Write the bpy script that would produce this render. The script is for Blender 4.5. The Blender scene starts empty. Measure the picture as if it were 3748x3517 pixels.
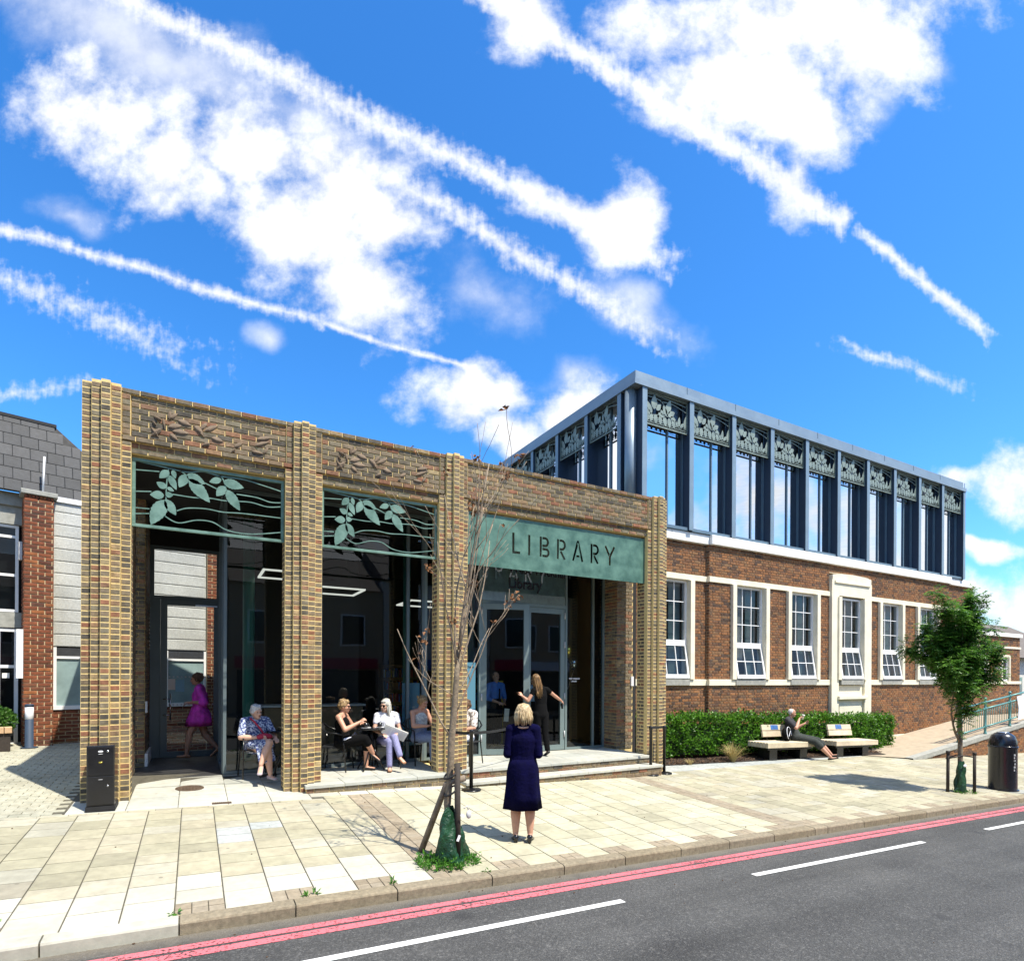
import bpy, bmesh, math, random
import numpy as np
from mathutils import Vector, Matrix, Euler

random.seed(7)
S = bpy.context.scene
COL = S.collection
PI = math.pi

# ------------------------------------------------------------------ camera
YAW = 0.5076
cam_data = bpy.data.cameras.new('camera')
cam_data.sensor_fit = 'HORIZONTAL'
cam_data.sensor_width = 36.0
cam_data.lens = 2096.55 / 3748 * 36
cam_data.shift_y = 0.1914
cam_data.clip_end = 3000
camera = bpy.data.objects.new('camera', cam_data)
COL.objects.link(camera)
CAM = Vector((1.0203, -9.2884, 1.70))
camera.matrix_world = (Matrix.Translation(CAM) @ Matrix.Rotation(-YAW, 4, 'Z')
                       @ Matrix.Rotation(PI / 2, 4, 'X') @ Matrix.Rotation(0.0052, 4, 'Z'))
S.camera = camera

# ------------------------------------------------------------------ light
SUN_EL, SUN_AZ = math.radians(61), math.radians(-27)      # azimuth the light travels towards, from +Y
sd = Vector((math.cos(SUN_EL) * math.sin(SUN_AZ), math.cos(SUN_EL) * math.cos(SUN_AZ), -math.sin(SUN_EL)))
sun_data = bpy.data.lights.new('sun', 'SUN')
sun_data.energy = 5.0
sun_data.angle = math.radians(0.53)
sun_data.color = (1.0, 0.93, 0.80)
sun = bpy.data.objects.new('sun', sun_data)
sun.rotation_euler = sd.to_track_quat('-Z', 'Y').to_euler()
sun.location = (10, -20, 30)
COL.objects.link(sun)

S.view_settings.view_transform = 'Standard'
S.view_settings.look = 'None'
S.view_settings.gamma = 1
S.view_settings.use_curve_mapping = False
S.view_settings.exposure = 0.72
S.cycles.max_bounces = 6
S.cycles.transparent_max_bounces = 16
S.cycles.caustics_reflective = False
S.cycles.caustics_refractive = False
S.cycles.sample_clamp_indirect = 6


class G:
    """small helper round a node tree"""
    def __init__(self, nt):
        self.nt = nt

    def n(self, typ, **kw):
        nd = self.nt.nodes.new(typ)
        for k, v in kw.items():
            setattr(nd, k, v)
        return nd

    def put(self, sock, v):
        if isinstance(v, bpy.types.NodeSocket):
            self.nt.links.new(v, sock)
        elif v is not None:
            sock.default_value = v

    def m(self, op, a, b=None, c=None, clamp=False):
        nd = self.n('ShaderNodeMath', operation=op, use_clamp=clamp)
        self.put(nd.inputs[0], a)
        if b is not None: self.put(nd.inputs[1], b)
        if c is not None: self.put(nd.inputs[2], c)
        return nd.outputs[0]

    def v(self, op, a, b=None, out=0):
        nd = self.n('ShaderNodeVectorMath', operation=op)
        self.put(nd.inputs[0], a)
        if b is not None:
            if op == 'SCALE': self.put(nd.inputs[3], b)
            else: self.put(nd.inputs[1], b)
        return nd.outputs[out]

    def noise(self, vec, scale, detail=4, rough=.55, out=0, w=None):
        nd = self.n('ShaderNodeTexNoise')
        if vec is not None: self.put(nd.inputs['Vector'], vec)
        nd.inputs['Scale'].default_value = scale
        nd.inputs['Detail'].default_value = detail
        nd.inputs['Roughness'].default_value = rough
        return nd.outputs[out]

    def smooth(self, x, a, b):
        nd = self.n('ShaderNodeMapRange', interpolation_type='SMOOTHSTEP')
        self.put(nd.inputs[0], x)
        nd.inputs[1].default_value = a
        nd.inputs[2].default_value = b
        return nd.outputs[0]

    def lin(self, x, a, b, c=0., d=1.):
        nd = self.n('ShaderNodeMapRange')
        self.put(nd.inputs[0], x)
        for i, q in enumerate((a, b, c, d)): nd.inputs[1 + i].default_value = q
        return nd.outputs[0]

    def mix(self, f, a, b, blend='MIX'):
        nd = self.n('ShaderNodeMix', data_type='RGBA', blend_type=blend)
        self.put(nd.inputs[0], f)
        for i, q in ((6, a), (7, b)):
            if isinstance(q, tuple) and len(q) == 3: q = q + (1,)
            self.put(nd.inputs[i], q)
        return nd.outputs[2]

    def ramp(self, f, stops, interp='LINEAR'):
        nd = self.n('ShaderNodeValToRGB')
        cr = nd.color_ramp
        cr.interpolation = interp
        while len(cr.elements) < len(stops): cr.elements.new(0.5)
        for e, (p, c) in zip(cr.elements, stops):
            e.position = p
            e.color = tuple(c) + (1,) if len(c) == 3 else c
        self.put(nd.inputs[0], f)
        return nd.outputs[0]


# ------------------------------------------------------------------ sky
W = bpy.data.worlds.new('World')
S.world = W
W.use_nodes = True
W.node_tree.nodes.clear()
g = G(W.node_tree)
sky = g.n('ShaderNodeTexSky', sky_type='NISHITA')
sky.sun_disc = False
sky.sun_elevation = SUN_EL
sky.sun_rotation = math.atan2(-sd.x, -sd.y)
sky.air_density = 1.0
sky.dust_density = 0.8
sky.ozone_density = 2.2
hs = g.n('ShaderNodeHueSaturation')
hs.inputs['Hue'].default_value = 0.5
hs.inputs['Saturation'].default_value = 1.3
hs.inputs['Value'].default_value = 1.35
g.put(hs.inputs['Color'], sky.outputs[0])
d = g.n('ShaderNodeTexCoord').outputs['Generated']
cy, sy = math.cos(YAW), math.sin(YAW)
rx = g.v('DOT_PRODUCT', d, (cy, -sy, 0), 1)
front = g.v('DOT_PRODUCT', d, (sy, cy, 0), 1)
fy = g.m('MAXIMUM', front, 0.02)
dz = g.v('DOT_PRODUCT', d, (0, 0, 1), 1)
cx_ = g.m('MULTIPLY_ADD', g.m('DIVIDE', rx, fy), 1.1115, 0.9936)
cz_ = g.m('MULTIPLY_ADD', g.m('DIVIDE', dz, fy), -1.1115, 1.312)
cmb = g.n('ShaderNodeCombineXYZ')
g.put(cmb.inputs[0], cx_); g.put(cmb.inputs[1], cz_)
chart = cmb.outputs[0]
wn = g.v('SUBTRACT', g.noise(chart, 5.0, 2, .6, out=1), (.5, .5, .5))
wchart = g.v('ADD', chart, g.v('SCALE', wn, .14))
tchart = g.v('ADD', chart, g.v('SCALE', wn, .035))


def cloud_puff(cx, cy, rx, ry, rot=0, k=1.0):
    mp = g.n('ShaderNodeMapping', vector_type='TEXTURE')
    g.put(mp.inputs[0], wchart)
    mp.inputs[1].default_value = (cx / 1000, cy / 1000, 0)
    mp.inputs[2].default_value = (0, 0, math.radians(rot))
    mp.inputs[3].default_value = (rx / 1000, ry / 1000, 1)
    return g.m('MULTIPLY', g.m('SUBTRACT', 1.0, g.v('LENGTH', mp.outputs[0], out=1)), k)


def cloud_trail(x0, y0, x1, y1, w, k=1.0, fade=3.0):
    mp = g.n('ShaderNodeMapping', vector_type='TEXTURE')
    g.put(mp.inputs[0], tchart)
    L = math.hypot(x1 - x0, y1 - y0) / 2
    mp.inputs[1].default_value = ((x0 + x1) / 2000, (y0 + y1) / 2000, 0)
    mp.inputs[2].default_value = (0, 0, math.atan2(y1 - y0, x1 - x0))
    mp.inputs[3].default_value = (L / 1000, w / 1000, 1)
    sp = g.n('ShaderNodeSeparateXYZ')
    g.put(sp.inputs[0], g.v('ABSOLUTE', mp.outputs[0]))
    a = g.m('SUBTRACT', 1.0, sp.outputs[1])
    b = g.m('MULTIPLY', g.m('SUBTRACT', 1.0, sp.outputs[0]), fade)
    return g.m('MULTIPLY', g.m('MINIMUM', a, b), k)


def fold(lst):
    r = lst[0]
    for q in lst[1:]: r = g.m('MAXIMUM', r, q)
    return r


puffs = fold([cloud_puff(*a) for a in (
    (165, 225, 170, 130, 10), (330, 340, 200, 120, 20), (470, 290, 230, 120, 20, .8), (590, 430, 230, 150, 20),
    (700, 560, 160, 120, 30), (745, 430, 130, 100), (640, 330, 190, 110, 20, .85),
    (1210, 440, 95, 110, 20), (1120, 430, 150, 60, 20, .8),
    (925, 765, 150, 75, 0), (1110, 800, 130, 90, 20), (985, 830, 110, 60), (905, 790, 90, 60),
    (1520, 40, 420, 140, -5), (1440, 150, 240, 150, 0), (1550, 240, 150, 130, 40), (1540, 350, 80, 90, 0, .8), (1680, 90, 180, 130, -30, .9),
    (1010, 40, 120, 80, 20, .9), (1270, 60, 120, 120, 0, .7),
    (1975, 940, 130, 70), (1850, 920, 80, 40, 0, .9), (1990, 1180, 190, 75), (1915, 1062, 100, 26))])
veil = fold([cloud_puff(*a) for a in (
    (250, 90, 560, 130, 27, 1.15), (620, 240, 260, 90, 27, .9), (940, 560, 130, 80, 20, .7), (130, 425, 90, 40, 20, .8), (500, 665, 60, 35, 20, 1.0), (1700, 190, 70, 60, -50, .9), (1090, 720, 90, 40, 0, .8), (1780, 130, 60, 50, 0, .8),
    (1960, 1200, 300, 90, 0, 1.0), (1230, 600, 150, 60, 25, .9))])
trails = fold([cloud_trail(*a) for a in (
    (-340, -280, 1330, 530, 42, .8, 12), (560, 235, 1340, 690, 36, .7, 2.5), (740, -140, 1650, 440, 40, .92, 20), (1650, 430, 1925, 663, 21, .8, 4),
    (-400, 330, 640, 636, 20, .72, 20), (600, 622, 930, 722, 11, .75, 5), (-350, 400, 450, 730, 46, .50, 2.0), (-200, 790, 220, 738, 22, .5, 2), (1600, 650, 1910, 760, 20, .5, 1.6))])
fb = g.noise(chart, 7.0, 6, .63)
fb2 = g.noise(chart, 34.0, 3, .65)
strm = g.n('ShaderNodeMapping'); g.put(strm.inputs[0], chart)
strm.inputs[2].default_value = (0, 0, math.radians(-62)); strm.inputs[3].default_value = (75, 16, 1)
fb3 = g.noise(strm.outputs[0], 1.0, 2, .55)
c1 = g.smooth(g.m('ADD', puffs, g.m('MULTIPLY', g.m('SUBTRACT', fb, .51), 2.1)), -.04, .74)
c2 = g.m('MULTIPLY', g.smooth(g.m('ADD', veil, g.m('MULTIPLY', g.m('SUBTRACT', fb, .53), 1.5)), -.1, 1.2), .7)
tn = g.m('MULTIPLY_ADD', g.m('SUBTRACT', fb2, .5), 1.1, g.m('MULTIPLY', g.m('SUBTRACT', fb3, .5), .55))
c3 = g.m('MULTIPLY', g.smooth(g.m('ADD', trails, tn), .06, .95), .9)
cl = g.m('SUBTRACT', 1.0, g.m('MULTIPLY', g.m('MULTIPLY', g.m('SUBTRACT', 1.0, c1), g.m('SUBTRACT', 1.0, c2)), g.m('SUBTRACT', 1.0, c3)))
# beyond the view the same broken cumulus goes on round the sky
gen = g.smooth(g.noise(d, 3.2, 5, .6), .46, .62)
cl = g.m('MAXIMUM', cl, g.m('MULTIPLY', gen, g.smooth(front, .50, .34)))
up = g.smooth(dz, -.02, .05)
cl = g.m('MULTIPLY', cl, up)
shade = g.lin(fb, .35, .7, .93, 1.08)
ccol = g.mix(1.0, (8.8, 8.9, 9.1), shade, 'MULTIPLY')
skyblue = g.mix(1.0, hs.outputs[0], (.84, 1.34, 1.64), 'MULTIPLY')
skycol = g.mix(cl, skyblue, ccol)
bg = g.n('ShaderNodeBackground')
g.put(bg.inputs[0], skycol)
bg.inputs[1].default_value = 0.08
W.cycles.sampling_method = 'MANUAL'
W.cycles.sample_map_resolution = 256
g.put(g.n('ShaderNodeOutputWorld').inputs[0], bg.outputs[0])

# ------------------------------------------------------------------ materials
MATS = {}


def new_mat(name):
    m = bpy.data.materials.new(name)
    m.use_nodes = True
    m.node_tree.nodes.clear()
    gg = G(m.node_tree)
    p = gg.n('ShaderNodeBsdfPrincipled')
    o = gg.n('ShaderNodeOutputMaterial')
    m.node_tree.links.new(p.outputs[0], o.inputs[0])
    MATS[name] = m
    return m, gg, p, o


def bump(gg, p, h, strength=.3, dist=.01):
    b = gg.n('ShaderNodeBump')
    b.inputs['Strength'].default_value = strength
    b.inputs['Distance'].default_value = dist
    gg.put(b.inputs['Height'], h)
    gg.put(p.inputs['Normal'], b.outputs[0])


def mat(name, col, rough=.6, metal=0., var=.12, scale=8., bmp=0., bscale=60., spec=.5, col2=None, dist=.004, coat=0.):
    """plain surface: a base colour broken by noise, optional fine relief"""
    m, gg, p, o = new_mat(name)
    co = gg.n('ShaderNodeTexCoord').outputs['Object']
    n1 = gg.noise(co, scale, 5, .6)
    c2 = col2 or tuple(min(1, c * (1 + var)) for c in col)
    c1 = tuple(c * (1 - var) for c in col)
    f = gg.lin(n1, .3, .7)
    gg.put(p.inputs['Base Color'], gg.mix(f, c1, c2))
    gg.put(p.inputs['Roughness'], gg.lin(n1, .3, .7, max(.02, rough - .06), min(1, rough + .06)))
    p.inputs['Metallic'].default_value = metal
    p.inputs['Specular IOR Level'].default_value = spec
    if coat: p.inputs['Coat Weight'].default_value = coat
    if bmp:
        bump(gg, p, gg.noise(co, bscale, 4, .6), bmp, dist)
    return m


def piece_mat(name, stops, rough=.85, rnd='attr', nscale=14., nvar=.25, bmp=.5, bscale=90., speck=None, stain=0.):
    """bricks, slabs, slates: one random number per piece picks the colour"""
    m, gg, p, o = new_mat(name)
    co = gg.n('ShaderNodeTexCoord').outputs['Object']
    geo = gg.n('ShaderNodeNewGeometry').outputs['Position']
    if rnd == 'attr':
        a = gg.n('ShaderNodeAttribute', attribute_name='rnd')
        r = a.outputs['Fac']
    else:
        r = gg.n('ShaderNodeObjectInfo').outputs['Random']
    base = gg.ramp(r, stops)
    n1 = gg.noise(geo, nscale, 6, .65)
    k = gg.lin(n1, .28, .72, 1 - nvar, 1 + nvar)
    k = gg.m('MULTIPLY', k, gg.lin(gg.noise(geo, .9, 4, .6), .3, .7, .82, 1.16))
    col = gg.mix(1.0, base, k, 'MULTIPLY')
    if speck:
        n2 = gg.noise(geo, 160., 2, .5)
        col = gg.mix(gg.m('MULTIPLY', gg.smooth(n2, .62, .72), .6), col, speck)
    if stain:
        st = gg.smooth(gg.noise(geo, 1.7, 5, .65), .50, .72)
        col = gg.mix(gg.m('MULTIPLY', st, stain), col, (.17, .15, .115))
        vo = gg.n('ShaderNodeTexVoronoi'); gg.put(vo.inputs['Vector'], geo); vo.inputs['Scale'].default_value = 3.4
        sel = gg.n('ShaderNodeSeparateColor'); gg.put(sel.inputs[0], vo.outputs['Color'])
        gum = gg.m('MULTIPLY', gg.smooth(vo.outputs['Distance'], .075, .05), gg.smooth(sel.outputs[0], .55, .6))
        col = gg.mix(gg.m('MULTIPLY', gum, .6), col, (.12, .11, .09))
    gg.put(p.inputs['Base Color'], col)
    p.inputs['Roughness'].default_value = rough
    p.inputs['Specular IOR Level'].default_value = .3
    bump(gg, p, gg.m('ADD', gg.noise(geo, bscale, 4, .65), gg.m('MULTIPLY', n1, .6)), bmp, .006)
    return m


def both(name, *a, **k):
    piece_mat(name, *a, rnd='attr', **k)
    piece_mat(name + '_piece', *a, rnd='obj', **k)


both('lib_brick', [(0, (.075, .066, .055)), (.2, (.155, .128, .088)), (.4, (.20, .150, .098)), (.55, (.185, .160, .110)), (.7, (.215, .150, .092)),
                   (.84, (.22, .118, .072)), (.93, (.24, .105, .06)), (1, (.31, .24, .13))], nvar=.45)
both('red_brick', [(0, (.075, .048, .036)), (.25, (.175, .082, .040)), (.55, (.255, .112, .044)), (.8, (.20, .112, .055)), (.93, (.30, .13, .05)), (1, (.10, .072, .05))], nvar=.42)
both('old_brick', [(0, (.09, .038, .026)), (.2, (.18, .058, .03)), (.6, (.225, .072, .033)), (.85, (.18, .072, .04)), (.95, (.31, .11, .04)), (1, (.09, .042, .032))], nvar=.35)
both('slab', [(0, (.29, .27, .19)), (.3, (.365, .34, .24)), (.55, (.355, .322, .23)), (.8, (.41, .38, .288)), (.95, (.35, .335, .265)), (1, (.30, .275, .21))], nvar=.16, nscale=9, bmp=.25, bscale=200, rough=.8, stain=.38)
both('mid_slab', [(0, (.36, .34, .24)), (.5, (.415, .39, .282)), (1, (.45, .425, .315))], nvar=.14, nscale=9, bmp=.25, bscale=200, rough=.8, stain=.3)
both('pale_slab', [(0, (.42, .40, .325)), (1, (.49, .47, .39))], nvar=.10, bmp=.15, bscale=200, rough=.75, stain=.16)
both('blue_slab', [(0, (.33, .35, .335)), (1, (.40, .41, .39))], nvar=.2, bmp=.2, bscale=200, rough=.7)
both('porch_slab', [(0, (.36, .37, .335)), (.5, (.42, .42, .37)), (1, (.46, .45, .39))], nvar=.12, nscale=7, bmp=.15, bscale=220, rough=.7, stain=.2)
both('brown_sett', [(0, (.25, .205, .145)), (.5, (.30, .25, .18)), (1, (.275, .235, .175))], nvar=.25, bmp=.6, bscale=120)
both('block', [(0, (.30, .295, .23)), (.5, (.37, .36, .285)), (1, (.335, .32, .245))], nvar=.2, bmp=.4, bscale=160, stain=.25)
both('kerb_mat', [(0, (.20, .165, .11)), (.5, (.245, .205, .14)), (1, (.225, .19, .135))], nvar=.3, nscale=25, bmp=.8, bscale=140, speck=(.15, .12, .09))
both('kerb_new', [(0, (.38, .37, .31)), (1, (.42, .405, .345))], nvar=.15, nscale=12, bmp=.3, bscale=160)
both('slate', [(0, (.032, .034, .038)), (.5, (.042, .044, .049)), (1, (.054, .055, .059))], nvar=.25, bmp=.5, bscale=60, rough=.6)
both('conc_panel', [(0, (.43, .44, .42)), (1, (.50, .505, .48))], nvar=.2, nscale=30, bmp=.5, bscale=120, speck=(.20, .20, .19))
both('bench_wood', [(0, (.52, .44, .31)), (.5, (.60, .52, .38)), (1, (.56, .47, .34))], nvar=.16, nscale=5, bmp=.3, bscale=40, rough=.7)
mat('lib_mortar', (.70, .53, .235), .95, var=.18, scale=30, bmp=.5, bscale=150)
mat('relief_brick', (.175, .128, .088), .9, var=.3, scale=18, bmp=.5, bscale=90)
mat('red_mortar', (.43, .33, .22), .95, var=.2, scale=30, bmp=.5, bscale=150)
mat('old_mortar', (.52, .41, .25), .95, var=.2, scale=30, bmp=.5, bscale=150)
mat('joint_sand', (.085, .078, .058), .98, var=.3, scale=12, bmp=.4)
mat('cream_stone', (.74, .68, .53), .8, var=.09, scale=3.5, bmp=.25, bscale=110, dist=.003)
mat('white_stone', (.80, .79, .76), .7, var=.05, scale=3, bmp=.12, bscale=90)
mat('white_paint', (.80, .80, .80), .35, var=.03, scale=6)
mat('grey_metal', (.135, .175, .19), .42, .25, var=.06, scale=3)
mat('door_metal', (.20, .26, .26), .4, .3, var=.05, scale=3)
mat('steel_blue', (.125, .19, .245), .45, .2, var=.10, scale=2.3, bmp=.05, bscale=4)
mat('fin_metal', (.030, .050, .085), .55, .0, var=.12, scale=1.5, spec=.3)  # near-black navy: the shade on the fin sides is painted into this colour
mat('fin_lit_edge', (.19, .265, .33), .45, .2, var=.10, scale=2.5)  # lighter copy of the fin metal, with the edges' lit look painted in
mat('roof_metal', (.235, .30, .355), .42, .35, var=.10, scale=2.2, bmp=.08, bscale=5)
mat('screen_green', (.095, .20, .155), .5, .1, var=.30, scale=7, bmp=.1, bscale=30, col2=(.17, .29, .24))
mat('screen_pale', (.215, .265, .235), .5, .2, var=.25, scale=6)
mat('sign_green', (.060, .150, .112), .45, .15, var=.3, scale=3.6, bmp=.06, bscale=25, col2=(.125, .245, .19))
mat('sign_back', (.52, .70, .61), .5, .2, var=.2)
mat('black_paint', (.008, .008, .009), .3, var=.2, spec=.5)
mat('black_matte', (.010, .010, .011), .7, var=.3)
mat('black_gloss', (.009, .009, .011), .22, var=.3, scale=5, spec=.6)
mat('navy_bin', (.008, .009, .016), .22, var=.3, scale=4, spec=.6, bmp=.05, bscale=30)
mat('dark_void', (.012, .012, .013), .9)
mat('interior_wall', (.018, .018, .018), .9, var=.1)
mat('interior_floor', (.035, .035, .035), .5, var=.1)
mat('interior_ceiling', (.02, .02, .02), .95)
mat('teal_column', (.045, .20, .14), .45, var=.1, scale=3)
mat('shelf_wood', (.20, .13, .07), .6, var=.2)
mat('asphalt_base', (.05, .05, .05))
mat('rail_teal', (.10, .26, .25), .4, .2, var=.12, scale=8)
mat('dark_wood', (.035, .026, .02), .8, var=.3, scale=30, bmp=.4, bscale=60)
mat('bark', (.20, .155, .105), .9, var=.4, scale=22, bmp=.9, bscale=45, dist=.008)
mat('twig', (.26, .20, .14), .85, var=.3, scale=30)
mat('dry_leaf', (.20, .085, .028), .8, var=.4, scale=20)
mat('stake_wood', (.19, .15, .11), .85, var=.35, scale=14, bmp=.6, bscale=50)
mat('bag_green', (.006, .044, .016), .42, var=.4, scale=9, bmp=.8, bscale=12, dist=.04)
mat('soil', (.032, .021, .014), .95, var=.4, scale=30, bmp=.9, bscale=50, dist=.02)
mat('bark_chip', (.085, .048, .026), .9, var=.5, scale=20)
mat('straw', (.42, .33, .13), .8, var=.25, scale=20)
mat('sandy_ramp', (.37, .30, .215), .95, var=.15, scale=5, bmp=.4, bscale=120)
mat('render_white', (.62, .60, .55), .9, var=.08)
mat('tile_roof', (.13, .11, .095), .9, var=.3, scale=8)
mat('plaque_blue', (.06, .15, .38), .4, var=.25, scale=12)
mat('skin', (.52, .275, .185), .5, var=.10, scale=18)
mat('skin_pale', (.60, .36, .26), .5, var=.08, scale=18)
mat('lips', (.30, .07, .06), .5)
mat('eye_dark', (.02, .015, .012), .2)
mat('paper', (.78, .77, .73), .8, var=.05)
mat('cloth_navy', (.0024, .0022, .024), .95, var=.25, scale=14, bmp=.5, bscale=16, dist=.03, spec=.08)
mat('cloth_black', (.004, .004, .0045), .95, var=.3, scale=12, bmp=.3, bscale=25, dist=.02, spec=.15)
mat('cloth_charcoal', (.028, .028, .034), .9, var=.25, scale=12, bmp=.3, bscale=25, dist=.02)
mat('cloth_dkgreen', (.030, .036, .033), .9, var=.25, scale=12, bmp=.4, bscale=22, dist=.02)
mat('cloth_magenta', (.78, .06, .62), .75, var=.3, scale=10, bmp=.45, bscale=18, dist=.03)
mat('cloth_white', (.72, .73, .78), .8, var=.08, scale=10, bmp=.3, bscale=25, dist=.02)
mat('cloth_blue', (.045, .16, .52), .8, var=.2, scale=10, bmp=.3, bscale=25, dist=.02)
mat('cloth_pale_blue', (.33, .45, .60), .8, var=.15, scale=10, bmp=.3, bscale=25, dist=.02)
mat('cloth_red', (.42, .02, .055), .7, var=.2, scale=10)
mat('denim', (.17, .22, .34), .85, var=.25, scale=40, bmp=.3, bscale=120)
mat('denim_lilac', (.24, .24, .42), .85, var=.3, scale=50, bmp=.3, bscale=120)
mat('leather_tan', (.26, .12, .055), .5, var=.2)
mat('grey_white', (.55, .55, .56), .6, var=.1)
mat('lilac_shoe', (.42, .36, .40), .7, var=.1)
mat('chrome', (.55, .56, .58), .22, .9, var=.05)
mat('gold_foil', (.75, .58, .10), .2, .9, var=.1)
mat('black_foil', (.45, .50, .54), .12, .9, var=.1)
mat('iron_brown', (.11, .075, .05), .7, .3, var=.3, scale=20, bmp=.5, bscale=80)
mat('yellow_card', (.55, .38, .03), .6)
mat('poster_blue', (.22, .50, .68), .5, var=.05)
mat('poster_navy', (.02, .06, .20), .5)
mat('ink', (.012, .012, .02), .6)
mat('concrete_beam', (.30, .30, .27), .9, var=.2, scale=10, bmp=.4, bscale=80)
mat('frosted', (.24, .33, .33), .35, var=.22, scale=2.2)
mat('white_plastic', (.78, .78, .80), .4, var=.04)
mat('planter_brick', (.50, .33, .19), .9, var=.15, scale=8, bmp=.4)
mat('flag_red', (.5, .03, .03), .7)


def cloth_pattern(name, a, b, scale, th=.5, soft=.05):
    m, gg, p, o = new_mat(name)
    co = gg.n('ShaderNodeTexCoord').outputs['Object']
    n = gg.noise(co, scale, 3, .6)
    gg.put(p.inputs['Base Color'], gg.mix(gg.smooth(n, th - soft, th + soft), a, b))
    p.inputs['Roughness'].default_value = .85


cloth_pattern('dress_floral', (.035, .055, .19), (.52, .58, .70), 34, .52)
cloth_pattern('cloth_leopard', (.72, .70, .68), (.22, .17, .15), 26, .56)
cloth_pattern('cloth_camisole', (.40, .42, .42), (.62, .64, .60), 30, .5)
cloth_pattern('skirt_white_blue', (.66, .70, .84), (.25, .38, .75), 12, .62)


def hair_mat(name, a, b):
    m, gg, p, o = new_mat(name)
    co = gg.n('ShaderNodeTexCoord').outputs['Object']
    mp = gg.n('ShaderNodeMapping')
    gg.put(mp.inputs[0], co)
    mp.inputs[3].default_value = (90, 90, 7)
    n = gg.noise(mp.outputs[0], 1.0, 4, .6)
    gg.put(p.inputs['Base Color'], gg.mix(gg.smooth(n, .35, .65), a, b))
    p.inputs['Roughness'].default_value = .45
    bump(gg, p, n, .9, .012)


hair_mat('hair_blonde', (.27, .17, .075), (.68, .54, .32))
hair_mat('hair_ombre', (.04, .022, .012), (.30, .17, .06))
hair_mat('hair_grey', (.42, .42, .43), (.78, .78, .78))
hair_mat('hair_silver', (.36, .35, .32), (.66, .64, .58))
hair_mat('hair_brown', (.045, .025, .014), (.16, .085, .04))
hair_mat('hair_mixed', (.10, .055, .025), (.50, .34, .16))


def leaf_mat(name, a, b, trans=.35):
    m, gg, p, o = new_mat(name)
    geo = gg.n('ShaderNodeNewGeometry')
    r = gg.n('ShaderNodeAttribute', attribute_name='rnd').outputs['Fac']
    gg.put(p.inputs['Base Color'], gg.mix(r, a, b))
    p.inputs['Roughness'].default_value = .4
    p.inputs['Specular IOR Level'].default_value = .45
    t = gg.n('ShaderNodeBsdfTranslucent')
    gg.put(t.inputs[0], gg.mix(r, tuple(min(1, c * 1.5) for c in a), tuple(min(1, c * 1.6) for c in b)))
    ms = gg.n('ShaderNodeMixShader')
    ms.inputs[0].default_value = trans
    gg.nt.links.new(p.outputs[0], ms.inputs[1]); gg.nt.links.new(t.outputs[0], ms.inputs[2])
    gg.nt.links.new(ms.outputs[0], o.inputs[0])


leaf_mat('hedge_leaf', (.010, .050, .004), (.13, .31, .025), .3)
leaf_mat('tree_leaf', (.026, .10, .011), (.12, .25, .035), .4)
leaf_mat('weed_leaf', (.03, .12, .012), (.10, .26, .03), .35)
leaf_mat('bush_leaf', (.03, .10, .015), (.09, .20, .03), .35)


def glass_mat(name, tint=(.82, .9, .88), k=1.7, rough=0.0, base=0.0):
    m = bpy.data.materials.new(name)
    m.use_nodes = True
    m.node_tree.nodes.clear()
    gg = G(m.node_tree)
    o = gg.n('ShaderNodeOutputMaterial')
    fr = gg.n('ShaderNodeFresnel'); fr.inputs[0].default_value = 1.52
    f = gg.m('MULTIPLY_ADD', fr.outputs[0], k, base, clamp=True)
    t = gg.n('ShaderNodeBsdfTransparent'); t.inputs[0].default_value = tint + (1,)
    gl = gg.n('ShaderNodeBsdfGlossy'); gl.inputs['Roughness'].default_value = rough
    gl.inputs[0].default_value = (.92, .96, 1, 1)
    # float glass is never quite flat
    co = gg.n('ShaderNodeTexCoord').outputs['Object']
    b = gg.n('ShaderNodeBump'); b.inputs['Strength'].default_value = .03; b.inputs['Distance'].default_value = .02
    gg.put(b.inputs['Height'], gg.noise(co, 1.3, 2, .5))
    gg.nt.links.new(b.outputs[0], gl.inputs['Normal'])
    ms = gg.n('ShaderNodeMixShader')
    gg.put(ms.inputs[0], f)
    gg.nt.links.new(t.outputs[0], ms.inputs[1]); gg.nt.links.new(gl.outputs[0], ms.inputs[2])
    gg.nt.links.new(ms.outputs[0], o.inputs[0])
    MATS[name] = m


glass_mat('glass', k=1.3)
glass_mat('glass_upper', (.3, .36, .38), k=2.0, base=.62)
glass_mat('glass_sash', (.7, .76, .78), k=.75)
glass_mat('glass_door', (.97, .98, .97), k=.8)


def emit_mat(name, col, s):
    m = bpy.data.materials.new(name); m.use_nodes = True; m.node_tree.nodes.clear()
    gg = G(m.node_tree)
    e = gg.n('ShaderNodeEmission'); e.inputs[0].default_value = col + (1,); e.inputs[1].default_value = s
    gg.nt.links.new(e.outputs[0], gg.n('ShaderNodeOutputMaterial').inputs[0])
    MATS[name] = m


emit_mat('screen_lit', (.30, .62, .82), .42)
emit_mat('screen_dark', (.02, .07, .25), .5)
glass_mat('glass_transom', (.95, .97, .95), k=1.5, base=.14)
emit_mat('lamp_white', (1, .97, .9), .5)


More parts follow.
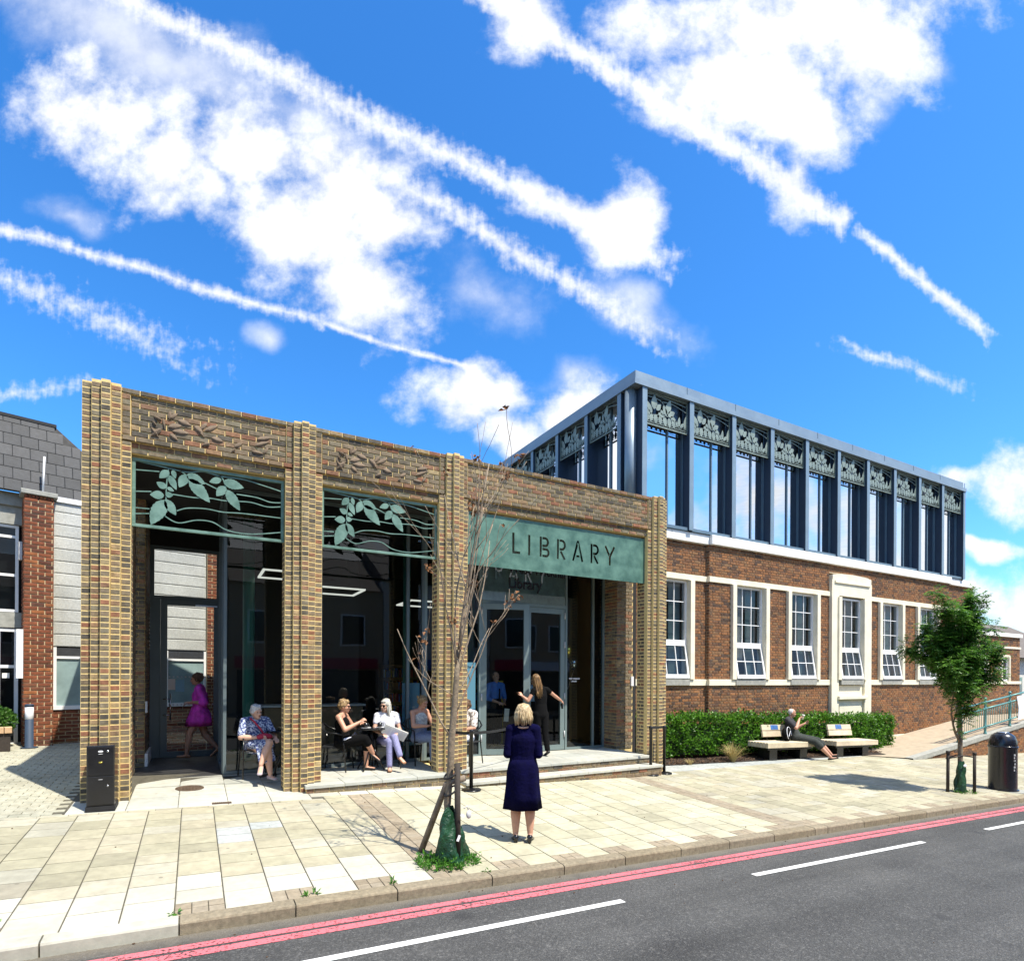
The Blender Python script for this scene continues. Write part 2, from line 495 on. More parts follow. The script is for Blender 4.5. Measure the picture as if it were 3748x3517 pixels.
def asphalt():
    m, gg, p, o = new_mat('asphalt')
    geo = gg.n('ShaderNodeNewGeometry').outputs['Position']
    big = gg.noise(geo, .7, 6, .65)
    fine = gg.noise(geo, 75., 3, .75)
    mid = gg.noise(geo, 34., 4, .75)
    vor = gg.n('ShaderNodeTexVoronoi'); gg.put(vor.inputs['Vector'], geo); vor.inputs['Scale'].default_value = 70
    col = gg.ramp(gg.lin(big, .3, .7), [(0, (.032, .032, .032)), (.5, (.053, .053, .052)), (1, (.074, .073, .070))])
    col = gg.mix(gg.m('MULTIPLY', gg.smooth(fine, .52, .72), .65), col, (.18, .178, .17))
    col = gg.mix(gg.m('MULTIPLY', gg.smooth(fine, .46, .28), .75), col, (.02, .02, .021))
    col = gg.mix(gg.m('MULTIPLY', gg.smooth(mid, .53, .68), .75), col, (.15, .147, .14))
    col = gg.mix(gg.m('MULTIPLY', gg.smooth(mid, .47, .33), .75), col, (.03, .03, .03))
    mpw = gg.n('ShaderNodeMapping'); gg.put(mpw.inputs[0], geo); mpw.inputs[3].default_value = (.12, 1.6, 1)
    wear = gg.noise(mpw.outputs[0], 1.6, 4, .6)
    col = gg.mix(1.0, col, gg.lin(wear, .3, .7, .78, 1.22), 'MULTIPLY')
    oil = gg.n('ShaderNodeTexVoronoi'); gg.put(oil.inputs['Vector'], geo); oil.inputs['Scale'].default_value = .8
    col = gg.mix(gg.m('MULTIPLY', gg.smooth(oil.outputs['Distance'], .10, .03), .55), col, (.022, .022, .024))
    # gritty gutter near the kerb
    sp = gg.n('ShaderNodeSeparateXYZ'); gg.put(sp.inputs[0], geo)
    gut = gg.smooth(gg.m('ADD', sp.outputs[1], gg.m('MULTIPLY', gg.noise(geo, 6, 4), .25)), -4.35, -4.0)
    col = gg.mix(gg.m('MULTIPLY', gut, .7), col, (.19, .165, .125))
    gg.put(p.inputs['Base Color'], col)
    p.inputs['Roughness'].default_value = .85
    bump(gg, p, gg.m('ADD', gg.m('MULTIPLY', vor.outputs['Distance'], 1.2), fine), .8, .008)


asphalt()


def line_paint(name, col, wear):
    m, gg, p, o = new_mat(name)
    geo = gg.n('ShaderNodeNewGeometry').outputs['Position']
    w = gg.m('ADD', gg.noise(geo, 38, 5, .7), gg.m('MULTIPLY', gg.noise(geo, 3., 3, .6), .35))
    t = gg.n('ShaderNodeBsdfTransparent')
    n2 = gg.noise(geo, 70, 3, .6)
    gg.put(p.inputs['Base Color'], gg.mix(gg.smooth(n2, .3, .7), tuple(c * .82 for c in col), col))
    p.inputs['Roughness'].default_value = .7
    bump(gg, p, gg.noise(geo, 90, 3, .7), .5, .005)
    ms = gg.n('ShaderNodeMixShader')
    gg.put(ms.inputs[0], gg.smooth(w, wear + .03, wear - .03))
    gg.nt.links.new(t.outputs[0], ms.inputs[1]); gg.nt.links.new(p.outputs[0], ms.inputs[2])
    gg.nt.links.new(ms.outputs[0], o.inputs[0])


line_paint('red_line', (.64, .155, .18), .76)
line_paint('white_line', (.78, .78, .76), .86)
# ------------------------------------------------------------------ mesh helpers
def wmat(o):
    """world matrix worked out by hand (the depsgraph is not up to date while the script runs)"""
    b = Matrix.LocRotScale(o.location, o.rotation_euler, o.scale)
    if o.parent: return wmat(o.parent) @ o.matrix_parent_inverse @ b
    return b


def adopt(o, parent):
    if parent is not None:
        o.parent = parent
        o.matrix_parent_inverse = wmat(parent).inverted()
    return o


def tag(o, label=None, cat=None, group=None, kind=None):
    if label: o['label'] = label
    if cat: o['category'] = cat
    if group: o['group'] = group
    if kind: o['kind'] = kind
    return o


def thing(name, label, cat, loc=(0, 0, 0), rz=0, group=None, rot=None):
    o = bpy.data.objects.new(name, None)
    o.empty_display_size = .1
    COL.objects.link(o)
    o.location = loc
    o.rotation_euler = rot or (0, 0, rz)
    return tag(o, label, cat, group)


def copy_tree(o, parent=None):
    c = o.copy()
    COL.objects.link(c)
    c.parent = parent
    if parent is not None: c.matrix_parent_inverse = o.matrix_parent_inverse.copy()
    for ch in o.children: copy_tree(ch, c)
    return c


class MB:
    def __init__(s):
        s.v = []; s.f = []; s.r = []; s.sm = False

    def add(s, vs, fs, r=None):
        b = len(s.v)
        s.v += [tuple(q) for q in vs]
        rr = random.random() if r is None else r
        for f in fs:
            s.f.append(tuple(i + b for i in f)); s.r.append(rr)

    def box(s, x0, x1, y0, y1, z0, z1, r=None, M=None):
        vs = [Vector(q) for q in ((x0, y0, z0), (x1, y0, z0), (x1, y1, z0), (x0, y1, z0), (x0, y0, z1), (x1, y0, z1), (x1, y1, z1), (x0, y1, z1))]
        if M: vs = [M @ q for q in vs]
        s.add(vs, [(0, 3, 2, 1), (4, 5, 6, 7), (0, 1, 5, 4), (1, 2, 6, 5), (2, 3, 7, 6), (3, 0, 4, 7)], r)
        return s

    def cbox(s, x0, x1, y0, y1, z0, z1, c=.006, r=None, M=None):
        """box with chamfered edges on the front (-y) side and round the top"""
        c = min(c, (x1 - x0) * .3, (z1 - z0) * .3, (y1 - y0) * .5)
        o = [(x0, z0), (x1, z0), (x1, z1), (x0, z1)]
        i = [(x0 + c, z0 + c), (x1 - c, z0 + c), (x1 - c, z1 - c), (x0 + c, z1 - c)]
        vs = [Vector((x, y1, z)) for x, z in o] + [Vector((x, y0 + c, z)) for x, z in o] + [Vector((x, y0, z)) for x, z in i]
        if M: vs = [M @ q for q in vs]
        fs = [(3, 2, 1, 0), (8, 9, 10, 11)]
        for k in range(4):
            n = (k + 1) % 4
            fs += [(k, n, 4 + n, 4 + k), (4 + k, 4 + n, 8 + n, 8 + k)]
        s.add(vs, fs, r)
        return s

    def tbox(s, x0, x1, y0, y1, z0, z1, c=.006, r=None, M=None):
        """box with its top edges chamfered"""
        c = min(c, (x1 - x0) * .3, (y1 - y0) * .3, (z1 - z0) * .6)
        o = [(x0, y0), (x1, y0), (x1, y1), (x0, y1)]
        i = [(x0 + c, y0 + c), (x1 - c, y0 + c), (x1 - c, y1 - c), (x0 + c, y1 - c)]
        vs = [Vector((x, y, z0)) for x, y in o] + [Vector((x, y, z1 - c)) for x, y in o] + [Vector((x, y, z1)) for x, y in i]
        if M: vs = [M @ q for q in vs]
        fs = [(3, 2, 1, 0), (8, 9, 10, 11)]
        for k in range(4):
            n = (k + 1) % 4
            fs += [(k, n, 4 + n, 4 + k), (4 + k, 4 + n, 8 + n, 8 + k)]
        s.add(vs, fs, r)
        return s

    def quad(s, a, b, c, d, r=None):
        s.add([a, b, c, d], [(0, 1, 2, 3)], r); return s

    def tube(s, pts, rad, n=8, caps=True, r=None):
        pts = [Vector(p) for p in pts]
        rad = [rad] * len(pts) if isinstance(rad, (int, float)) else rad
        vs = []; fs = []
        ref = Vector((0, 0, 1))
        for i, p in enumerate(pts):
            t = (pts[min(i + 1, len(pts) - 1)] - pts[max(i - 1, 0)])
            t = t.normalized() if t.length > 1e-9 else Vector((0, 0, 1))
            a = t.cross(ref)
            if a.length < .05: a = t.cross(Vector((1, 0, 0)))
            a.normalize(); b = t.cross(a)
            for k in range(n):
                an = 2 * PI * k / n
                vs.append(p + (a * math.cos(an) + b * math.sin(an)) * rad[i])
        for i in range(len(pts) - 1):
            for k in range(n):
                k2 = (k + 1) % n
                fs.append((i * n + k, i * n + k2, (i + 1) * n + k2, (i + 1) * n + k))
        if caps:
            fs.append(tuple(range(n - 1, -1, -1)))
            fs.append(tuple(range((len(pts) - 1) * n, len(pts) * n)))
        s.add(vs, fs, r)
        return s

    def lathe(s, prof, n=20, c=(0, 0, 0), r=None, sq=None):
        """prof: (radius, z) from bottom to top"""
        vs = []; fs = []
        for rr, z in prof:
            for k in range(n):
                an = 2 * PI * k / n
                vs.append((c[0] + rr * math.cos(an), c[1] + rr * math.sin(an), c[2] + z))
        for i in range(len(prof) - 1):
            for k in range(n):
                k2 = (k + 1) % n
                fs.append((i * n + k, i * n + k2, (i + 1) * n + k2, (i + 1) * n + k))
        fs.append(tuple(range(n - 1, -1, -1))); fs.append(tuple(range((len(prof) - 1) * n, len(prof) * n)))
        s.add(vs, fs, r)
        return s

    def ball(s, c, rx, ry=None, rz=None, n=12, m=8, M=None, r=None):
        ry = ry or rx; rz = rz or rx
        vs = []; fs = []
        for i in range(m + 1):
            th = PI * i / m
            for k in range(n):
                an = 2 * PI * k / n
                q = Vector((rx * math.sin(th) * math.cos(an), ry * math.sin(th) * math.sin(an), rz * math.cos(th)))
                if M: q = M @ q
                vs.append(Vector(c) + q)
        for i in range(m):
            for k in range(n):
                k2 = (k + 1) % n
                fs.append((i * n + k, (i + 1) * n + k, (i + 1) * n + k2, i * n + k2))
        s.add(vs, fs, r)
        return s

    def plate(s, poly, y0, y1, r=None, M=None):
        """polygon in x,z (anticlockwise seen from -y) extruded from y0 (front) to y1"""
        n = len(poly)
        vs = [Vector((x, y0, z)) for x, z in poly] + [Vector((x, y1, z)) for x, z in poly]
        if M: vs = [M @ q for q in vs]
        fs = [tuple(range(n)), tuple(range(2 * n - 1, n - 1, -1))]
        for k in range(n):
            k2 = (k + 1) % n
            fs.append((k2, k, n + k, n + k2))
        s.add(vs, fs, r)
        return s

    def build(s, name, m, parent=None, smooth=False, loc=None):
        me = bpy.data.meshes.new(name)
        me.from_pydata(s.v, [], s.f)
        if len(set(s.r)) > 1:
            at = me.attributes.new('rnd', 'FLOAT', 'FACE')
            at.data.foreach_set('value', s.r)
        me.materials.append(MATS[m])
        if smooth: me.polygons.foreach_set('use_smooth', [True] * len(me.polygons))
        me.update()
        o = bpy.data.objects.new(name, me)
        COL.objects.link(o)
        if loc: o.location = loc
        return adopt(o, parent)


def smooth_by_angle(o, ang=40):
    me = o.data
    me.polygons.foreach_set('use_smooth', [True] * len(me.polygons))
    bm = bmesh.new(); bm.from_mesh(me)
    a = math.radians(ang)
    for e in bm.edges:
        if len(e.link_faces) == 2 and e.calc_face_angle(0) > a: e.smooth = False
        elif len(e.link_faces) != 2: e.smooth = False
    bm.to_mesh(me); bm.free()
    return o


def bx(name, m, x0, x1, y0, y1, z0, z1, parent=None, c=0, M=None):
    b = MB()
    (b.cbox(x0, x1, y0, y1, z0, z1, c, M=M) if c else b.box(x0, x1, y0, y1, z0, z1, M=M))
    return b.build(name, m, parent)


# unit pieces shared by loops of single pieces
def unit_front():
    b = MB(); b.cbox(-.5, .5, -.5, .5, -.5, .5, .0)
    b = MB()
    o = [(-.5, -.5), (.5, -.5), (.5, .5), (-.5, .5)]
    i = [(-.47, -.43), (.47, -.43), (.47, .43), (-.47, .43)]
    vs = [(x, .5, z) for x, z in o] + [(x, -.42, z) for x, z in o] + [(x, -.5, z) for x, z in i]
    fs = [(3, 2, 1, 0), (8, 9, 10, 11)]
    for k in range(4):
        n = (k + 1) % 4
        fs += [(k, n, 4 + n, 4 + k), (4 + k, 4 + n, 8 + n, 8 + k)]
    return vs, fs


def unit_mesh(name, m, top=False):
    vs, fs = unit_front()
    if top: vs = [(x, z, -y) for x, y, z in vs]
    me = bpy.data.meshes.new(name)
    me.from_pydata(vs, [], fs); me.materials.append(MATS[m]); me.update()
    return me


class Pieces:
    """bricks, slabs, blocks of one thing: the ones that show largest become parts, the rest one joined part"""
    def __init__(s, name, rest, m, top=False, limit=300):
        s.name, s.rest, s.m, s.top, s.limit = name, rest, m, top, limit
        s.items = []

    def add(s, c, size, rz=0., rot=None, seen=1.0, par=None):
        s.items.append((Vector(c), size, rot or (0, 0, rz), seen, par))

    def build(s, parent):
        def key(it):
            c, sz, rot, seen, par = it
            p = math.degrees(math.atan2(c.x - CAM.x, c.y - CAM.y)) - math.degrees(YAW)
            if abs(p) > 42: seen = seen * .01
            a = max(sz[0], .05) * max(sz[1] if s.top else sz[2], .05)
            return -seen * a / (c - CAM).length_squared
        s.items.sort(key=key)
        me = unit_mesh(s.name, s.m + '_piece', s.top)
        for c, sz, rot, seen, par in s.items[:s.limit]:
            o = bpy.data.objects.new(s.name, me)
            COL.objects.link(o)
            o.location = c; o.scale = sz; o.rotation_euler = rot
            adopt(o, par or parent)
        rest = s.items[s.limit:]
        if rest:
            uv, uf = unit_front()
            if s.top: uv = [(x, z, -y) for x, y, z in uv]
            b = MB()
            uvv = [Vector(q) for q in uv]
            for c, sz, rot, seen, par in rest:
                M = Matrix.LocRotScale(c, Euler(rot), sz)
                b.add([M @ q for q in uvv], uf)
            o = b.build(s.rest, s.m, parent)
            o['kind'] = 'stuff'
            return o


def sub_iv(iv, cut):
    a, b = iv; c, d_ = cut
    out = []
    if c > a: out.append((a, min(b, c)))
    if d_ < b: out.append((max(a, d_), b))
    return [q for q in out if q[1] - q[0] > .025]


def wall_bricks(P, o, ang, L, z0, z1, course=.075, bond='stretcher', length=.225, depth=.06, mort=.010, openings=(), proud=.004, seen=1.0, par=None, jit=.002, phase=0.):
    """bricks on the face of a wall that starts at o=(x,y), runs along ang; the face looks to the right-hand side of the run (-y for ang 0)"""
    u = Vector((math.cos(ang), math.sin(ang), 0)); n = Vector((math.sin(ang), -math.cos(ang), 0))
    nc = int(round((z1 - z0) / course))
    h = (z1 - z0) / nc
    for k in range(nc):
        za = z0 + k * h
        xs = []
        if bond == 'flemish':
            x = -(.5 if k % 2 else .0) * (length * .75) - length - phase; i = 0
            while x < L:
                w = length if i % 2 else length * .5
                xs.append((x, x + w)); x += w; i += 1
        else:
            x = -(length * .5 if k % 2 else 0) - phase
            while x < L:
                xs.append((x, x + length)); x += length
        for a, b in xs:
            ivs = [(max(a, 0), min(b, L))]
            ivs = [q for q in ivs if q[1] - q[0] > .025]
            for (ox0, ox1, oz0, oz1) in openings:
                if za + h * .5 > oz0 and za + h * .5 < oz1:
                    ivs = [q for iv in ivs for q in sub_iv(iv, (ox0, ox1))]
            for a2, b2 in ivs:
                pr = proud + random.uniform(-jit, jit)
                c = Vector((o[0], o[1], 0)) + u * ((a2 + b2) / 2) + n * (pr - depth / 2)
                c.z = za + h / 2
                P.add(c, (b2 - a2 - mort, depth, h - mort), ang, seen=seen, par=par)


def gz(x, y):
    return -.0327 * x + .045 * (y + .15)


TILT = (math.atan(.045), math.atan(.0327), 0)      # the pavement's slope as a rotation


def text_obj(name, txt, size, m, x, y, z, parent=None, rz=0, align='LEFT', ext=.002, rx=PI / 2, sx=1.0, bold=0.):
    cu = bpy.data.curves.new(name, 'FONT')
    cu.body = txt; cu.size = size; cu.align_x = align; cu.extrude = ext; cu.offset = bold
    o = bpy.data.objects.new(name, cu); COL.objects.link(o)
    bpy.context.view_layer.update()
    me = bpy.data.meshes.new_from_object(o.evaluated_get(bpy.context.evaluated_depsgraph_get()))
    bpy.data.objects.remove(o); bpy.data.curves.remove(cu)
    me.name = name
    me.materials.clear(); me.materials.append(MATS[m])
    o = bpy.data.objects.new(name, me); COL.objects.link(o)
    o.location = (x, y, z); o.rotation_euler = (rx, 0, rz); o.scale = (sx, 1, 1)
    return adopt(o, parent)


# ------------------------------------------------------------------ ground, road, pavement
def sheet(name, m, x0, x1, y0, y1, zf, nx=2, ny=2, parent=None):
    b = MB()
    vs = []; fs = []
    for j in range(ny + 1):
        for i in range(nx + 1):
            x = x0 + (x1 - x0) * i / nx; y = y0 + (y1 - y0) * j / ny
            vs.append((x, y, zf(x, y)))
    for j in range(ny):
        for i in range(nx):
            a = j * (nx + 1) + i
            fs.append((a, a + 1, a + nx + 2, a + nx + 1))
    b.add(vs, fs, .5)
    return b.build(name, m, parent)


mat('earth', (.20, .18, .13), .95, var=.2, scale=.3)
gb = MB()
gxs, gys = (-600, -40, 60, 900), (-600, -12, 12, 900)
gb.add([(x, y, gz(max(-40, min(60, x)), max(-12, min(12, y))) - .5) for y in gys for x in gxs],
       [(r_ * 4 + c_, r_ * 4 + c_ + 1, r_ * 4 + c_ + 5, r_ * 4 + c_ + 4) for r_ in range(3) for c_ in range(3)], .5)
gnd = gb.build('ground', 'earth')
tag(gnd, 'earth ground reaching to the horizon under the town', None, None, 'structure')
KF, KB = -4.17, -4.035                # kerb front and back


def road_z(x, y=0): return gz(x, KF) - .105


road = sheet('road', 'asphalt', -60, 120, -8.75, KF + .02, lambda x, y: road_z(x), 2, 2)
tag(road, 'grey asphalt road with red and white lines', None, None, 'structure')


def road_strip(name, m, x0, x1, y0, y1, dz=.004):
    n = max(2, int((x1 - x0) / 2))
    return sheet(name, m, x0, x1, y0, y1, lambda x, y: road_z(x) + dz, n, 1, road)


road_strip('red_line', 'red_line', -60, 120, -4.455, -4.365)
road_strip('red_line', 'red_line', -60, 120, -4.59, -4.49)
for x0 in (-10.05, -4.52, 1.02, 6.49, 11.98, 17.5, 23.0):
    road_strip('white_dash', 'white_line', x0, x0 + 3.6, -5.065, -4.985)
far = sheet('far_pavement', 'joint_sand', -60, 120, -40, -8.62, lambda x, y: road_z(x) + .1, 2, 2)
tag(far, 'pavement on the near side of the road', None, None, 'structure')

pav = sheet('pavement', 'joint_sand', -40, 90, KB - .03, 1.75, lambda x, y: gz(x, y) - .012, 4, 2)
tag(pav, 'wide pavement of pale concrete slabs before the library', None, None, 'structure')

# kerb stones
kerb = sheet('kerb', 'joint_sand', -40, 90, KF + .012, KB + .01, lambda x, y: gz(x, y) - .014, 2, 1)
kb = MB(); kb.quad((-40, KF + .012, gz(-40, KF) - .014), (-40, KF + .012, gz(-40, KF) - .2), (90, KF + .012, gz(90, KF) - .2), (90, KF + .012, gz(90, KF) - .014))
kb.build('kerb_face', 'joint_sand', kerb)
tag(kerb, 'kerb of long stones along the road', None, None, 'structure')
KJ = [-6.7, -5.8, -4.9, -4.0, -3.15, -2.4, -1.62, -.78, .083, .932, 1.786, 2.274 + .40, 3.652, 4.524, 5.371, 6.249, 7.11, 8.0, 8.91, 9.213, 10.147, 11.15, 12.012, 12.9, 13.8, 14.7, 15.6, 16.5, 17.4, 18.3, 19.2, 20.1, 21.0, 21.9, 22.8]


def kerb_stone(x0, x1, m):
    b = MB()
    prof = [(KF, -.16), (KF - .004, -.02), (KF + .004, -.006), (KF + .022, 0), (KB, 0), (KB, -.16)]
    vs = []; fs = []
    n = len(prof); seg = 4
    for i in range(seg + 1):
        x = x0 + .006 + (x1 - x0 - .012) * i / seg
        e = random.uniform(-.003, .003) if 0 < i < seg else 0
        for (y, z) in prof: vs.append((x, y + e, gz(x, y) + z + random.uniform(-.0015, .0015)))
    for i in range(seg):
        for k in range(n - 1):
            a = i * n + k
            fs.append((a, a + n, a + n + 1, a + 1))
    fs.append(tuple(range(n - 1, -1, -1))[::-1]); fs.append(tuple(range(seg * n, seg * n + n))[::-1])
    b.add(vs, fs, .5)
    o = b.build('kerb_stone', m, kerb)
    return o


for a, b_ in zip(KJ[:-1], KJ[1:]):
    kerb_stone(a, b_, 'kerb_new_piece' if b_ <= .95 else 'kerb_mat_piece')

slabs = Pieces('paving_slab', 'paving_slabs_far', 'slab', True, 200)
pale = Pieces('paving_slab', 'pale_slabs_far', 'pale_slab', True, 60)
mids = Pieces('paving_slab', 'mid_slabs_far', 'mid_slab', True, 200)
blue = Pieces('paving_slab', 'blue_slabs_far', 'blue_slab', True, 30)
setts = Pieces('sett', 'setts_far', 'brown_sett', True, 160)
porch = Pieces('porch_slab', 'porch_slabs_far', 'porch_slab', True, 120)


def slab(P, x0, x1, y0, y1, gap=.011, up=0.):
    cx, cy_ = (x0 + x1) / 2, (y0 + y1) / 2
    P.add((cx, cy_, gz(cx, cy_) - .02 + up + random.uniform(-.0015, .0015)), (x1 - x0 - gap, y1 - y0 - gap, .04), rot=(TILT[0] + random.uniform(-.002, .002), TILT[1], 0))


CW = .3645
BEDX = lambda x: .12 + max(0, (x - 10.1)) * .068      # front edge of the strip before the planting bed
k0 = int((-4.4 - .53) / CW)
for k in range(k0, 72):
    x0 = .53 + CW * k; x1 = x0 + CW
    if 3.05 < (x0 + x1) / 2 < 3.35 or 8.55 < (x0 + x1) / 2 < 8.92:
        ytop = -.45
        y = KB + .0
        while y < ytop - .05:
            ye = min(y + .11, ytop)
            for j in range(2):
                slab(setts, x0 + CW * j / 2, x0 + CW * (j + 1) / 2, y, ye, .007)
            y = ye
        continue
    ytop = -.62 if x0 < 2.55 else (-.42 if x0 < 9.9 else BEDX(x0) - .28)
    y = KB
    alt = k % 2
    if alt:                       # short infill of setts behind the kerb
        wd = random.uniform(.17, .24)
        if x0 > .4 or k % 4 == 1:
            for j in range(3): slab(setts, x0 + CW * j / 3, x0 + CW * (j + 1) / 3, y, y + wd / 2, .006); slab(setts, x0 + CW * j / 3, x0 + CW * (j + 1) / 3, y + wd / 2, y + wd, .006)
            y += wd
    cnt = 0
    big = x0 > 8.9
    while y < ytop - .02:
        ln = random.choice((.29, .30, .37, .37)) if not big else random.choice((.22, .30, .38))
        if ytop - (y + ln) < .12: ln = ytop - y
        ye = y + ln
        P = slabs
        if x0 < 3.0 and cnt < 2 and x0 > -.7: P = pale
        elif 3.3 < x0 < 8.6: P = mids
        if .98 < x0 < 1.35 and -2.3 < (y + ye) / 2 < -1.75: P = blue
        if 1.35 < x0 < 1.7 and -1.9 < (y + ye) / 2 < -1.55: P = blue
        slab(P, x0, x1, y, ye)
        y = ye; cnt += 1
# white strip before the steps and bluish strip before the bed
x = 2.55
while x < 9.9:
    slab(pale, x, x + .44, -.42, -.02 + (.0 if x > 5 else .1)); x += .44
x = 9.95
while x < 30:
    slab(blue, x, x + .6, BEDX(x) - .28, BEDX(x) + .36, .006); x += .6
# thin edging course and big slabs in the open porch
x = -.9
while x < 2.5:
    slab(slabs, x, x + .3, -.62, -.55, .006); x += .3
for i, x0 in enumerate((-.35, .27, .85, 1.45, 2.0)):
    x1 = (.27, .85, 1.45, 2.0, 2.55)[i]
    y = -.55
    for ye in (.12, .75, 1.42, 2.15, 2.9, 3.6, 4.2):
        if not (i == 0 and y > .0): 
            cx, cy_ = (x0 + x1) / 2, (y + ye) / 2
            porch.add((cx, cy_, min(gz(cx, cy_), .035) - .02 if cy_ < 1.2 else .015), (x1 - x0 - .008, ye - y - .008, .04), rot=(TILT[0] * (1 if cy_ < .6 else 0), TILT[1] * (1 if cy_ < .6 else 0), 0))
        y = ye
slabs.build(pav); mids.build(pav); pale.build(pav); blue.build(pav); setts.build(pav); porch.build(pav)

# block-paved forecourt on the left
fore = sheet('forecourt', 'joint_sand', -40, -.28, -.62, 9, lambda x, y: gz(x, y) - .011, 2, 2)
tag(fore, 'forecourt of small pale paving blocks beside the brick pier', None, None, 'structure')
blocks = Pieces('paving_block', 'paving_blocks_far', 'block', True, 290)
j = 0
y = -.60
while y < 5.9:
    x = -5.2 + (.105 if j % 2 else 0)
    while x < -.33:
        if x + .2 < -.28 - max(0, .0):
            cx, cy_ = x + .105, y + .055
            if cx > -4.6 + .0 * y:
                blocks.add((cx, cy_, gz(cx, cy_) - .02 + random.uniform(-.002, .002)), (.203, .103, .04), rot=(TILT[0] + random.uniform(-.012, .012), TILT[1] + random.uniform(-.01, .01), 0))
        x += .21
    y += .11; j += 1
blocks.build(fore)
# ironwork in the porch floor
b = MB(); b.lathe([(.19, 0), (.19, .012), (.175, .016), (.165, .010), (.0, .010)], 28)
for i in range(-3, 4):
    for j in range(-3, 4):
        if i * i + j * j < 10: b.box(i * .042 - .014, i * .042 + .014, j * .042 - .014, j * .042 + .014, .008, .015)
o = b.build('manhole_cover', 'iron_brown'); o.location = (.98, .57, gz(.98, .57) - .004); o.rotation_euler = TILT
tag(o, 'round brown manhole cover in the porch paving', 'manhole cover')
b = MB(); b.box(-.12, .12, -.045, .045, 0, .006)
for i in range(9): b.box(-.11 + i * .026, -.11 + i * .026 + .012, -.035, .035, .006, .011)
o = b.build('drain_grate', 'iron_brown'); o.location = (1.37, -.47, gz(1.37, -.47)); o.rotation_euler = TILT
tag(o, 'small oblong drain grate near the porch edge', 'drain grate')
# ------------------------------------------------------------------ the brick entrance pavilion
F = .04                                    # its floor
lib = thing('entrance_pavilion', 'low brown brick library entrance with fluted piers and green panels', 'building', (0, 0, 0))
LB = Pieces('brick', 'brickwork', 'lib_brick', False, 300)
PX = [0, 2.503, 5.006, 9.765]
TOP = 5.57


def pier(xc, zb, left=True, right=True, endL=False, endR=False):
    core = MB()
    ribs = [(-.052, .052, -.125, .03)]
    ribs += [(.052, .162, -.062, .03), (-.162, -.052, -.062, .03)]
    ribs += [(.162, .272, 0., -.01), (-.272, -.162, 0., -.01)]
    course = .0752
    n = int(round((TOP + .01 - zb) / course))
    tops = {}
    for a, b, y, dz in ribs:
        outer = abs(a + b) > .3
        isend = (endL and a < 0) or (endR and a > 0)
        zt = TOP + (.015 if y < -.06 else .0)
        if outer and not isend: zt = 4.855
        core.box(xc + a + .002, xc + b - .002, y + .005, .335 + .01 * abs(y), zb - .15, zt - .012)
        h = course
        k = 0
        z = zb
        while z + h * .6 < zt:
            ze = min(z + h, zt)
            sn = 1.6 if y < -.06 else 1.2
            c = (xc + (a + b) / 2, y + .05 + random.uniform(-.002, .002), (z + ze) / 2)
            LB.add(c, (b - a - .009, .10, ze - z - .015), 0, seen=sn)
            # side faces of the pier and its reveal
            if abs(b) > .26 or abs(a) > .26:
                sx = b if b > .26 else a
                sg = 1 if b > .26 else -1
                o2 = .06 if k % 2 else 0
                for yy in (.105, .215 + o2):
                    ln = .11 + (o2 if yy < .2 else -o2)
                    LB.add((xc + sx - sg * .05, yy + ln / 2 - .004, (z + ze) / 2), (ln - .012, .10, ze - z - .015), sg * PI / 2, seen=.25)
            z = ze; k += 1
    return core.build('pier', 'lib_mortar', lib)


zbase = [-.02, -.085, -.10, -.30]
pier(PX[0], zbase[0], endL=True)
pier(PX[1], zbase[1])
pier(PX[2], zbase[2])
pier(PX[3], zbase[3], endR=True)

BAYS = [(PX[0], PX[1]), (PX[1], PX[2]), (PX[2], PX[3])]
RELIEF = [[(0.444, 1.531), (0.541, 1.628), 0.035], [(0.348, 1.491), (0.253, 1.526), 0.032], [(0.285, 1.403), (0.238, 1.467), 0.021], [(0.349, 1.38), (0.223, 1.242), 0.044], [(0.444, 1.513), (0.452, 1.645), 0.032], [(0.542, 1.534), (0.706, 1.494), 0.052], [(0.429, 1.415), (0.591, 1.469), 0.052], [(0.477, 1.369), (0.69, 1.376), 0.049], [(0.445, 1.325), (0.543, 1.251), 0.044], [(0.74, 1.501), (0.858, 1.411), 0.049], [(0.874, 1.453), (1.045, 1.567), 0.044], [(0.824, 1.462), (0.908, 1.576), 0.035], [(0.96, 1.375), (1.115, 1.348), 0.049], [(0.943, 1.294), (0.841, 1.235), 0.038], [(1.256, 1.298), (1.363, 1.378), 0.038], [(1.274, 1.291), (1.221, 1.212), 0.025], [(1.562, 1.478), (1.747, 1.536), 0.044], [(1.526, 1.371), (1.729, 1.472), 0.038], [(1.49, 1.284), (1.655, 1.276), 0.032], [(1.655, 1.276), (1.72, 1.389), 0.032], [(0.223, 1.371), (0.318, 1.243), 0.028], [(0.364, 1.532), (0.389, 1.369), 0.021], [(0.773, 1.47), (0.875, 1.357), 0.028]]


def leaf_poly(b, t, hw, n=9, saw=0.0):
    b = Vector((b[0], b[1])); t = Vector((t[0], t[1]))
    ax = t - b; sd_ = Vector((-ax.y, ax.x)).normalized()
    L = []; R = []
    for i in range(n + 1):
        q = i / n
        w = hw * 1.05 * (math.sin(PI * q ** .78)) ** .85 if 0 < q < 1 else 0
        if saw and 0 < i < n: w *= 1 + (saw if i % 2 else -saw)
        L.append(b + ax * q + sd_ * w); R.append(b + ax * q - sd_ * w)
    return [tuple(p) for p in R] + [tuple(p) for p in L[-2:0:-1]]


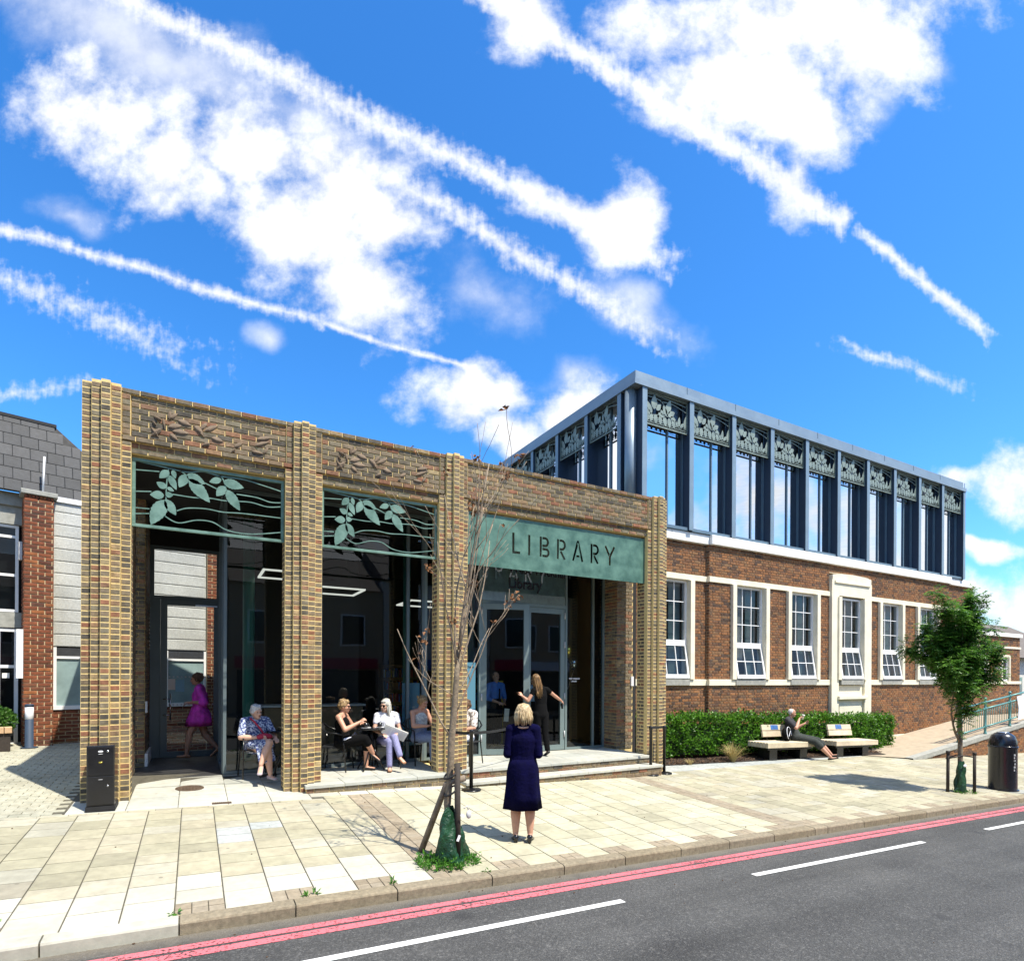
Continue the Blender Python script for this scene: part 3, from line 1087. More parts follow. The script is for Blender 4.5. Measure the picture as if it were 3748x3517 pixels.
def ridge_leaf(B, b, t, hw, y, h):
    """a carved leaf: outline on the wall face, raised along its midrib"""
    b = Vector(b); t = Vector(t); ax = t - b
    s_ = Vector((-ax.y, ax.x)).normalized()
    n = 7; vs = []; fs = []
    for i in range(n + 1):
        q = i / n; w = hw * math.sin(PI * q ** .8) ** .8 if 0 < q < 1 else .001
        p = b + ax * q
        for k, e in ((-1, 0.), (-.15, h), (.15, h * .35), (1, h * .75)):
            pp = p + s_ * (w * k)
            vs.append((pp.x, y - e * min(1, w / hw + .2), pp.y))
        pp = p + s_ * w * 1.02
        vs.append((pp.x, y + .004, pp.y))
    for i in range(n):
        for k in range(4):
            a = i * 5 + k
            fs.append((a, a + 1, a + 6, a + 5))
    B.add(vs, fs)


for bi, (xa, xb) in enumerate(BAYS):
    x0, x1 = xa + .162, xb - .162
    core = MB()
    core.box(x0 - .1, x1 + .1, .04, .36, 4.86, TOP - .012)
    core.box(x0 + .09, x1 - .09, .058, .36, 4.715, 4.86)
    core.box(x0, x1, .010, .06, 5.498, TOP - .012); core.box(x0, x1, .010, .06, 4.87, 4.93)
    core.box(x0, x0 + .1, .010, .06, 4.90, 5.52); core.box(x1 - .1, x1, .010, .06, 4.90, 5.52)
    core.build('beam', 'lib_mortar', lib)
    BL = .2083
    wall_bricks(LB, (x0, 0), 0, x1 - x0, 5.495, TOP, .075, length=BL, depth=.09, mort=.014, seen=1.4)
    wall_bricks(LB, (x0, 0), 0, x1 - x0, 4.862, 4.937, .075, length=BL, depth=.09, mort=.014, phase=.05, seen=1.4)
    wall_bricks(LB, (x0 + .09, .05), 0, x1 - x0 - .18, 4.712, 4.860, .074, length=BL, depth=.09, mort=.014, seen=1.4)
    wall_bricks(LB, (x0 + .1, .032), 0, x1 - x0 - .2, 4.940, 5.493, .079, length=BL, depth=.06, mort=.014, seen=1.4)
    for xs in (x0, x1 - .1):
        z = 4.94
        while z < 5.48:
            LB.add((xs + .05, .045, z + .0395), (.09, .09, .069)); z += .079
    if bi < 2:
        for b_, t_, hw in RELIEF:
            B = MB(); ox = xa + .27
            ridge_leaf(B, (b_[0] + ox, b_[1] + 3.735), (t_[0] + ox, t_[1] + 3.735), hw * .72, .027, .024)
            B.build('relief_leaf', 'relief_brick', lib, True)
    # coping top and flat roof behind
    bx('coping', 'lib_mortar', x0, x1, .02, .34, TOP - .011, TOP - .004, lib)
bx('roof_slab', 'black_matte', -.2, 9.9, .36, 4.24, 5.25, 5.40, lib)
bx('roof_slab', 'black_matte', 4.4, 9.9, 4.25, 9.0, 5.25, 5.40, lib)

# green metal leaf screens in bays one and two
LEAVES = [[(0.385, 0.416), (0.221, 0.048), 0.088], [(0.393, 0.426), (0.523, 0.22), 0.058], [(0.377, 0.48), (0.208, 0.466), 0.056], [(0.393, 0.492), (0.489, 0.503), 0.038], [(0.404, 0.587), (0.286, 0.651), 0.044], [(0.416, 0.598), (0.497, 0.555), 0.026], [(0.44, 0.771), (0.526, 0.579), 0.042], [(0.431, 0.835), (0.32, 0.713), 0.049], [(0.48, 0.853), (0.513, 0.737), 0.03], [(0.651, 0.818), (0.559, 0.622), 0.058], [(0.651, 0.818), (0.886, 0.724), 0.067], [(0.685, 0.766), (0.947, 0.464), 0.079], [(1.092, 0.827), (0.937, 0.762), 0.044], [(1.118, 0.802), (1.393, 0.75), 0.067], [(1.145, 0.729), (1.029, 0.573), 0.058], [(1.162, 0.683), (1.341, 0.405), 0.067]]
WIRES = [[(0.039, 0.783), (0.32, 0.806)], [(0.04, 0.487), (0.226, 0.512)], [(0.481, 0.515), (0.744, 0.509), (0.947, 0.531), (1.154, 0.525), (1.475, 0.554), (1.715, 0.52), (1.913, 0.55)], [(0.041, 0.262), (0.204, 0.268)], [(0.531, 0.287), (0.662, 0.345), (0.896, 0.37), (1.12, 0.354), (1.386, 0.372), (1.914, 0.376)], [(0.042, 0.18), (0.212, 0.204)], [(0.378, 0.2), (0.548, 0.12), (0.779, 0.19), (0.982, 0.189), (1.174, 0.097), (1.477, 0.077), (1.915, 0.158)], [(0.878, 0.742), (1.032, 0.681)], [(1.295, 0.645), (1.566, 0.638), (1.752, 0.597), (1.912, 0.611)], [(0.039, 0.911), (0.193, 0.894), (0.431, 0.873), (0.659, 0.857), (0.86, 0.902), (1.083, 0.874), (1.383, 0.877), (1.657, 0.834), (1.912, 0.784)], [(0.401, 0.4), (0.404, 0.587), (0.416, 0.757), (0.431, 0.873)], [(1.162, 0.673), (1.127, 0.804), (1.092, 0.866), (1.048, 0.884)], [(0.66, 0.8), (0.61, 0.839), (0.561, 0.868)]]


def smooth_line(pts, k=5):
    pts = [Vector(p) for p in pts]
    if len(pts) < 3: return pts
    out = []
    for i in range(len(pts) - 1):
        p0 = pts[max(i - 1, 0)]; p1 = pts[i]; p2 = pts[i + 1]; p3 = pts[min(i + 2, len(pts) - 1)]
        for j in range(k):
            t = j / k
            out.append(.5 * ((2 * p1) + (p2 - p0) * t + (2 * p0 - 5 * p1 + 4 * p2 - p3) * t * t + (3 * p1 - p0 - 3 * p2 + p3) * t ** 3))
    return out + [pts[-1]]


def ribbon(B, pts, w, y0, y1):
    pts = smooth_line(pts)
    n = len(pts); L = []; R = []
    for i, p in enumerate(pts):
        t = (pts[min(i + 1, n - 1)] - pts[max(i - 1, 0)]).normalized()
        s_ = Vector((-t.y, t.x)) * w
        L.append(p + s_); R.append(p - s_)
    vs = []
    for a, b in zip(L, R): vs += [(a.x, y0, a.y), (b.x, y0, b.y), (b.x, y1, b.y), (a.x, y1, a.y)]
    fs = []
    for i in range(n - 1):
        for k in range(4):
            a = i * 4 + k; b = i * 4 + (k + 1) % 4
            fs.append((a, a + 4, b + 4, b))
    fs += [(0, 1, 2, 3), tuple((n - 1) * 4 + q for q in (3, 2, 1, 0))]
    B.add(vs, fs, .5)


for bi in range(2):
    ox, oz = BAYS[bi][0] + .272, 3.735
    Wd, Ht, t = BAYS[bi][1] - BAYS[bi][0] - .55, .945, .042
    fr = MB()
    fr.cbox(ox, ox + Wd, .10, .14, oz, oz + t, .004); fr.cbox(ox, ox + Wd, .10, .14, oz + Ht - t, oz + Ht, .004)
    fr.cbox(ox, ox + t, .101, .139, oz + t, oz + Ht - t, .004); fr.cbox(ox + Wd - t, ox + Wd, .101, .139, oz + t, oz + Ht - t, .004)
    scr = fr.build('leaf_screen', 'screen_green', lib)
    scr['label'] = 'green metal screen of leaves and wavy wires'
    for b_, t_, hw in LEAVES:
        B = MB(); B.plate([(x + ox, z + oz) for x, z in leaf_poly(b_, t_, hw, 15, .05)], .108, .116)
        B.build('screen_leaf', 'screen_green', scr)
    for w in WIRES:
        B = MB(); ribbon(B, [(x + ox, z + oz) for x, z in w], .0075, .117, .125)
        B.build('screen_wire', 'screen_green', scr)

# the sign: a green plate with stencil-cut letters
SX0, SX1, SZ0, SZ1 = 5.285, 9.53, 3.715, 4.672


def arc_pts(cx, cz, rx, rz, a0, a1, n=8):
    return [(cx + rx * math.cos(a0 + (a1 - a0) * i / n), cz + rz * math.sin(a0 + (a1 - a0) * i / n)) for i in range(n + 1)]


def stroke(pts, w):
    pts = [Vector(p) for p in pts]; n = len(pts); L = []; R = []
    for i, p in enumerate(pts):
        t0 = (pts[i] - pts[i - 1]).normalized() if i > 0 else (pts[1] - pts[0]).normalized()
        t1 = (pts[i + 1] - pts[i]).normalized() if i < n - 1 else t0
        t = (t0 + t1).normalized(); s_ = Vector((-t.y, t.x)); k = 1 / max(.5, s_.dot(Vector((-t0.y, t0.x))))
        L.append(p + s_ * w * k); R.append(p - s_ * w * k)
    return [tuple(q) for q in L] + [tuple(q) for q in R[::-1]]


def letter_shapes():
    zb, zt = 4.013, 4.402
    h = zt - zb; w = .0235; out = []
    # L
    out.append(stroke([(6.256, zt), (6.256, zb + w), (6.405, zb + w)], w))
    out.append(stroke([(6.604, zt), (6.604, zb)], w))

    def bowl(x, z0, z1, wd):
        zc = (z0 + z1) / 2; rz = (z1 - z0) / 2 - w
        return stroke([(x + .035, z1 - w), (x + wd - rz * .8 - w, z1 - w)] + arc_pts(x + wd - rz * .8 - w, zc, rz * .8, rz, PI / 2, -PI / 2, 7)[1:-1] + [(x + wd - rz * .8 - w, z0 + w), (x + .035, z0 + w)], w)
    # B
    x = 6.838
    out.append(stroke([(x + w, zt), (x + w, zb)], w))
    B_ = x + 2 * w + .014 - .035
    out.append(bowl(B_, zb + h * .50, zt, .185)); out.append(bowl(B_, zb, zb + h * .455, .200))
    for x in (7.236, 8.052):
        out.append(stroke([(x + w, zt), (x + w, zb)], w))
        B_ = x + 2 * w + .014 - .035
        out.append(bowl(B_, zb + h * .44, zt, .185))
        out.append(stroke([(x + .088, zb + h * .40), (x + .185, zb)], w))
    # A
    out.append(stroke([(7.622, zb), (7.733, zt), (7.742, zt), (7.850, zb)], w))
    out.append(stroke([(7.700, zb + h * .26), (7.775, zb + h * .26)], w * .85))
    # Y
    out.append(stroke([(8.428, zt), (8.535, zb + h * .50)], w)); out.append(stroke([(8.660, zt), (8.548, zb + h * .46), (8.548, zb)], w))
    return out


def cut_plate(name, outer, holes, y, t, m, parent):
    cu = bpy.data.curves.new(name, 'CURVE'); cu.dimensions = '2D'; cu.fill_mode = 'BOTH'; cu.extrude = t / 2
    for poly in [outer] + holes:
        sp = cu.splines.new('POLY'); sp.points.add(len(poly) - 1)
        for p, q in zip(sp.points, poly): p.co = (q[0], q[1], 0, 1)
        sp.use_cyclic_u = True
    o = bpy.data.objects.new(name, cu); COL.objects.link(o)
    bpy.context.view_layer.update()
    me = bpy.data.meshes.new_from_object(o.evaluated_get(bpy.context.evaluated_depsgraph_get()))
    bpy.data.objects.remove(o)
    me.name = name; me.materials.clear(); me.materials.append(MATS[m])
    o = bpy.data.objects.new(name, me); COL.objects.link(o)
    o.location = (0, y + t / 2, 0); o.rotation_euler = (PI / 2, 0, 0)
    return adopt(o, parent)


sg = cut_plate('sign_board', [(SX0, SZ0), (SX1, SZ0), (SX1, SZ1), (SX0, SZ1)], letter_shapes(), .10, .012, 'sign_green', lib)
sg['label'] = 'green metal sign board with cut-out letters reading LIBRARY'

# steps and plinth: treads of pale slabs on a brick riser
LBs = LB


def tread(x0, x1, y0, y1, zt, th=.05):
    n = max(1, round((x1 - x0) / .62)); w = (x1 - x0) / n
    for i in range(n):
        B = MB(); B.tbox(x0 + i * w + .003, x0 + (i + 1) * w - .003, y0, y1 - .004, zt - th, zt, .006)
        B.build('tread_slab', 'porch_slab_piece', lib)


tread(2.50, 4.86, -.24, .30, .035)
tread(5.10, 9.46, -.14, .40, .055)
tread(5.06, 9.52, -.46, -.145, -.10)
for y0, y1 in ((.30, .86), (.86, 1.42)):
    tread(2.62, 4.90, y0, y1, .035); tread(5.1, 9.5, y0 + .1, min(y1 + .1, 1.45), .055)
for (x0, x1, y, z1, z0) in ((2.52, 4.86, -.215, -.015, -.20), (5.12, 9.46, -.115, .005, -.13), (5.06, 9.50, -.435, -.15, -.34)):
    bx('step_riser', 'lib_mortar', x0, x1, y + .006, y + .22, z0, z1, lib)
    wall_bricks(LB, (x0, y), 0, x1 - x0, z1 - .075 * max(1, round((z1 - z0) / .075)), z1, .075, depth=.05)
LBo = LB.build(lib)
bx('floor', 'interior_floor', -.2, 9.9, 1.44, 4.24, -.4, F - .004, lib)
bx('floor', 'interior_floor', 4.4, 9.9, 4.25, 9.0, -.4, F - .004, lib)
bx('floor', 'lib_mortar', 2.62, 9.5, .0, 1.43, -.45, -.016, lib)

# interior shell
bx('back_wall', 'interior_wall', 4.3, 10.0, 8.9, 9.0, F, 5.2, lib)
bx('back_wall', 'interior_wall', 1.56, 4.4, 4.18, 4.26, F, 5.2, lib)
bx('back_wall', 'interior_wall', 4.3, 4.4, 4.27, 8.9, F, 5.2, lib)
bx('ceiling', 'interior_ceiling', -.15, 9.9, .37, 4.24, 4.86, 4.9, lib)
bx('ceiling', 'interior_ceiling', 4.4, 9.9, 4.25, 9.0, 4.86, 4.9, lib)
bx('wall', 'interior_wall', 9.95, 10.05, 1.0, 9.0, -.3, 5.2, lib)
# left flank: brick wall pieces with a gap
B2 = Pieces('flank_brick', 'flank_brickwork', 'lib_brick', False, 60)
bx('flank_wall', 'lib_mortar', -.19, .152, .44, 2.30, -.1, 4.86, lib)
wall_bricks(B2, (.16, .44), PI / 2, 1.86, F, 4.85, .0752, depth=.05, seen=.6)
bx('flank_wall', 'lib_mortar', -.19, .25, 3.0, 4.2, -.1, 4.86, lib)
wall_bricks(B2, (.258, 3.0), PI / 2, 1.2, F, 4.85, .0752, depth=.05, seen=.5)
wall_bricks(B2, (-.19, 2.992), 0, .44, F, 4.85, .0752, depth=.05, seen=.5)
bx('flank_wall', 'lib_mortar', 9.462, 9.93, .975, 1.6, -.1, 4.86, lib)
wall_bricks(B2, (9.455, .966), 0, .475, .06, 4.86, .0752, depth=.05, seen=1.5)
wall_bricks(B2, (9.453, 1.6), -PI / 2, .63, .06, 4.86, .0752, depth=.05, seen=1.0)
B2.build(lib)
bx('white_skirting', 'white_stone', .255, .30, 3.0, 4.15, F, .27, lib)
bx('key_pad', 'grey_white', .268, .30, 2.86, 2.98, 1.02, 1.22, lib)
bx('bell_push', 'white_plastic', 9.86, 9.93, .93, .962, 1.50, 1.72, lib)


# glazing
def frame_rect(name, m, x0, x1, z0, z1, y0, y1, w, parent, bars_x=(), bars_z=(), pane='glass', M=None, bw=None):
    b = MB(); bw = bw or w
    b.box(x0, x0 + w, y0, y1, z0, z1, M=M); b.box(x1 - w, x1, y0, y1, z0, z1, M=M)
    b.box(x0 + w, x1 - w, y0 + .001, y1 - .001, z1 - w, z1, M=M); b.box(x0 + w, x1 - w, y0 + .001, y1 - .001, z0, z0 + w, M=M)
    xs = [x0 + w] + sorted(bars_x) + [x1 - w]; zs = [z0 + w] + sorted(bars_z) + [z1 - w]
    for x in bars_x: b.box(x - bw / 2, x + bw / 2, y0 + .002, y1 - .002, z0 + w, z1 - w, M=M)
    for z in bars_z: b.box(x0 + w, x1 - w, y0 + .003, y1 - .003, z - bw / 2, z + bw / 2, M=M)
    fo = b.build(name, m, parent)
    ym = (y0 + y1) / 2
    for i in range(len(xs) - 1):
        for j in range(len(zs) - 1):
            a = xs[i] + (bw / 2 if i else 0); c = xs[i + 1] - (bw / 2 if i < len(xs) - 2 else 0)
            e = zs[j] + (bw / 2 if j else 0); f_ = zs[j + 1] - (bw / 2 if j < len(zs) - 2 else 0)
            p = MB(); q = [Vector((a, ym, e)), Vector((c, ym, e)), Vector((c, ym, f_)), Vector((a, ym, f_))]
            if M: q = [M @ k for k in q]
            p.quad(*q); p.build('pane', pane, fo)
    return fo


GY = 1.45
frame_rect('glazed_wall', 'grey_metal', 1.455, 2.50, F, 4.85, GY - .04, GY + .04, .05, lib)
frame_rect('glazed_wall', 'grey_metal', 2.50, 3.0 + 2.0, F, 4.85, GY - .04, GY + .04, .055, lib, bars_x=(3.02, 4.66))
# side glass of the porch and the rear glazed door wall
Mside = Matrix.Translation((1.47, 1.5, 0)) @ Matrix.Rotation(PI / 2, 4, 'Z')
frame_rect('glazed_wall', 'grey_metal', .0, 2.7, F, 4.85, -.035, .035, .045, lib, bars_x=(1.35,), M=Mside)
frame_rect('glazed_wall', 'grey_metal', .26, 1.52, 3.22, 4.28, 4.15, 4.21, .07, lib, pane='glass_door')
bx('header_beam', 'interior_ceiling', -.1, 1.55, 4.12, 4.24, 4.28, 4.87, lib)
bx('door_side', 'grey_metal', .26, .44, 4.15, 4.21, F, 3.22, lib)
dr = frame_rect('glass_door', 'grey_metal', .445, 1.50, F, 3.215, 4.10, 4.15, .115, lib, pane='glass_door')
b = MB(); b.tube([(.62, 4.03, .80), (.62, 4.03, 1.33)], .014, 8); b.tube([(.50, 4.10, .90), (.50, 4.03, .90), (.62, 4.03, .90)], .009, 6); b.tube([(.50, 4.10, 1.22), (.50, 4.03, 1.22), (.62, 4.03, 1.22)], .009, 6)
b.build('handle', 'chrome', dr, True)
b = MB()
for i in range(12):
    for z in (1.66, 1.10): b.lathe([(.022, 0), (.022, .001), (0, .001)], 10, (0, 0, 0)) if False else b.ball((.60 + i * .07, 4.115, z), .017, .001, .017, 8, 4)
b.build('glass_marking', 'grey_white', dr)
bx('notice', 'paper', .57, .70, 4.105, 4.109, 1.40, 1.62, dr); bx('notice', 'poster_blue', .705, .86, 4.105, 4.109, 1.36, 1.60, dr)
bx('door_closer', 'chrome', 1.05, 1.45, 4.06, 4.09, 3.10, 3.13, dr)

# bay three: sidelights, lettered transom, two doors (the first stands ajar)
frame_rect('glazed_wall', 'door_metal', 5.0, 6.24, F, 4.85, GY - .04, GY + .04, .05, lib)
frame_rect('glazed_wall', 'door_metal', 8.345, 9.46, F + .02, 4.85, GY - .04, GY + .04, .05, lib, bars_x=(9.13,))
tr = bx('transom_panel', 'sign_back', 6.245, 8.34, GY - .02, GY + .03, 3.30, 4.06, lib)
pn = MB(); pn.quad((6.245, GY - .028, 3.30), (8.34, GY - .028, 3.30), (8.34, GY - .028, 4.06), (6.245, GY - .028, 4.06)); pn.build('pane', 'glass_transom', tr)
text_obj('lettering', 'Library', .315, 'ink', 6.875, GY - .032, 3.60, tr, bold=.006, sx=.93)
text_obj('lettering', 'West Wickham', .315, 'ink', 6.875, GY - .032, 3.925, tr, bold=.006, sx=.80)
bx('door_frame', 'door_metal', 6.245, 8.34, GY - .045, GY + .045, 3.225, 3.30, lib)
bx('door_frame', 'door_metal', 6.245, 8.34, GY - .04, GY + .04, 4.06, 4.85, lib)


def door_leaf(x0, x1, hinge, ang, hx):
    M = Matrix.Translation((hinge, GY, 0)) @ Matrix.Rotation(ang, 4, 'Z') @ Matrix.Translation((-hinge, 0, 0))
    dl = frame_rect('door', 'door_metal', x0, x1, F + .03, 3.22, -.03, .03, .115, lib, M=M)
    b = MB()
    for z in (.35, 1.2, 2.35, 3.0): b.tube([M @ Vector((hx, -.045, z)), M @ Vector((hx, -.045, z + .14))], .014, 8)
    b.build('hinge', 'grey_white', dl, True)
    return dl


door_leaf(6.25, 7.27, 6.25, -.32, 6.262)
d2 = door_leaf(7.33, 8.335, 8.335, 0., 8.325)
# poster inside the sidelight, behind pier three
ps = bx('display_screen', 'screen_lit', 5.72, 6.15, GY + .05, GY + .056, .80, 1.99, lib)
bx('screen_band', 'screen_dark', 5.722, 6.148, GY + .046, GY + .0495, .80, 1.02, ps)
text_obj('screen_text', 'West Wickham', .085, 'ink', 6.115, GY + .0485, 1.87, ps, align='RIGHT', ext=.0005, bold=.002)
text_obj('screen_text', 'Library', .085, 'ink', 5.93, GY + .0485, 1.76, ps, align='RIGHT', ext=.0005, bold=.002)
# teal columns, counter, shelves, lamps inside
for (cx, cy_, r) in ((1.96, 3.0, .105), (4.86, 2.1, .075), (7.9, 5.5, .12)):
    b = MB(); b.lathe([(r * 1.15, F), (r * 1.15, F + .05), (r, F + .06), (r, 4.86)], 20, (cx, cy_, 0))
    b.build('column', 'teal_column', lib, True)
for (x, y, z, lab) in ((2.62, 2.55, 3.62, 'lit rectangular ring lamp hanging behind the first green screen'), (3.55, 2.75, 3.42, 'lit rectangular ring lamp hung beside the second brick pier'),
                       (5.55, 2.9, 3.30, 'lit rectangular ring lamp seen left of the third brick pier')):
    t = thing('ring_lamp', lab, 'lamp', (x, y, z), 0, 'ring lamps hanging in the library')
    b = MB()
    for a in ((-.5, .5, -.5, -.46), (-.5, .5, .46, .5), (-.5, -.46, -.46, .46), (.46, .5, -.46, .46)): b.box(a[0], a[1], a[2], a[3], .0, .03)
    o = b.build('lamp_ring', 'lamp_white'); o.parent = t
    b = MB()
    for sx_ in (-.47, .47):
        for sy_ in (-.47, .47): b.tube([(sx_, sy_, .03), (sx_ * .2, sy_ * .2, 4.86 - z)], .003, 5)
    o = b.build('suspension_wire', 'black_matte'); o.parent = t
# a cafe counter and bookcases
t = thing('cafe_counter', 'dark cafe counter with machine behind the window of the middle bay', 'counter', (3.3, 3.7, F))
for nm, m_, a in (('counter_front', 'shelf_wood', (-1.0, 1.0, -.3, .3, 0, 1.0)), ('worktop', 'grey_white', (-1.05, 1.05, -.35, .35, 1.0, 1.04)), ('coffee_machine', 'chrome', (-.5, .1, -.1, .25, 1.04, 1.42)), ('cup_rack', 'white_plastic', (-.45, .05, -.05, .2, 1.42, 1.50))):
    o = MB().box(*a).build(nm, m_); o.parent = t
bkm = ['cloth_red', 'cloth_blue', 'paper', 'leather_tan', 'cloth_dkgreen', 'yellow_card']
for bxi, (x, y, lab) in enumerate(((6.9, 8.4, 'tall bookcase of mixed books seen through the open door leaf'), (8.9, 8.4, 'tall bookcase of mixed books deep behind the balloons'),)):
    t = thing('bookcase', lab, 'bookcase', (x, y, F), 0, 'bookcases at the back of the library')
    b = MB(); b.box(-.75, -.71, -.18, .18, 0, 2.0); b.box(.71, .75, -.18, .18, 0, 2.0); b.box(-.71, .71, .15, .18, 0, 2.0)
    for k in range(6): b.box(-.71, .71, -.18, .15, .05 + k * .385, .08 + k * .385)
    o = b.build('carcass', 'shelf_wood'); o.parent = t
    for k in range(5):
        bb = [MB() for _ in bkm]; xx = -.70
        while xx < .64:
            wd = random.uniform(.025, .06); q = random.randrange(len(bkm)); bb[q].box(xx, xx + wd, -.15, .10, .081 + k * .385, .081 + k * .385 + random.uniform(.2, .29)); xx += wd + .003
        for q, B in enumerate(bb):
            if B.v: o = B.build('book_row', bkm[q]); o.parent = t; o['kind'] = 'stuff'
# ------------------------------------------------------------------ the older brick building with the glazed upper storey
main = thing('main_building', 'red brick building with white sash windows and blue glazed upper storey', 'building', (10.5, 1.6, 0))
MBK = Pieces('brick', 'brickwork', 'red_brick', False, 300)
BY = 1.62                              # face of the projecting middle part
ends = ((10.42, 13.15, 1.72), (13.15, 25.98, BY), (25.98, 28.1, 1.72))
WIN = [11.87, 14.77, 17.16, 19.57, 21.99, 24.38, 27.28]
zb_ = -1.0
for i, (x0, x1, y) in enumerate(ends):
    ops = []
    for wx in WIN:
        if x0 < wx < x1: ops.append((wx - .77 - x0, wx + .77 - x0, 1.48, 4.42))
    if i == 1: ops.append((18.49 - x0, 20.67 - x0, -1.2, 5.02))
    # mortar wall cut round the windows
    core = MB()
    xs = sorted({x0, x1} | {x0 + q for o_ in ops for q in o_[:2]})
    for a, b in zip(xs[:-1], xs[1:]):
        mid = (a + b) / 2 - x0
        hit = [o_ for o_ in ops if o_[0] < mid < o_[1]]
        if not hit: core.box(a, b, y + .008, y + .35, zb_, 5.30)
        else:
            zl_ = min(o_[2] for o_ in hit); zh_ = max(o_[3] for o_ in hit)
            if zl_ > zb_: core.box(a, b, y + .008, y + .35, zb_, zl_)
            core.box(a, b, y + .008, y + .35, zh_, 5.30)
    core.build('wall', 'red_mortar', main)
    wall_bricks(MBK, (x0, y), 0, x1 - x0, -.98, 5.28, .0754, 'flemish', .228, .05, .013, [(o_[0], o_[1], o_[2], o_[3]) for o_ in ops] + [(-1, 40, 1.484, 1.65), (-1, 40, 4.28, 4.42)], proud=.004, jit=.003)
# returns of the step and the far corner
for (x, y0, y1, ang, ln) in ((13.15, BY, 1.72, -PI / 2, .10),):
    wall_bricks(MBK, (x, y1), ang, ln, -.98, 5.28, .0754, 'flemish', .228, .05, .013, [(-1, 9, 1.484, 1.65), (-1, 9, 4.28, 4.42)], seen=.3)
bx('wall', 'red_mortar', 10.42, 10.44, 1.75, 9.0, -1, 5.3, main)
bx('wall', 'red_mortar', 28.08, 28.1, 1.75, 9.0, -1, 5.3, main)
MBK.build(main)
# stone courses
for (x0, x1, y) in ends:
    segs = [(x0, x1)] if x1 - x0 < 5 else [(x0, 18.49), (20.67, x1)]
    for a, b in segs:
        bx('sill_course', 'cream_stone', a - (.03 if a == 13.15 else 0), b, y - .05, y + .2, 1.484, 1.65, main, .008)
        bx('lintel_course', 'cream_stone', a - (.03 if a == 13.15 else 0), b, y - .045, y + .2, 4.275, 4.42, main, .008)
    n = round((x1 - x0) / 1.6)
    for k in range(n):
        bx('parapet_stone', 'white_stone', x0 + (x1 - x0) * k / n + .003, x0 + (x1 - x0) * (k + 1) / n - .003, y - .10, y + .3, 5.28, 5.53, main, .01)
bx('plinth_course', 'cream_stone', 21.2, 28.1, BY - .02, BY + .05, -.30, -.24, main, .006)
# the stone surround in the middle
sx0, sx1 = 18.49, 20.67
sur = MB()
sur.plate([(sx0, -1.0), (18.86, -1.0), (18.86, 4.32), (20.29, 4.32), (20.29, -1.0), (sx1, -1.0), (sx1, 4.80), (sx1 - .03, 4.80), (sx1 - .03, 4.96), (20.2, 5.01), (19.58, 5.03), (18.96, 5.01), (sx0 + .03, 4.96), (sx0 + .03, 4.80), (sx0, 4.80)], BY - .10, BY + .25)
so = sur.build('stone_surround', 'cream_stone', main)
bx('surround_panel', 'cream_stone', 18.86, 20.29, BY - .03, BY + .2, -1.0, 1.48, so)
bx('surround_panel', 'cream_stone', 18.98, 20.17, BY - .055, BY - .031, -.9, .92, so, .01)
bx('surround_ledge', 'cream_stone', 18.80, 20.35, BY - .17, BY - .031, 1.03, 1.14, so, .012)
bx('surround_ledge', 'cream_stone', 18.62, 20.54, BY - .14, BY - .101, 4.70, 4.78, so, .012)


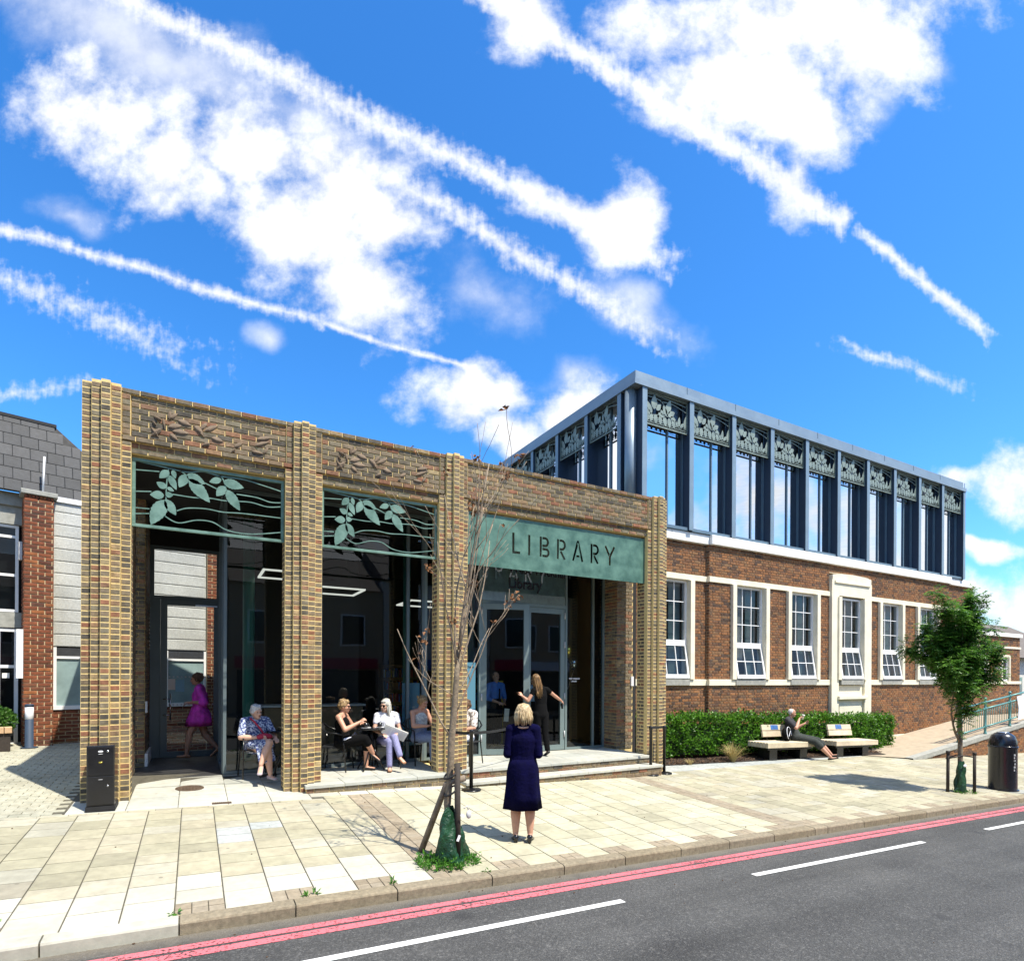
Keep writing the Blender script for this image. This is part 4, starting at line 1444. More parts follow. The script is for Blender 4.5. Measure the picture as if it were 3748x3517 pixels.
def sash(xc, y, k):
    w = .615
    wt = thing_part = MB()
    wt.box(xc - w, xc - w + .055, y, y + .12, 1.66, 4.27); wt.box(xc + w - .055, xc + w, y, y + .12, 1.66, 4.27)
    wt.box(xc - w + .055, xc + w - .055, y + .001, y + .119, 4.215, 4.27); wt.box(xc - w + .055, xc + w - .055, y + .001, y + .119, 1.66, 1.70)
    wt.box(xc - w + .055, xc + w - .055, y - .012, y + .10, 2.585, 2.69)
    wo = wt.build('window', 'white_paint', main)
    # stone architraves and slate sill
    for s_ in (-1, 1):
        bx('architrave', 'cream_stone', xc + s_ * .695 - .078, xc + s_ * .695 + .078, y - .15, y + .1, 1.651, 4.274, wo, .006)
    bx('sill', 'concrete_beam', xc - .615, xc + .615, y - .135, y + .1, 1.50, 1.655, wo)
    x0, x1 = xc - w + .055, xc + w - .055
    b = MB(); t = .022
    for q in (1, 2):
        xx = x0 + (x1 - x0) * q / 3; b.box(xx - t / 2, xx + t / 2, y + .03, y + .06, 2.69, 4.215)
        zz = 2.69 + (4.215 - 2.69) * q / 3; b.box(x0, x1, y + .032, y + .058, zz - t / 2, zz + t / 2)
    b.build('glazing_bars', 'white_paint', wo)
    for i in range(3):
        for j in range(3):
            a0 = x0 + (x1 - x0) * i / 3 + t / 2; a1 = x0 + (x1 - x0) * (i + 1) / 3 - t / 2
            z0 = 2.69 + 1.525 * j / 3 + t / 2; z1 = 2.69 + 1.525 * (j + 1) / 3 - t / 2
            p = MB(); e = random.uniform(-.002, .002); p.quad((a0, y + .045 + e, z0), (a1, y + .045, z0), (a1, y + .045 - e, z1), (a0, y + .045, z1)); p.build('pane', 'glass_sash', wo)
    # lower casement tilted out at its foot
    M = Matrix.Translation((0, y + .02, 2.585)) @ Matrix.Rotation((-.15, -.17, -.145, -.16, -.175, -.15, -.16)[k], 4, 'X')
    H = .915; c = MB()
    c.box(x0 - .03, x0 + .03, -.03, .03, -H, 0, M=M); c.box(x1 - .03, x1 + .03, -.03, .03, -H, 0, M=M)
    c.box(x0 + .03, x1 - .03, -.029, .029, -.05, -.001, M=M); c.box(x0 + .03, x1 - .03, -.034, .029, -H, -H + .10, M=M)
    for q in (1, 2):
        xx = x0 + (x1 - x0) * q / 3; c.box(xx - t / 2, xx + t / 2, -.02, .02, -H + .1, -.05, M=M)
    zz = -.05 - (H - .15) / 2; c.box(x0 + .03, x1 - .03, -.018, .018, zz - t / 2, zz + t / 2, M=M)
    co = c.build('casement', 'white_paint', wo)
    for i in range(3):
        for (z0, z1) in ((-H + .1, zz - t / 2), (zz + t / 2, -.05)):
            a0 = x0 + (x1 - x0) * i / 3 + .012; a1 = x0 + (x1 - x0) * (i + 1) / 3 - .012
            p = MB(); p.quad(*[M @ Vector(q) for q in ((a0, 0, z0), (a1, 0, z0), (a1, 0, z1), (a0, 0, z1))]); p.build('pane', 'glass_sash', co)
    # a pale blind or curtain inside, on the right
    bx('curtain', 'frosted', xc + .17, xc + .58, y + .22, y + .24, 1.7, 4.2, wo)
    if k in (1, 3, 4): bx('blind', 'render_white', xc - .58, xc + .17, y + .30, y + .31, (2.2, 0, 3.6, 3.2)[k - 1] if k != 4 else 3.3, 4.25, wo)
    if k == 0: bx('blind', 'poster_blue', xc - .58, xc + .16, y + .26, y + .27, 2.1, 2.6, wo)


for k, wx in enumerate(WIN):
    sash(wx, (1.72 if k in (0, 6) else BY) + .06 - (.06 if k == 3 else 0), k)
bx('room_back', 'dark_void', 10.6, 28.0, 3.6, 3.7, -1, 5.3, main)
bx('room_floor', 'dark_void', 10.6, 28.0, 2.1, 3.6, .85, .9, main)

# upper storey
FX = [10.77 + 1.617 * i for i in range(11)]
FY0, FYG = 1.53, 1.76
up_ = main
for i, x in enumerate(FX):
    w = .078
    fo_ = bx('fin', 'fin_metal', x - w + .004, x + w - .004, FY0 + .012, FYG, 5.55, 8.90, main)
    bx('fin_lit_edge', 'fin_lit_edge', x - w, x + w, FY0, FY0 + .0115, 5.55, 8.90, fo_, .003)  # separate thin strip carries the painted lit tone of the fin front
for i in range(10):
    x0, x1 = FX[i] + .079, FX[i + 1] - .079
    gf = MB(); gf.box(x0, x1, FY0 + .05, FYG + .06, 5.54, 5.62); gf.box(x0, x0 + .03, FYG, FYG + .06, 5.62, 8.9); gf.box(x1 - .03, x1, FYG, FYG + .06, 5.62, 8.9)
    xm = x0 + (x1 - x0) * .62
    gf.box(xm - .022, xm + .022, FYG - .004, FYG + .06, 5.62, 8.9); gf.box(x0 + .05, x1 - .05, FYG, FYG + .06, 8.84, 8.9)
    go = gf.build('window_frame', 'steel_blue', main)
    bx('spandrel', 'black_gloss', x0 + .05, x1 - .05, FYG - .004, FYG + .02, 8.12, 8.84, go)
    for a, b in ((x0 + .05, xm - .022), (xm + .022, x1 - .05)):
        p = MB(); e = random.uniform(-.004, .004); p.quad((a, FYG + .03, 5.62), (b, FYG + .03 + e, 5.62), (b, FYG + .03 + e * .3, 8.84), (a, FYG + .03 - e * .4, 8.84)); p.build('pane', 'glass_upper', go)

UL = [((.2, .5), (.215, .98), .07), ((.15, .35), (.03, .72), .05), ((.1, .3), (.02, .45), .05), ((.26, .5), (.36, .72), .05), ((.5, .45), (.6, .96), .065), ((.54, .42), (.70, .6), .06), ((.5, .4), (.42, .72), .05), ((.42, .4), (.36, .55), .04),
      ((.8, .16), (.82, .5), .035), ((.95, .15), (1.0, .62), .045), ((.84, .15), (.93, .33), .03), ((.78, .15), (.72, .36), .03), ((.15, .34), (.12, .08), .045), ((.24, .36), (.24, .05), .05), ((.34, .34), (.36, .06), .045), ((.45, .36), (.48, .05), .05), ((.56, .36), (.58, .03), .045), ((.65, .34), (.69, .06), .04), ((.07, .3), (.04, .08), .04), ((.30, .42), (.45, .33), .04), ((.60, .42), (.75, .30), .04)]
UW = [[(.0, .93), (.3, .95), (1, .86)], [(.0, .85), (.35, .83), (.5, .6)], [(.38, .8), (.65, .82), (1, .68)], [(.0, .22), (1, .22)], [(.0, .16), (1, .16)], [(.0, .10), (1, .10)], [(.0, .04), (1, .04)], [(.6, .35), (.78, .15), (1, .2)], [(.1, .3), (.35, .38), (.6, .4), (.75, .3)]]


def upper_screen(M, w, h, par):
    fr = MB(); t = .022
    fr.box(0, w, -.02, .02, 0, t, M=M); fr.box(0, w, -.02, .02, h - t, h, M=M); fr.box(0, t, -.019, .019, t, h - t, M=M); fr.box(w - t, w, -.019, .019, t, h - t, M=M)
    so_ = fr.build('leaf_screen', 'screen_pale', par)
    for b_, t_, hw in UL:
        B = MB(); B.plate([(t + x * (w - 2 * t), t + z * (h - 2 * t)) for x, z in [(q[0], q[1]) for q in leaf_poly((b_[0] * w, b_[1] * h), (t_[0] * w, t_[1] * h), hw * w * .95, 7)] for x, z in [(x / w, z / h)]], -.006, -.002, M=M)
        B.build('screen_leaf', 'screen_pale', so_)
    B = MB()
    for ln in UW:
        B2_ = MB(); ribbon(B2_, [(x * w, z * h) for x, z in ln], .008, .0, .006)
        B.add([M @ Vector(q) for q in B2_.v], B2_.f, .5)
    B.build('screen_wires', 'screen_pale', so_)


for i in range(10):
    upper_screen(Matrix.Translation((FX[i] + .079, FY0 + .10, 8.05)), 1.459, .83, main)
# left flank of the upper storey: fins look to -x
LX = 10.45
LY = [2.14, 3.55, 5.0, 6.43, 7.86, 9.3]
for i, y in enumerate(LY):
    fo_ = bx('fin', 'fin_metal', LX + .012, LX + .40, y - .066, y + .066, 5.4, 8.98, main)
    bx('fin_lit_edge', 'fin_lit_edge', LX, LX + .0115, y - .07, y + .07, 5.4, 8.98, fo_)  # same strip on the flank fins, lit tone painted into its colour
    if i < len(LY) - 1:
        p = MB(); p.quad((LX + .36, y + .07, 5.4), (LX + .36, LY[i + 1] - .07, 5.4), (LX + .36, LY[i + 1] - .07, 8.98), (LX + .36, y + .07, 8.98)); p.build('pane', 'glass_upper', main)
        bx('mullion', 'steel_blue', LX + .33, LX + .39, y + .72, y + .80, 5.4, 8.98, main)
        M = Matrix.Translation((LX + .10, LY[i + 1] - .07, 8.12)) @ Matrix.Rotation(-PI / 2, 4, 'Z')
        upper_screen(M, LY[i + 1] - y - .14, .83, main)
b = MB(); b.lathe([(.15, 5.4), (.15, 9.0)], 22, (LX + .16, 1.88, 0)); b.build('corner_column', 'roof_metal', main, True)
bx('corner_panel', 'steel_blue', LX + .2, FX[0] - .08, 1.95, 2.08, 5.4, 8.95, main)
# roof edge
rf = MB()
RX0, RX1, RY0 = 10.42, 27.02, 1.50
rf.box(RX0 + .09, RX1 - .06, RY0 + .09, 11, 9.03, 9.27); rf.box(RX0, RX1, RY0, 11, 8.90, 9.025)
ro = rf.build('roof', 'roof_metal', main)
for k in range(9):
    bx('fascia_seam', 'steel_blue', RX0 + 1.85 * (k + 1) - .006, RX0 + 1.85 * (k + 1) + .006, RY0 + .082, RY0 + .095, 9.03, 9.272, ro)
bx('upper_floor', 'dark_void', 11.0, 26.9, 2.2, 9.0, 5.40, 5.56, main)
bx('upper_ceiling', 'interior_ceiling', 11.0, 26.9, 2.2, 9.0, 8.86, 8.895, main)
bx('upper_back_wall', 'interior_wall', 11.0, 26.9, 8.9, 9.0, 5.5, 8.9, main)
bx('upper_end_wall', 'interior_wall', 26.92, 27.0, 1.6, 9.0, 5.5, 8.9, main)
for k, x in enumerate((13.6, 16.9, 18.5, 20.1, 22.6, 24.8)):
    o = MB(); o.box(x - .25, x + .25, 2.9, 3.4, 6.02, 6.08); o.box(x - .22, x + .22, 3.35, 3.42, 6.1, 6.65); o.tube([(x, 3.15, 5.56), (x, 3.15, 6.02)], .03, 6); o.tube([(x - .25, 3.15, 5.58), (x + .25, 3.15, 5.58)], .02, 6)
    c = o.build('office_chair', 'black_matte'); tag(c, ['dark office chair behind the second upper window', 'dark office chair behind the fourth upper window', 'dark office chair behind the fifth upper window', 'dark office chair behind the sixth upper window', 'dark office chair behind the eighth upper window', 'dark office chair behind the ninth upper window'][k], 'chair', 'chairs in the upper storey')

# ------------------------------------------------------------------ low wing to the right, ramp with railing
wing = thing('low_wing', 'single storey red brick wing beyond the street tree', 'building', (30, 1.7, 0))
WB = Pieces('brick', 'brickwork', 'red_brick', False, 150)
WY = 1.70
wops = [(.42, 1.25, 1.62, 2.70), (2.40, 3.20, 1.62, 2.70)]
core = MB()
for a, b, z0, z1 in ((28.1, 28.52, -1.2, 3.5), (28.52, 29.35, -1.2, 1.62), (28.52, 29.35, 2.70, 3.5), (29.35, 30.5, -1.2, 3.5), (30.5, 31.3, -1.2, 1.62), (30.5, 31.3, 2.70, 3.5), (31.3, 32.28, -1.2, 3.5)):
    core.box(a, b, WY + .008, WY + .3, z0, z1)
core.box(32.0, 32.27, WY + .3, 9, -1.2, 3.5)
core.build('wall', 'red_mortar', wing)
wall_bricks(WB, (28.1, WY), 0, 4.18, -1.13, 3.47, .0754, 'flemish', .228, .05, .013, wops + [(-1, 9, 1.49, 1.61), (-1, 9, 2.985, 3.07)])
WB.build(wing)
bx('sill_course', 'cream_stone', 28.1, 32.31, WY - .05, WY + .1, 1.492, 1.612, wing, .006)
bx('string_course', 'cream_stone', 28.1, 32.31, WY - .04, WY + .1, 2.985, 3.07, wing, .006)
bx('parapet_cap', 'white_stone', 28.1, 32.35, WY - .08, 9, 3.475, 3.63, wing, .01)
bx('roof_box', 'slate_piece', 28.3, 31.85, 2.4, 8, 3.63, 3.92, wing)
for xc in (28.935, 30.9):
    wo = frame_rect('window', 'white_paint', xc - .30, xc + .30, 1.62, 2.60, WY + .03, WY + .10, .06, wing, bars_z=(2.13,), pane='glass_sash', bw=.05)
    for s_ in (-1, 1): bx('architrave', 'cream_stone', xc + s_ * .355 - .05, xc + s_ * .355 + .05, WY - .04, WY + .1, 1.613, 2.70, wo)
    bx('architrave', 'cream_stone', xc - .30, xc + .30, WY - .041, WY + .1, 2.61, 2.72, wo)
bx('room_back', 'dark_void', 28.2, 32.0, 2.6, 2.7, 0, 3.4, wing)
fl = thing('wall_floodlight', 'white dome lamp on the low wing between its two windows', 'lamp', (29.92, WY, 2.1))
b = MB(); b.ball((29.92, WY - .12, 2.15), .13, .13, .09, 14, 8); b.build('lamp_dome', 'white_plastic', fl, True)
bx('bracket', 'black_paint', 29.86, 29.98, WY - .06, WY + .0, 1.98, 2.12, fl)
cot = thing('far_cottage', 'white rendered cottage with tiled roof at the picture edge beyond the wing', 'building', (36, 6, -1))
bx('wall', 'render_white', 34.2, 44, 3.0, 10, -1.5, 2.75, cot)
b = MB(); b.plate([(33.9, 2.72), (44.3, 2.72), (44.3, 4.6), (35.2, 4.6)], 2.9, 10.2)
b = MB(); b.add([(33.9, 2.6, 2.72), (44.3, 2.6, 2.72), (44.3, 6.5, 4.9), (33.9, 6.5, 4.9), (33.9, 10.4, 2.72), (44.3, 10.4, 2.72)], [(0, 1, 2, 3), (3, 2, 5, 4), (0, 3, 4), (1, 5, 2), (0, 4, 5, 1)], .5)
b.build('roof', 'tile_roof', cot)
bx('window', 'glass_sash', 35.2, 36.2, 2.97, 2.995, .6, 1.8, cot)

ramp = thing('access_ramp', 'sloping access ramp with brick side beside the brick wing', 'ramp', (22, -.5, -.7))
RY = -.42


def rz_(x): return -.60 + max(0, (x - 19.2)) * .1055 if x < 27.5 else -.60 + 8.3 * .1055


b = MB()
pts = [19.2, 21.5, 24, 27.5, 34]
for a, c in zip(pts[:-1], pts[1:]):
    b.add([(a, RY, -1.6), (c, RY, -1.6), (c, RY, rz_(c) - .12), (a, RY, rz_(a) - .12)], [(0, 1, 2, 3)], .5)
b.build('ramp_side', 'red_mortar', ramp)
RB = Pieces('ramp_brick', 'ramp_brickwork', 'red_brick', False, 120)
for k in range(18):
    z = -1.35 + k * .0754
    x = 19.4 + (.11 if k % 2 else 0)
    while x < 30:
        if z + .075 < rz_(x) - .12 and z > gz(x, RY) - .1: RB.add((x + .11, RY - .0, z + .0375), (.215, .03, .065))
        x += .225
RB.build(ramp)
b = MB()
for a, c in zip(pts[:-1], pts[1:]):
    vs = [(a, RY - .05, rz_(a) - .13), (c, RY - .05, rz_(c) - .13), (c, RY - .05, rz_(c)), (a, RY - .05, rz_(a)), (a, RY + .18, rz_(a) - .13), (c, RY + .18, rz_(c) - .13), (c, RY + .18, rz_(c)), (a, RY + .18, rz_(a))]
    b.add(vs, [(0, 1, 2, 3), (3, 2, 6, 7), (4, 7, 6, 5)], .5)
b.build('ramp_kerb', 'concrete_beam', ramp)
b = MB()
for a, c in zip(pts[:-1], pts[1:]):
    b.quad((a, RY + .18, rz_(a) - .03), (c, RY + .18, rz_(c) - .03), (c, 1.62, rz_(c) - .03), (a, 1.62, rz_(a) - .03))
b.build('ramp_surface', 'sandy_ramp', ramp)
b = MB(); b.add([(17.6, .95, gz(17.6, .95) + .0), (19.3, RY, rz_(19.3) - .02), (19.3, 1.62, rz_(19.3) - .02), (17.6, 1.62, gz(17.6, 1.6) + .0)], [(0, 1, 2, 3)], .5)
b.build('ramp_surface', 'sandy_ramp', ramp)

rail = thing('handrail', 'turquoise metal railing climbing along the access ramp', 'railing', (22.08, RY, -.2))
px = [22.08, 23.87, 25.66, 27.45]
for x in px:
    z = rz_(x); b = MB()
    b.lathe([(.05, 0), (.05, .03), (.036, .05), (.036, .20), (.05, .22), (.05, .27), (.033, .29), (.033, .78), (.05, .80), (.05, .86), (.033, .88), (.033, 1.0), (.05, 1.02), (.05, 1.07), (.03, 1.09), (.02, 1.12)], 14, (x, RY + .06, z))
    b.build('post', 'rail_teal', rail, True)
    b = MB(); b.ball((x, RY + .06, z + 1.155), .05, n=14, m=8); b.build('ball_finial', 'rail_teal', rail, True)
for a, c in zip(px[:-1], px[1:]):
    for h, r in ((1.04, .030), (.83, .028), (.24, .024)):
        b = MB(); b.tube([(a, RY + .06, rz_(a) + h), (c, RY + .06, rz_(c) + h)], r, 10); b.build('rail', 'rail_teal', rail, True)
    n = 14
    for i in range(1, n):
        x = a + (c - a) * i / n
        b = MB(); b.tube([(x, RY + .06, rz_(x) + .24), (x, RY + .06, rz_(x) + .83)], .009, 6); b.build('baluster', 'rail_teal', rail, True)
b = MB(); b.plate([(26.15, .28), (26.6, .33), (26.6, 1.15), (26.05, 1.1), (26.2, .7)], RY - .0, RY + .012)
o = b.build('banner', 'cloth_white'); tag(o, 'white cloth banner tied to the far end of the railing', 'banner')

# ------------------------------------------------------------------ the neighbour on the left
TH = math.radians(15)
LBASE = Vector((-1.003, 5.495, 0))
nb = thing('neighbour_building', 'older building with slate roof, red brick pillar and concrete panels', 'building', (LBASE.x, LBASE.y, .28), TH)
MN = Matrix.Translation(LBASE) @ Matrix.Rotation(TH, 4, 'Z')


def nbx(name, m, x0, x1, y0, y1, z0, z1, parent=None, c=0):
    return bx(name, m, x0, x1, y0, y1, z0, z1, parent or nb, c, MN)


def nadd(P, lx, ly, z, size, ang=0., seen=1.):
    q = MN @ Vector((lx, ly, z)); P.add(q, size, TH + ang, seen=seen)


NBK = Pieces('brick', 'brickwork', 'old_brick', False, 300)
# pillar and brick base under the panels
PL, PR, PF = -.955, -.49, -.24
nbx('brick_pillar', 'old_mortar', PL + .007, PR - .007, PF + .008, .2, -.3, 5.12)


def nwall(x0, L, y, z0, z1, ang=0, openings=(), seen=1.):
    q = MN @ Vector((x0, y, 0))
    wall_bricks(NBK, (q.x, q.y), TH + ang, L, z0, z1, .0752, 'stretcher', .215, .05, .016, openings, seen=seen)


nwall(PL, PR - PL, PF, -.2, 5.14)
q = MN @ Vector((PL, .2, 0))
wall_bricks(NBK, (q.x, q.y), TH - PI / 2, .44, -.2, 5.14, .0752, 'stretcher', .215, .05, .015, seen=.7)
nbx('pillar_cap', 'concrete_beam', PL - .05, PR + .05, PF - .05, .25, 5.20, 5.29, None, .01)
for i in range(8):
    nadd(NBK, PL + .03 + i * .057, PF + .02, 5.17, (.045, .05, .05))
nbx('base_wall', 'old_mortar', PR, 6.0, .008, .3, -.3, .96)
nwall(PR, 6.4, 0, -.13, .97)
# concrete panels above the window band
wins = ((-.475, .02), (.10, .62), (1.52, 2.36))
z = 2.27; k = 0
PN = Pieces('wall_panel', 'wall_panels', 'conc_panel', False, 120)
nbx('panel_backing', 'black_matte', PR, 6.0, .07, .3, 2.2, 5.22)
while z < 5.15:
    for a, b in ((PR + .004, 1.0), (1.0, 2.36), (2.56, 4.2)):
        if z < 5.1: nadd(PN, (a + b) / 2, .035, z + .122, (b - a - .008, .06, .236))
    z += .2485; k += 1
PN.build(nb)
nbx('brick_pillar', 'old_mortar', 2.37, 2.75, -.05, .2, -.3, 5.12)
nwall(2.365, .39, -.055, -.2, 5.14)
nbx('eaves_board', 'white_paint', PR + .01, 6.0, -.03, .1, 5.20, 5.30)
NBK.build(nb)
for (a, b) in wins + ((2.8, 3.6),):
    wo = MB(); wo.box(a, b, -.03, .04, .98, 1.06, M=MN)
    wo.box(a, a + .05, -.02, .04, 1.06, 2.25, M=MN); wo.box(b - .05, b, -.02, .04, 1.06, 2.25, M=MN); wo.box(a + .05, b - .05, -.02, .04, 2.02, 2.07, M=MN)
    o = wo.build('window', 'white_paint', nb)
    nbx('frosted_pane', 'frosted', a + .05, b - .05, .01, .02, 1.06, 2.02, o)
    nbx('window_head', 'slate_piece', a + .05, b - .05, .0, .03, 2.07, 2.24, o)
nbx('wall', 'black_matte', .62, 1.52, .0, .1, .97, 2.26)
# recessed entrance bay left of the pillar
nbx('lintel', 'concrete_beam', -4.5, PL + .02, .22, .4, 4.66, 5.02)
nbx('spandrel', 'concrete_beam', -4.5, PL + .02, .24, .4, 2.62, 2.92)
nbx('eaves_board', 'concrete_beam', -6, PL + .02, .16, .4, 5.02, 5.28)
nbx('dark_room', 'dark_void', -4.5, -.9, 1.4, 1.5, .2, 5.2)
Mw = MN
frame_rect('window', 'white_paint', -3.2, -1.0, 2.93, 4.65, .26, .32, .05, nb, bars_x=(-1.75, -2.5), bars_z=(3.66, 4.42), pane='glass_sash', M=MN)
frame_rect('entrance_door', 'white_paint', -3.2, -1.0, .28, 2.60, .26, .32, .06, nb, bars_x=(-1.30, -2.2), bars_z=(1.85,), pane='glass_sash', M=MN)
nbx('notice', 'paper', -1.24, -1.13, .25, .255, 1.62, 1.72)
nbx('sign_box', 'white_plastic', PL - .11, PL - .01, PF - .14, PF + .22, 1.62, 2.56)
nbx('vent_cover', 'grey_white', PL - .06, PL - .008, .0, .16, 3.95, 4.30)
b = MB(); b.tube([MN @ Vector((-.66, -.1, 5.29)), MN @ Vector((-.64, -.1, 6.03))], .018, 8); b.build('vent_pipe', 'white_plastic', nb, True)
# slate roof: steep face with a hip on the right
rp = MB()
roofpoly = [(-6, 5.26), (4.0, 5.26), (4.0, 5.30), (1.2, 5.34), (.42, 6.05), (-.42, 6.86), (-6, 6.86)]
SL = .28
vsr = [MN @ Vector((x, .02 + (z - 5.26) * SL, z)) for x, z in roofpoly]
rp.add(vsr, [tuple(range(len(vsr)))], .5)
rp.build('roof', 'black_matte', nb)
ST = Pieces('slate', 'slates', 'slate', False, 200)
row = 0; z = 5.28
while z < 6.86:
    x = -3.4 + (.135 if row % 2 else 0)
    while x < 1.2:
        top = min(z + .24, 6.86)
        lim = 1.2 - max(0, (top - 5.34)) * 1.06 if top > 5.34 else 3
        x1_ = min(x + .27, lim)
        if x1_ - x > .05:
            q = MN @ Vector(((x + x1_) / 2, .0 + ((z + top) / 2 - 5.26) * SL, (z + top) / 2))
            ST.add(q, (x1_ - x - .008, .02, (top - z) * 1.04 - .006), rot=(-math.atan(SL) - .03, 0, TH))
        x += .27
    z += .24; row += 1
ST.build(nb)
nbx('ridge', 'black_matte', -6, -.40, .42, .62, 6.84, 6.90)
nbx('back_mass', 'black_matte', -6, 3.6, .5, 5, .2, 5.2)
# ------------------------------------------------------------------ street furniture
rng = random.Random(11)


def child(o, t):
    o.parent = t
    return o


# benches: thick timber slabs on black plinths, short backrest with a blue plaque
def bench(x, y, label):
    t = thing('bench', label, 'bench', (x, y, gz(x, y)), 0, 'timber benches before the hedge', rot=(0, TILT[1], 0))
    L, D = 2.05, .62
    nb_ = 7; w = D / nb_
    for i in range(nb_):
        b = MB(); b.tbox(0, L, i * w + .006, (i + 1) * w - .006, .345, .48, .008); child(b.build('seat_beam', 'bench_wood_piece'), t)
    b = MB(); b.box(.12, L - .12, .10, D - .06, .28, .345); child(b.build('seat_frame', 'black_paint'), t)
    for xx in (.25, L - .55):
        b = MB(); b.box(xx, xx + .30, .14, D - .12, 0.0, .28); child(b.build('plinth', 'black_paint'), t)
    M = Matrix.Translation((0, D - .10, .48)) @ Matrix.Rotation(-.22, 4, 'X')
    x0, x1 = .48, 1.62
    for k, (z0, z1) in enumerate(((.10, .255), (.27, .425))):
        b = MB(); b.cbox(x0, x1, -.025, .025, z0, z1, .006, M=M); o = child(b.build('back_plank', 'bench_wood_piece'), t)
        if k:
            b = MB(); b.box(x0 + .36, x0 + .66, -.029, -.0255, z0 + .02, z1 - .01, M=M); b = b.build('plaque', 'plaque_blue'); b.parent = o
    for xx in (.70, 1.35):
        b = MB(); b.tube([M @ Vector((xx, .04, -.14)), M @ Vector((xx, .04, .40))], .016, 8); child(b.build('back_post', 'black_paint', None, True), t)
    return t


bench(13.78, .26, 'pale timber bench with blue plaque on which the man in black sits')
bench(16.66, .24, 'empty pale timber bench with blue plaque beside the stone surround')

# retractable belt barrier posts
def barrier(x, y, label, top=1.0):
    t = thing('barrier_post', label, 'barrier post', (x, y, gz(x, y)), 0, 'black belt barrier posts')
    b = MB(); b.lathe([(.165, 0), (.165, .012), (.15, .022), (.05, .03), (.03, .04)], 28); child(b.build('base', 'black_paint', None, True), t)
    b = MB(); b.lathe([(.031, .03), (.031, top - .07), (.038, top - .068), (.038, top), (.03, top + .006)], 18); child(b.build('post', 'black_paint', None, True), t)
    return t


barrier(5.06, -.65, 'black belt barrier post between the third pier and the woman in navy')
barrier(9.27, -.36, 'black belt barrier post on the left at the end pier, before the steps')
barrier(9.72, -.28, 'black belt barrier post on the right at the end pier, before the bed')
b = MB(); b.box(9.27, 9.72, -.325, -.321, .63, .68)
b = MB(); b.add([(9.27, -.36, gz(9.27, -.36) + .945), (9.72, -.28, gz(9.72, -.28) + .95), (9.72, -.28, gz(9.72, -.28) + 1.0), (9.27, -.36, gz(9.27, -.36) + .995), (9.27, -.357, gz(9.27, -.36) + .945), (9.72, -.277, gz(9.72, -.28) + .95), (9.72, -.277, gz(9.72, -.28) + 1.0), (9.27, -.357, gz(9.27, -.36) + .995)], [(0, 1, 2, 3), (7, 6, 5, 4), (0, 4, 5, 1), (3, 2, 6, 7)], .5)
tag(b.build('barrier_belt', 'black_matte'), 'short black belt stretched between the two posts at the end pier', 'barrier belt')
b = MB(); p0 = Vector((5.06, -.65, gz(5.06, -.65) + .95)); p1 = Vector((4.75, .35, .88)); p2 = Vector((6.9, .4, .86))
for q in (p1, p2):
    pts = [p0.lerp(q, i / 8) + Vector((0, 0, -.07 * math.sin(PI * i / 8))) for i in range(9)]
    vs = []
    for p in pts: vs += [p + Vector((0, 0, .024)), p - Vector((0, 0, .024)), p - Vector((0, -.004, .024)), p + Vector((0, .004, .024))]
    b.add(vs, [(i * 4 + k, i * 4 + (k + 1) % 4, (i + 1) * 4 + (k + 1) % 4, (i + 1) * 4 + k) for i in range(8) for k in range(4)], .5)
tag(b.build('barrier_belt', 'black_matte'), 'long black belt running back from the single barrier post', 'barrier belt')

# litter bin
t = thing('litter_bin', 'dark domed litter bin standing near the kerb', 'litter bin', (16.34, -3.62, gz(16.34, -3.62)), math.radians(-35))
b = MB(); b.lathe([(.275, 0), (.275, .03), (.248, .035), (.248, .9), (.262, .92), (.262, .95), (.248, .96), (.246, 1.0), (.235, 1.08), (.20, 1.17), (.14, 1.22), (.10, 1.235), (0, 1.235)], 36)
child(smooth_by_angle(b.build('bin_body', 'navy_bin'), 35), t)
b = MB(); b.box(-.42, .42, -.36, .36, -.03, .0); child(b.build('bin_slab', 'concrete_beam'), t)
b = MB(); b.lathe([(.11, 1.233), (.11, 1.245), (.09, 1.25), (0, 1.25)], 24); child(b.build('stub_plate', 'chrome', None, True), t)
b = MB()
n = 9
for i in range(n):
    a0 = -PI / 2 + .62 - .30 * i / n + .0; a1 = a0 - .30 / n
    for (z0, z1) in ((.80, 1.0),):
        b.add([(.252 * math.cos(a0), .252 * math.sin(a0), z0), (.252 * math.cos(a1), .252 * math.sin(a1), z0), (.252 * math.cos(a1), .252 * math.sin(a1), z1), (.252 * math.cos(a0), .252 * math.sin(a0), z1)], [(1, 0, 3, 2)], .5)
child(b.build('aperture', 'black_matte'), t)
lt = MB()
for k, (z, w) in enumerate(((.76, .085), (.70, .07), (.64, .085), (.57, .07), (.505, .06), (.44, .05))):
    a0 = -PI / 2 + .30
    for s_ in range(3):
        aa = a0 - .10 + s_ * .055; bb_ = aa + .042
        if (k + s_) % 4 == 3: continue
        lt.add([(.2525 * math.cos(aa), .2525 * math.sin(aa), z), (.2525 * math.cos(bb_), .2525 * math.sin(bb_), z), (.2525 * math.cos(bb_), .2525 * math.sin(bb_), z + .04), (.2525 * math.cos(aa), .2525 * math.sin(aa), z + .04)], [(0, 1, 2, 3)], .5)
child(lt.build('lettering', 'grey_white'), t)

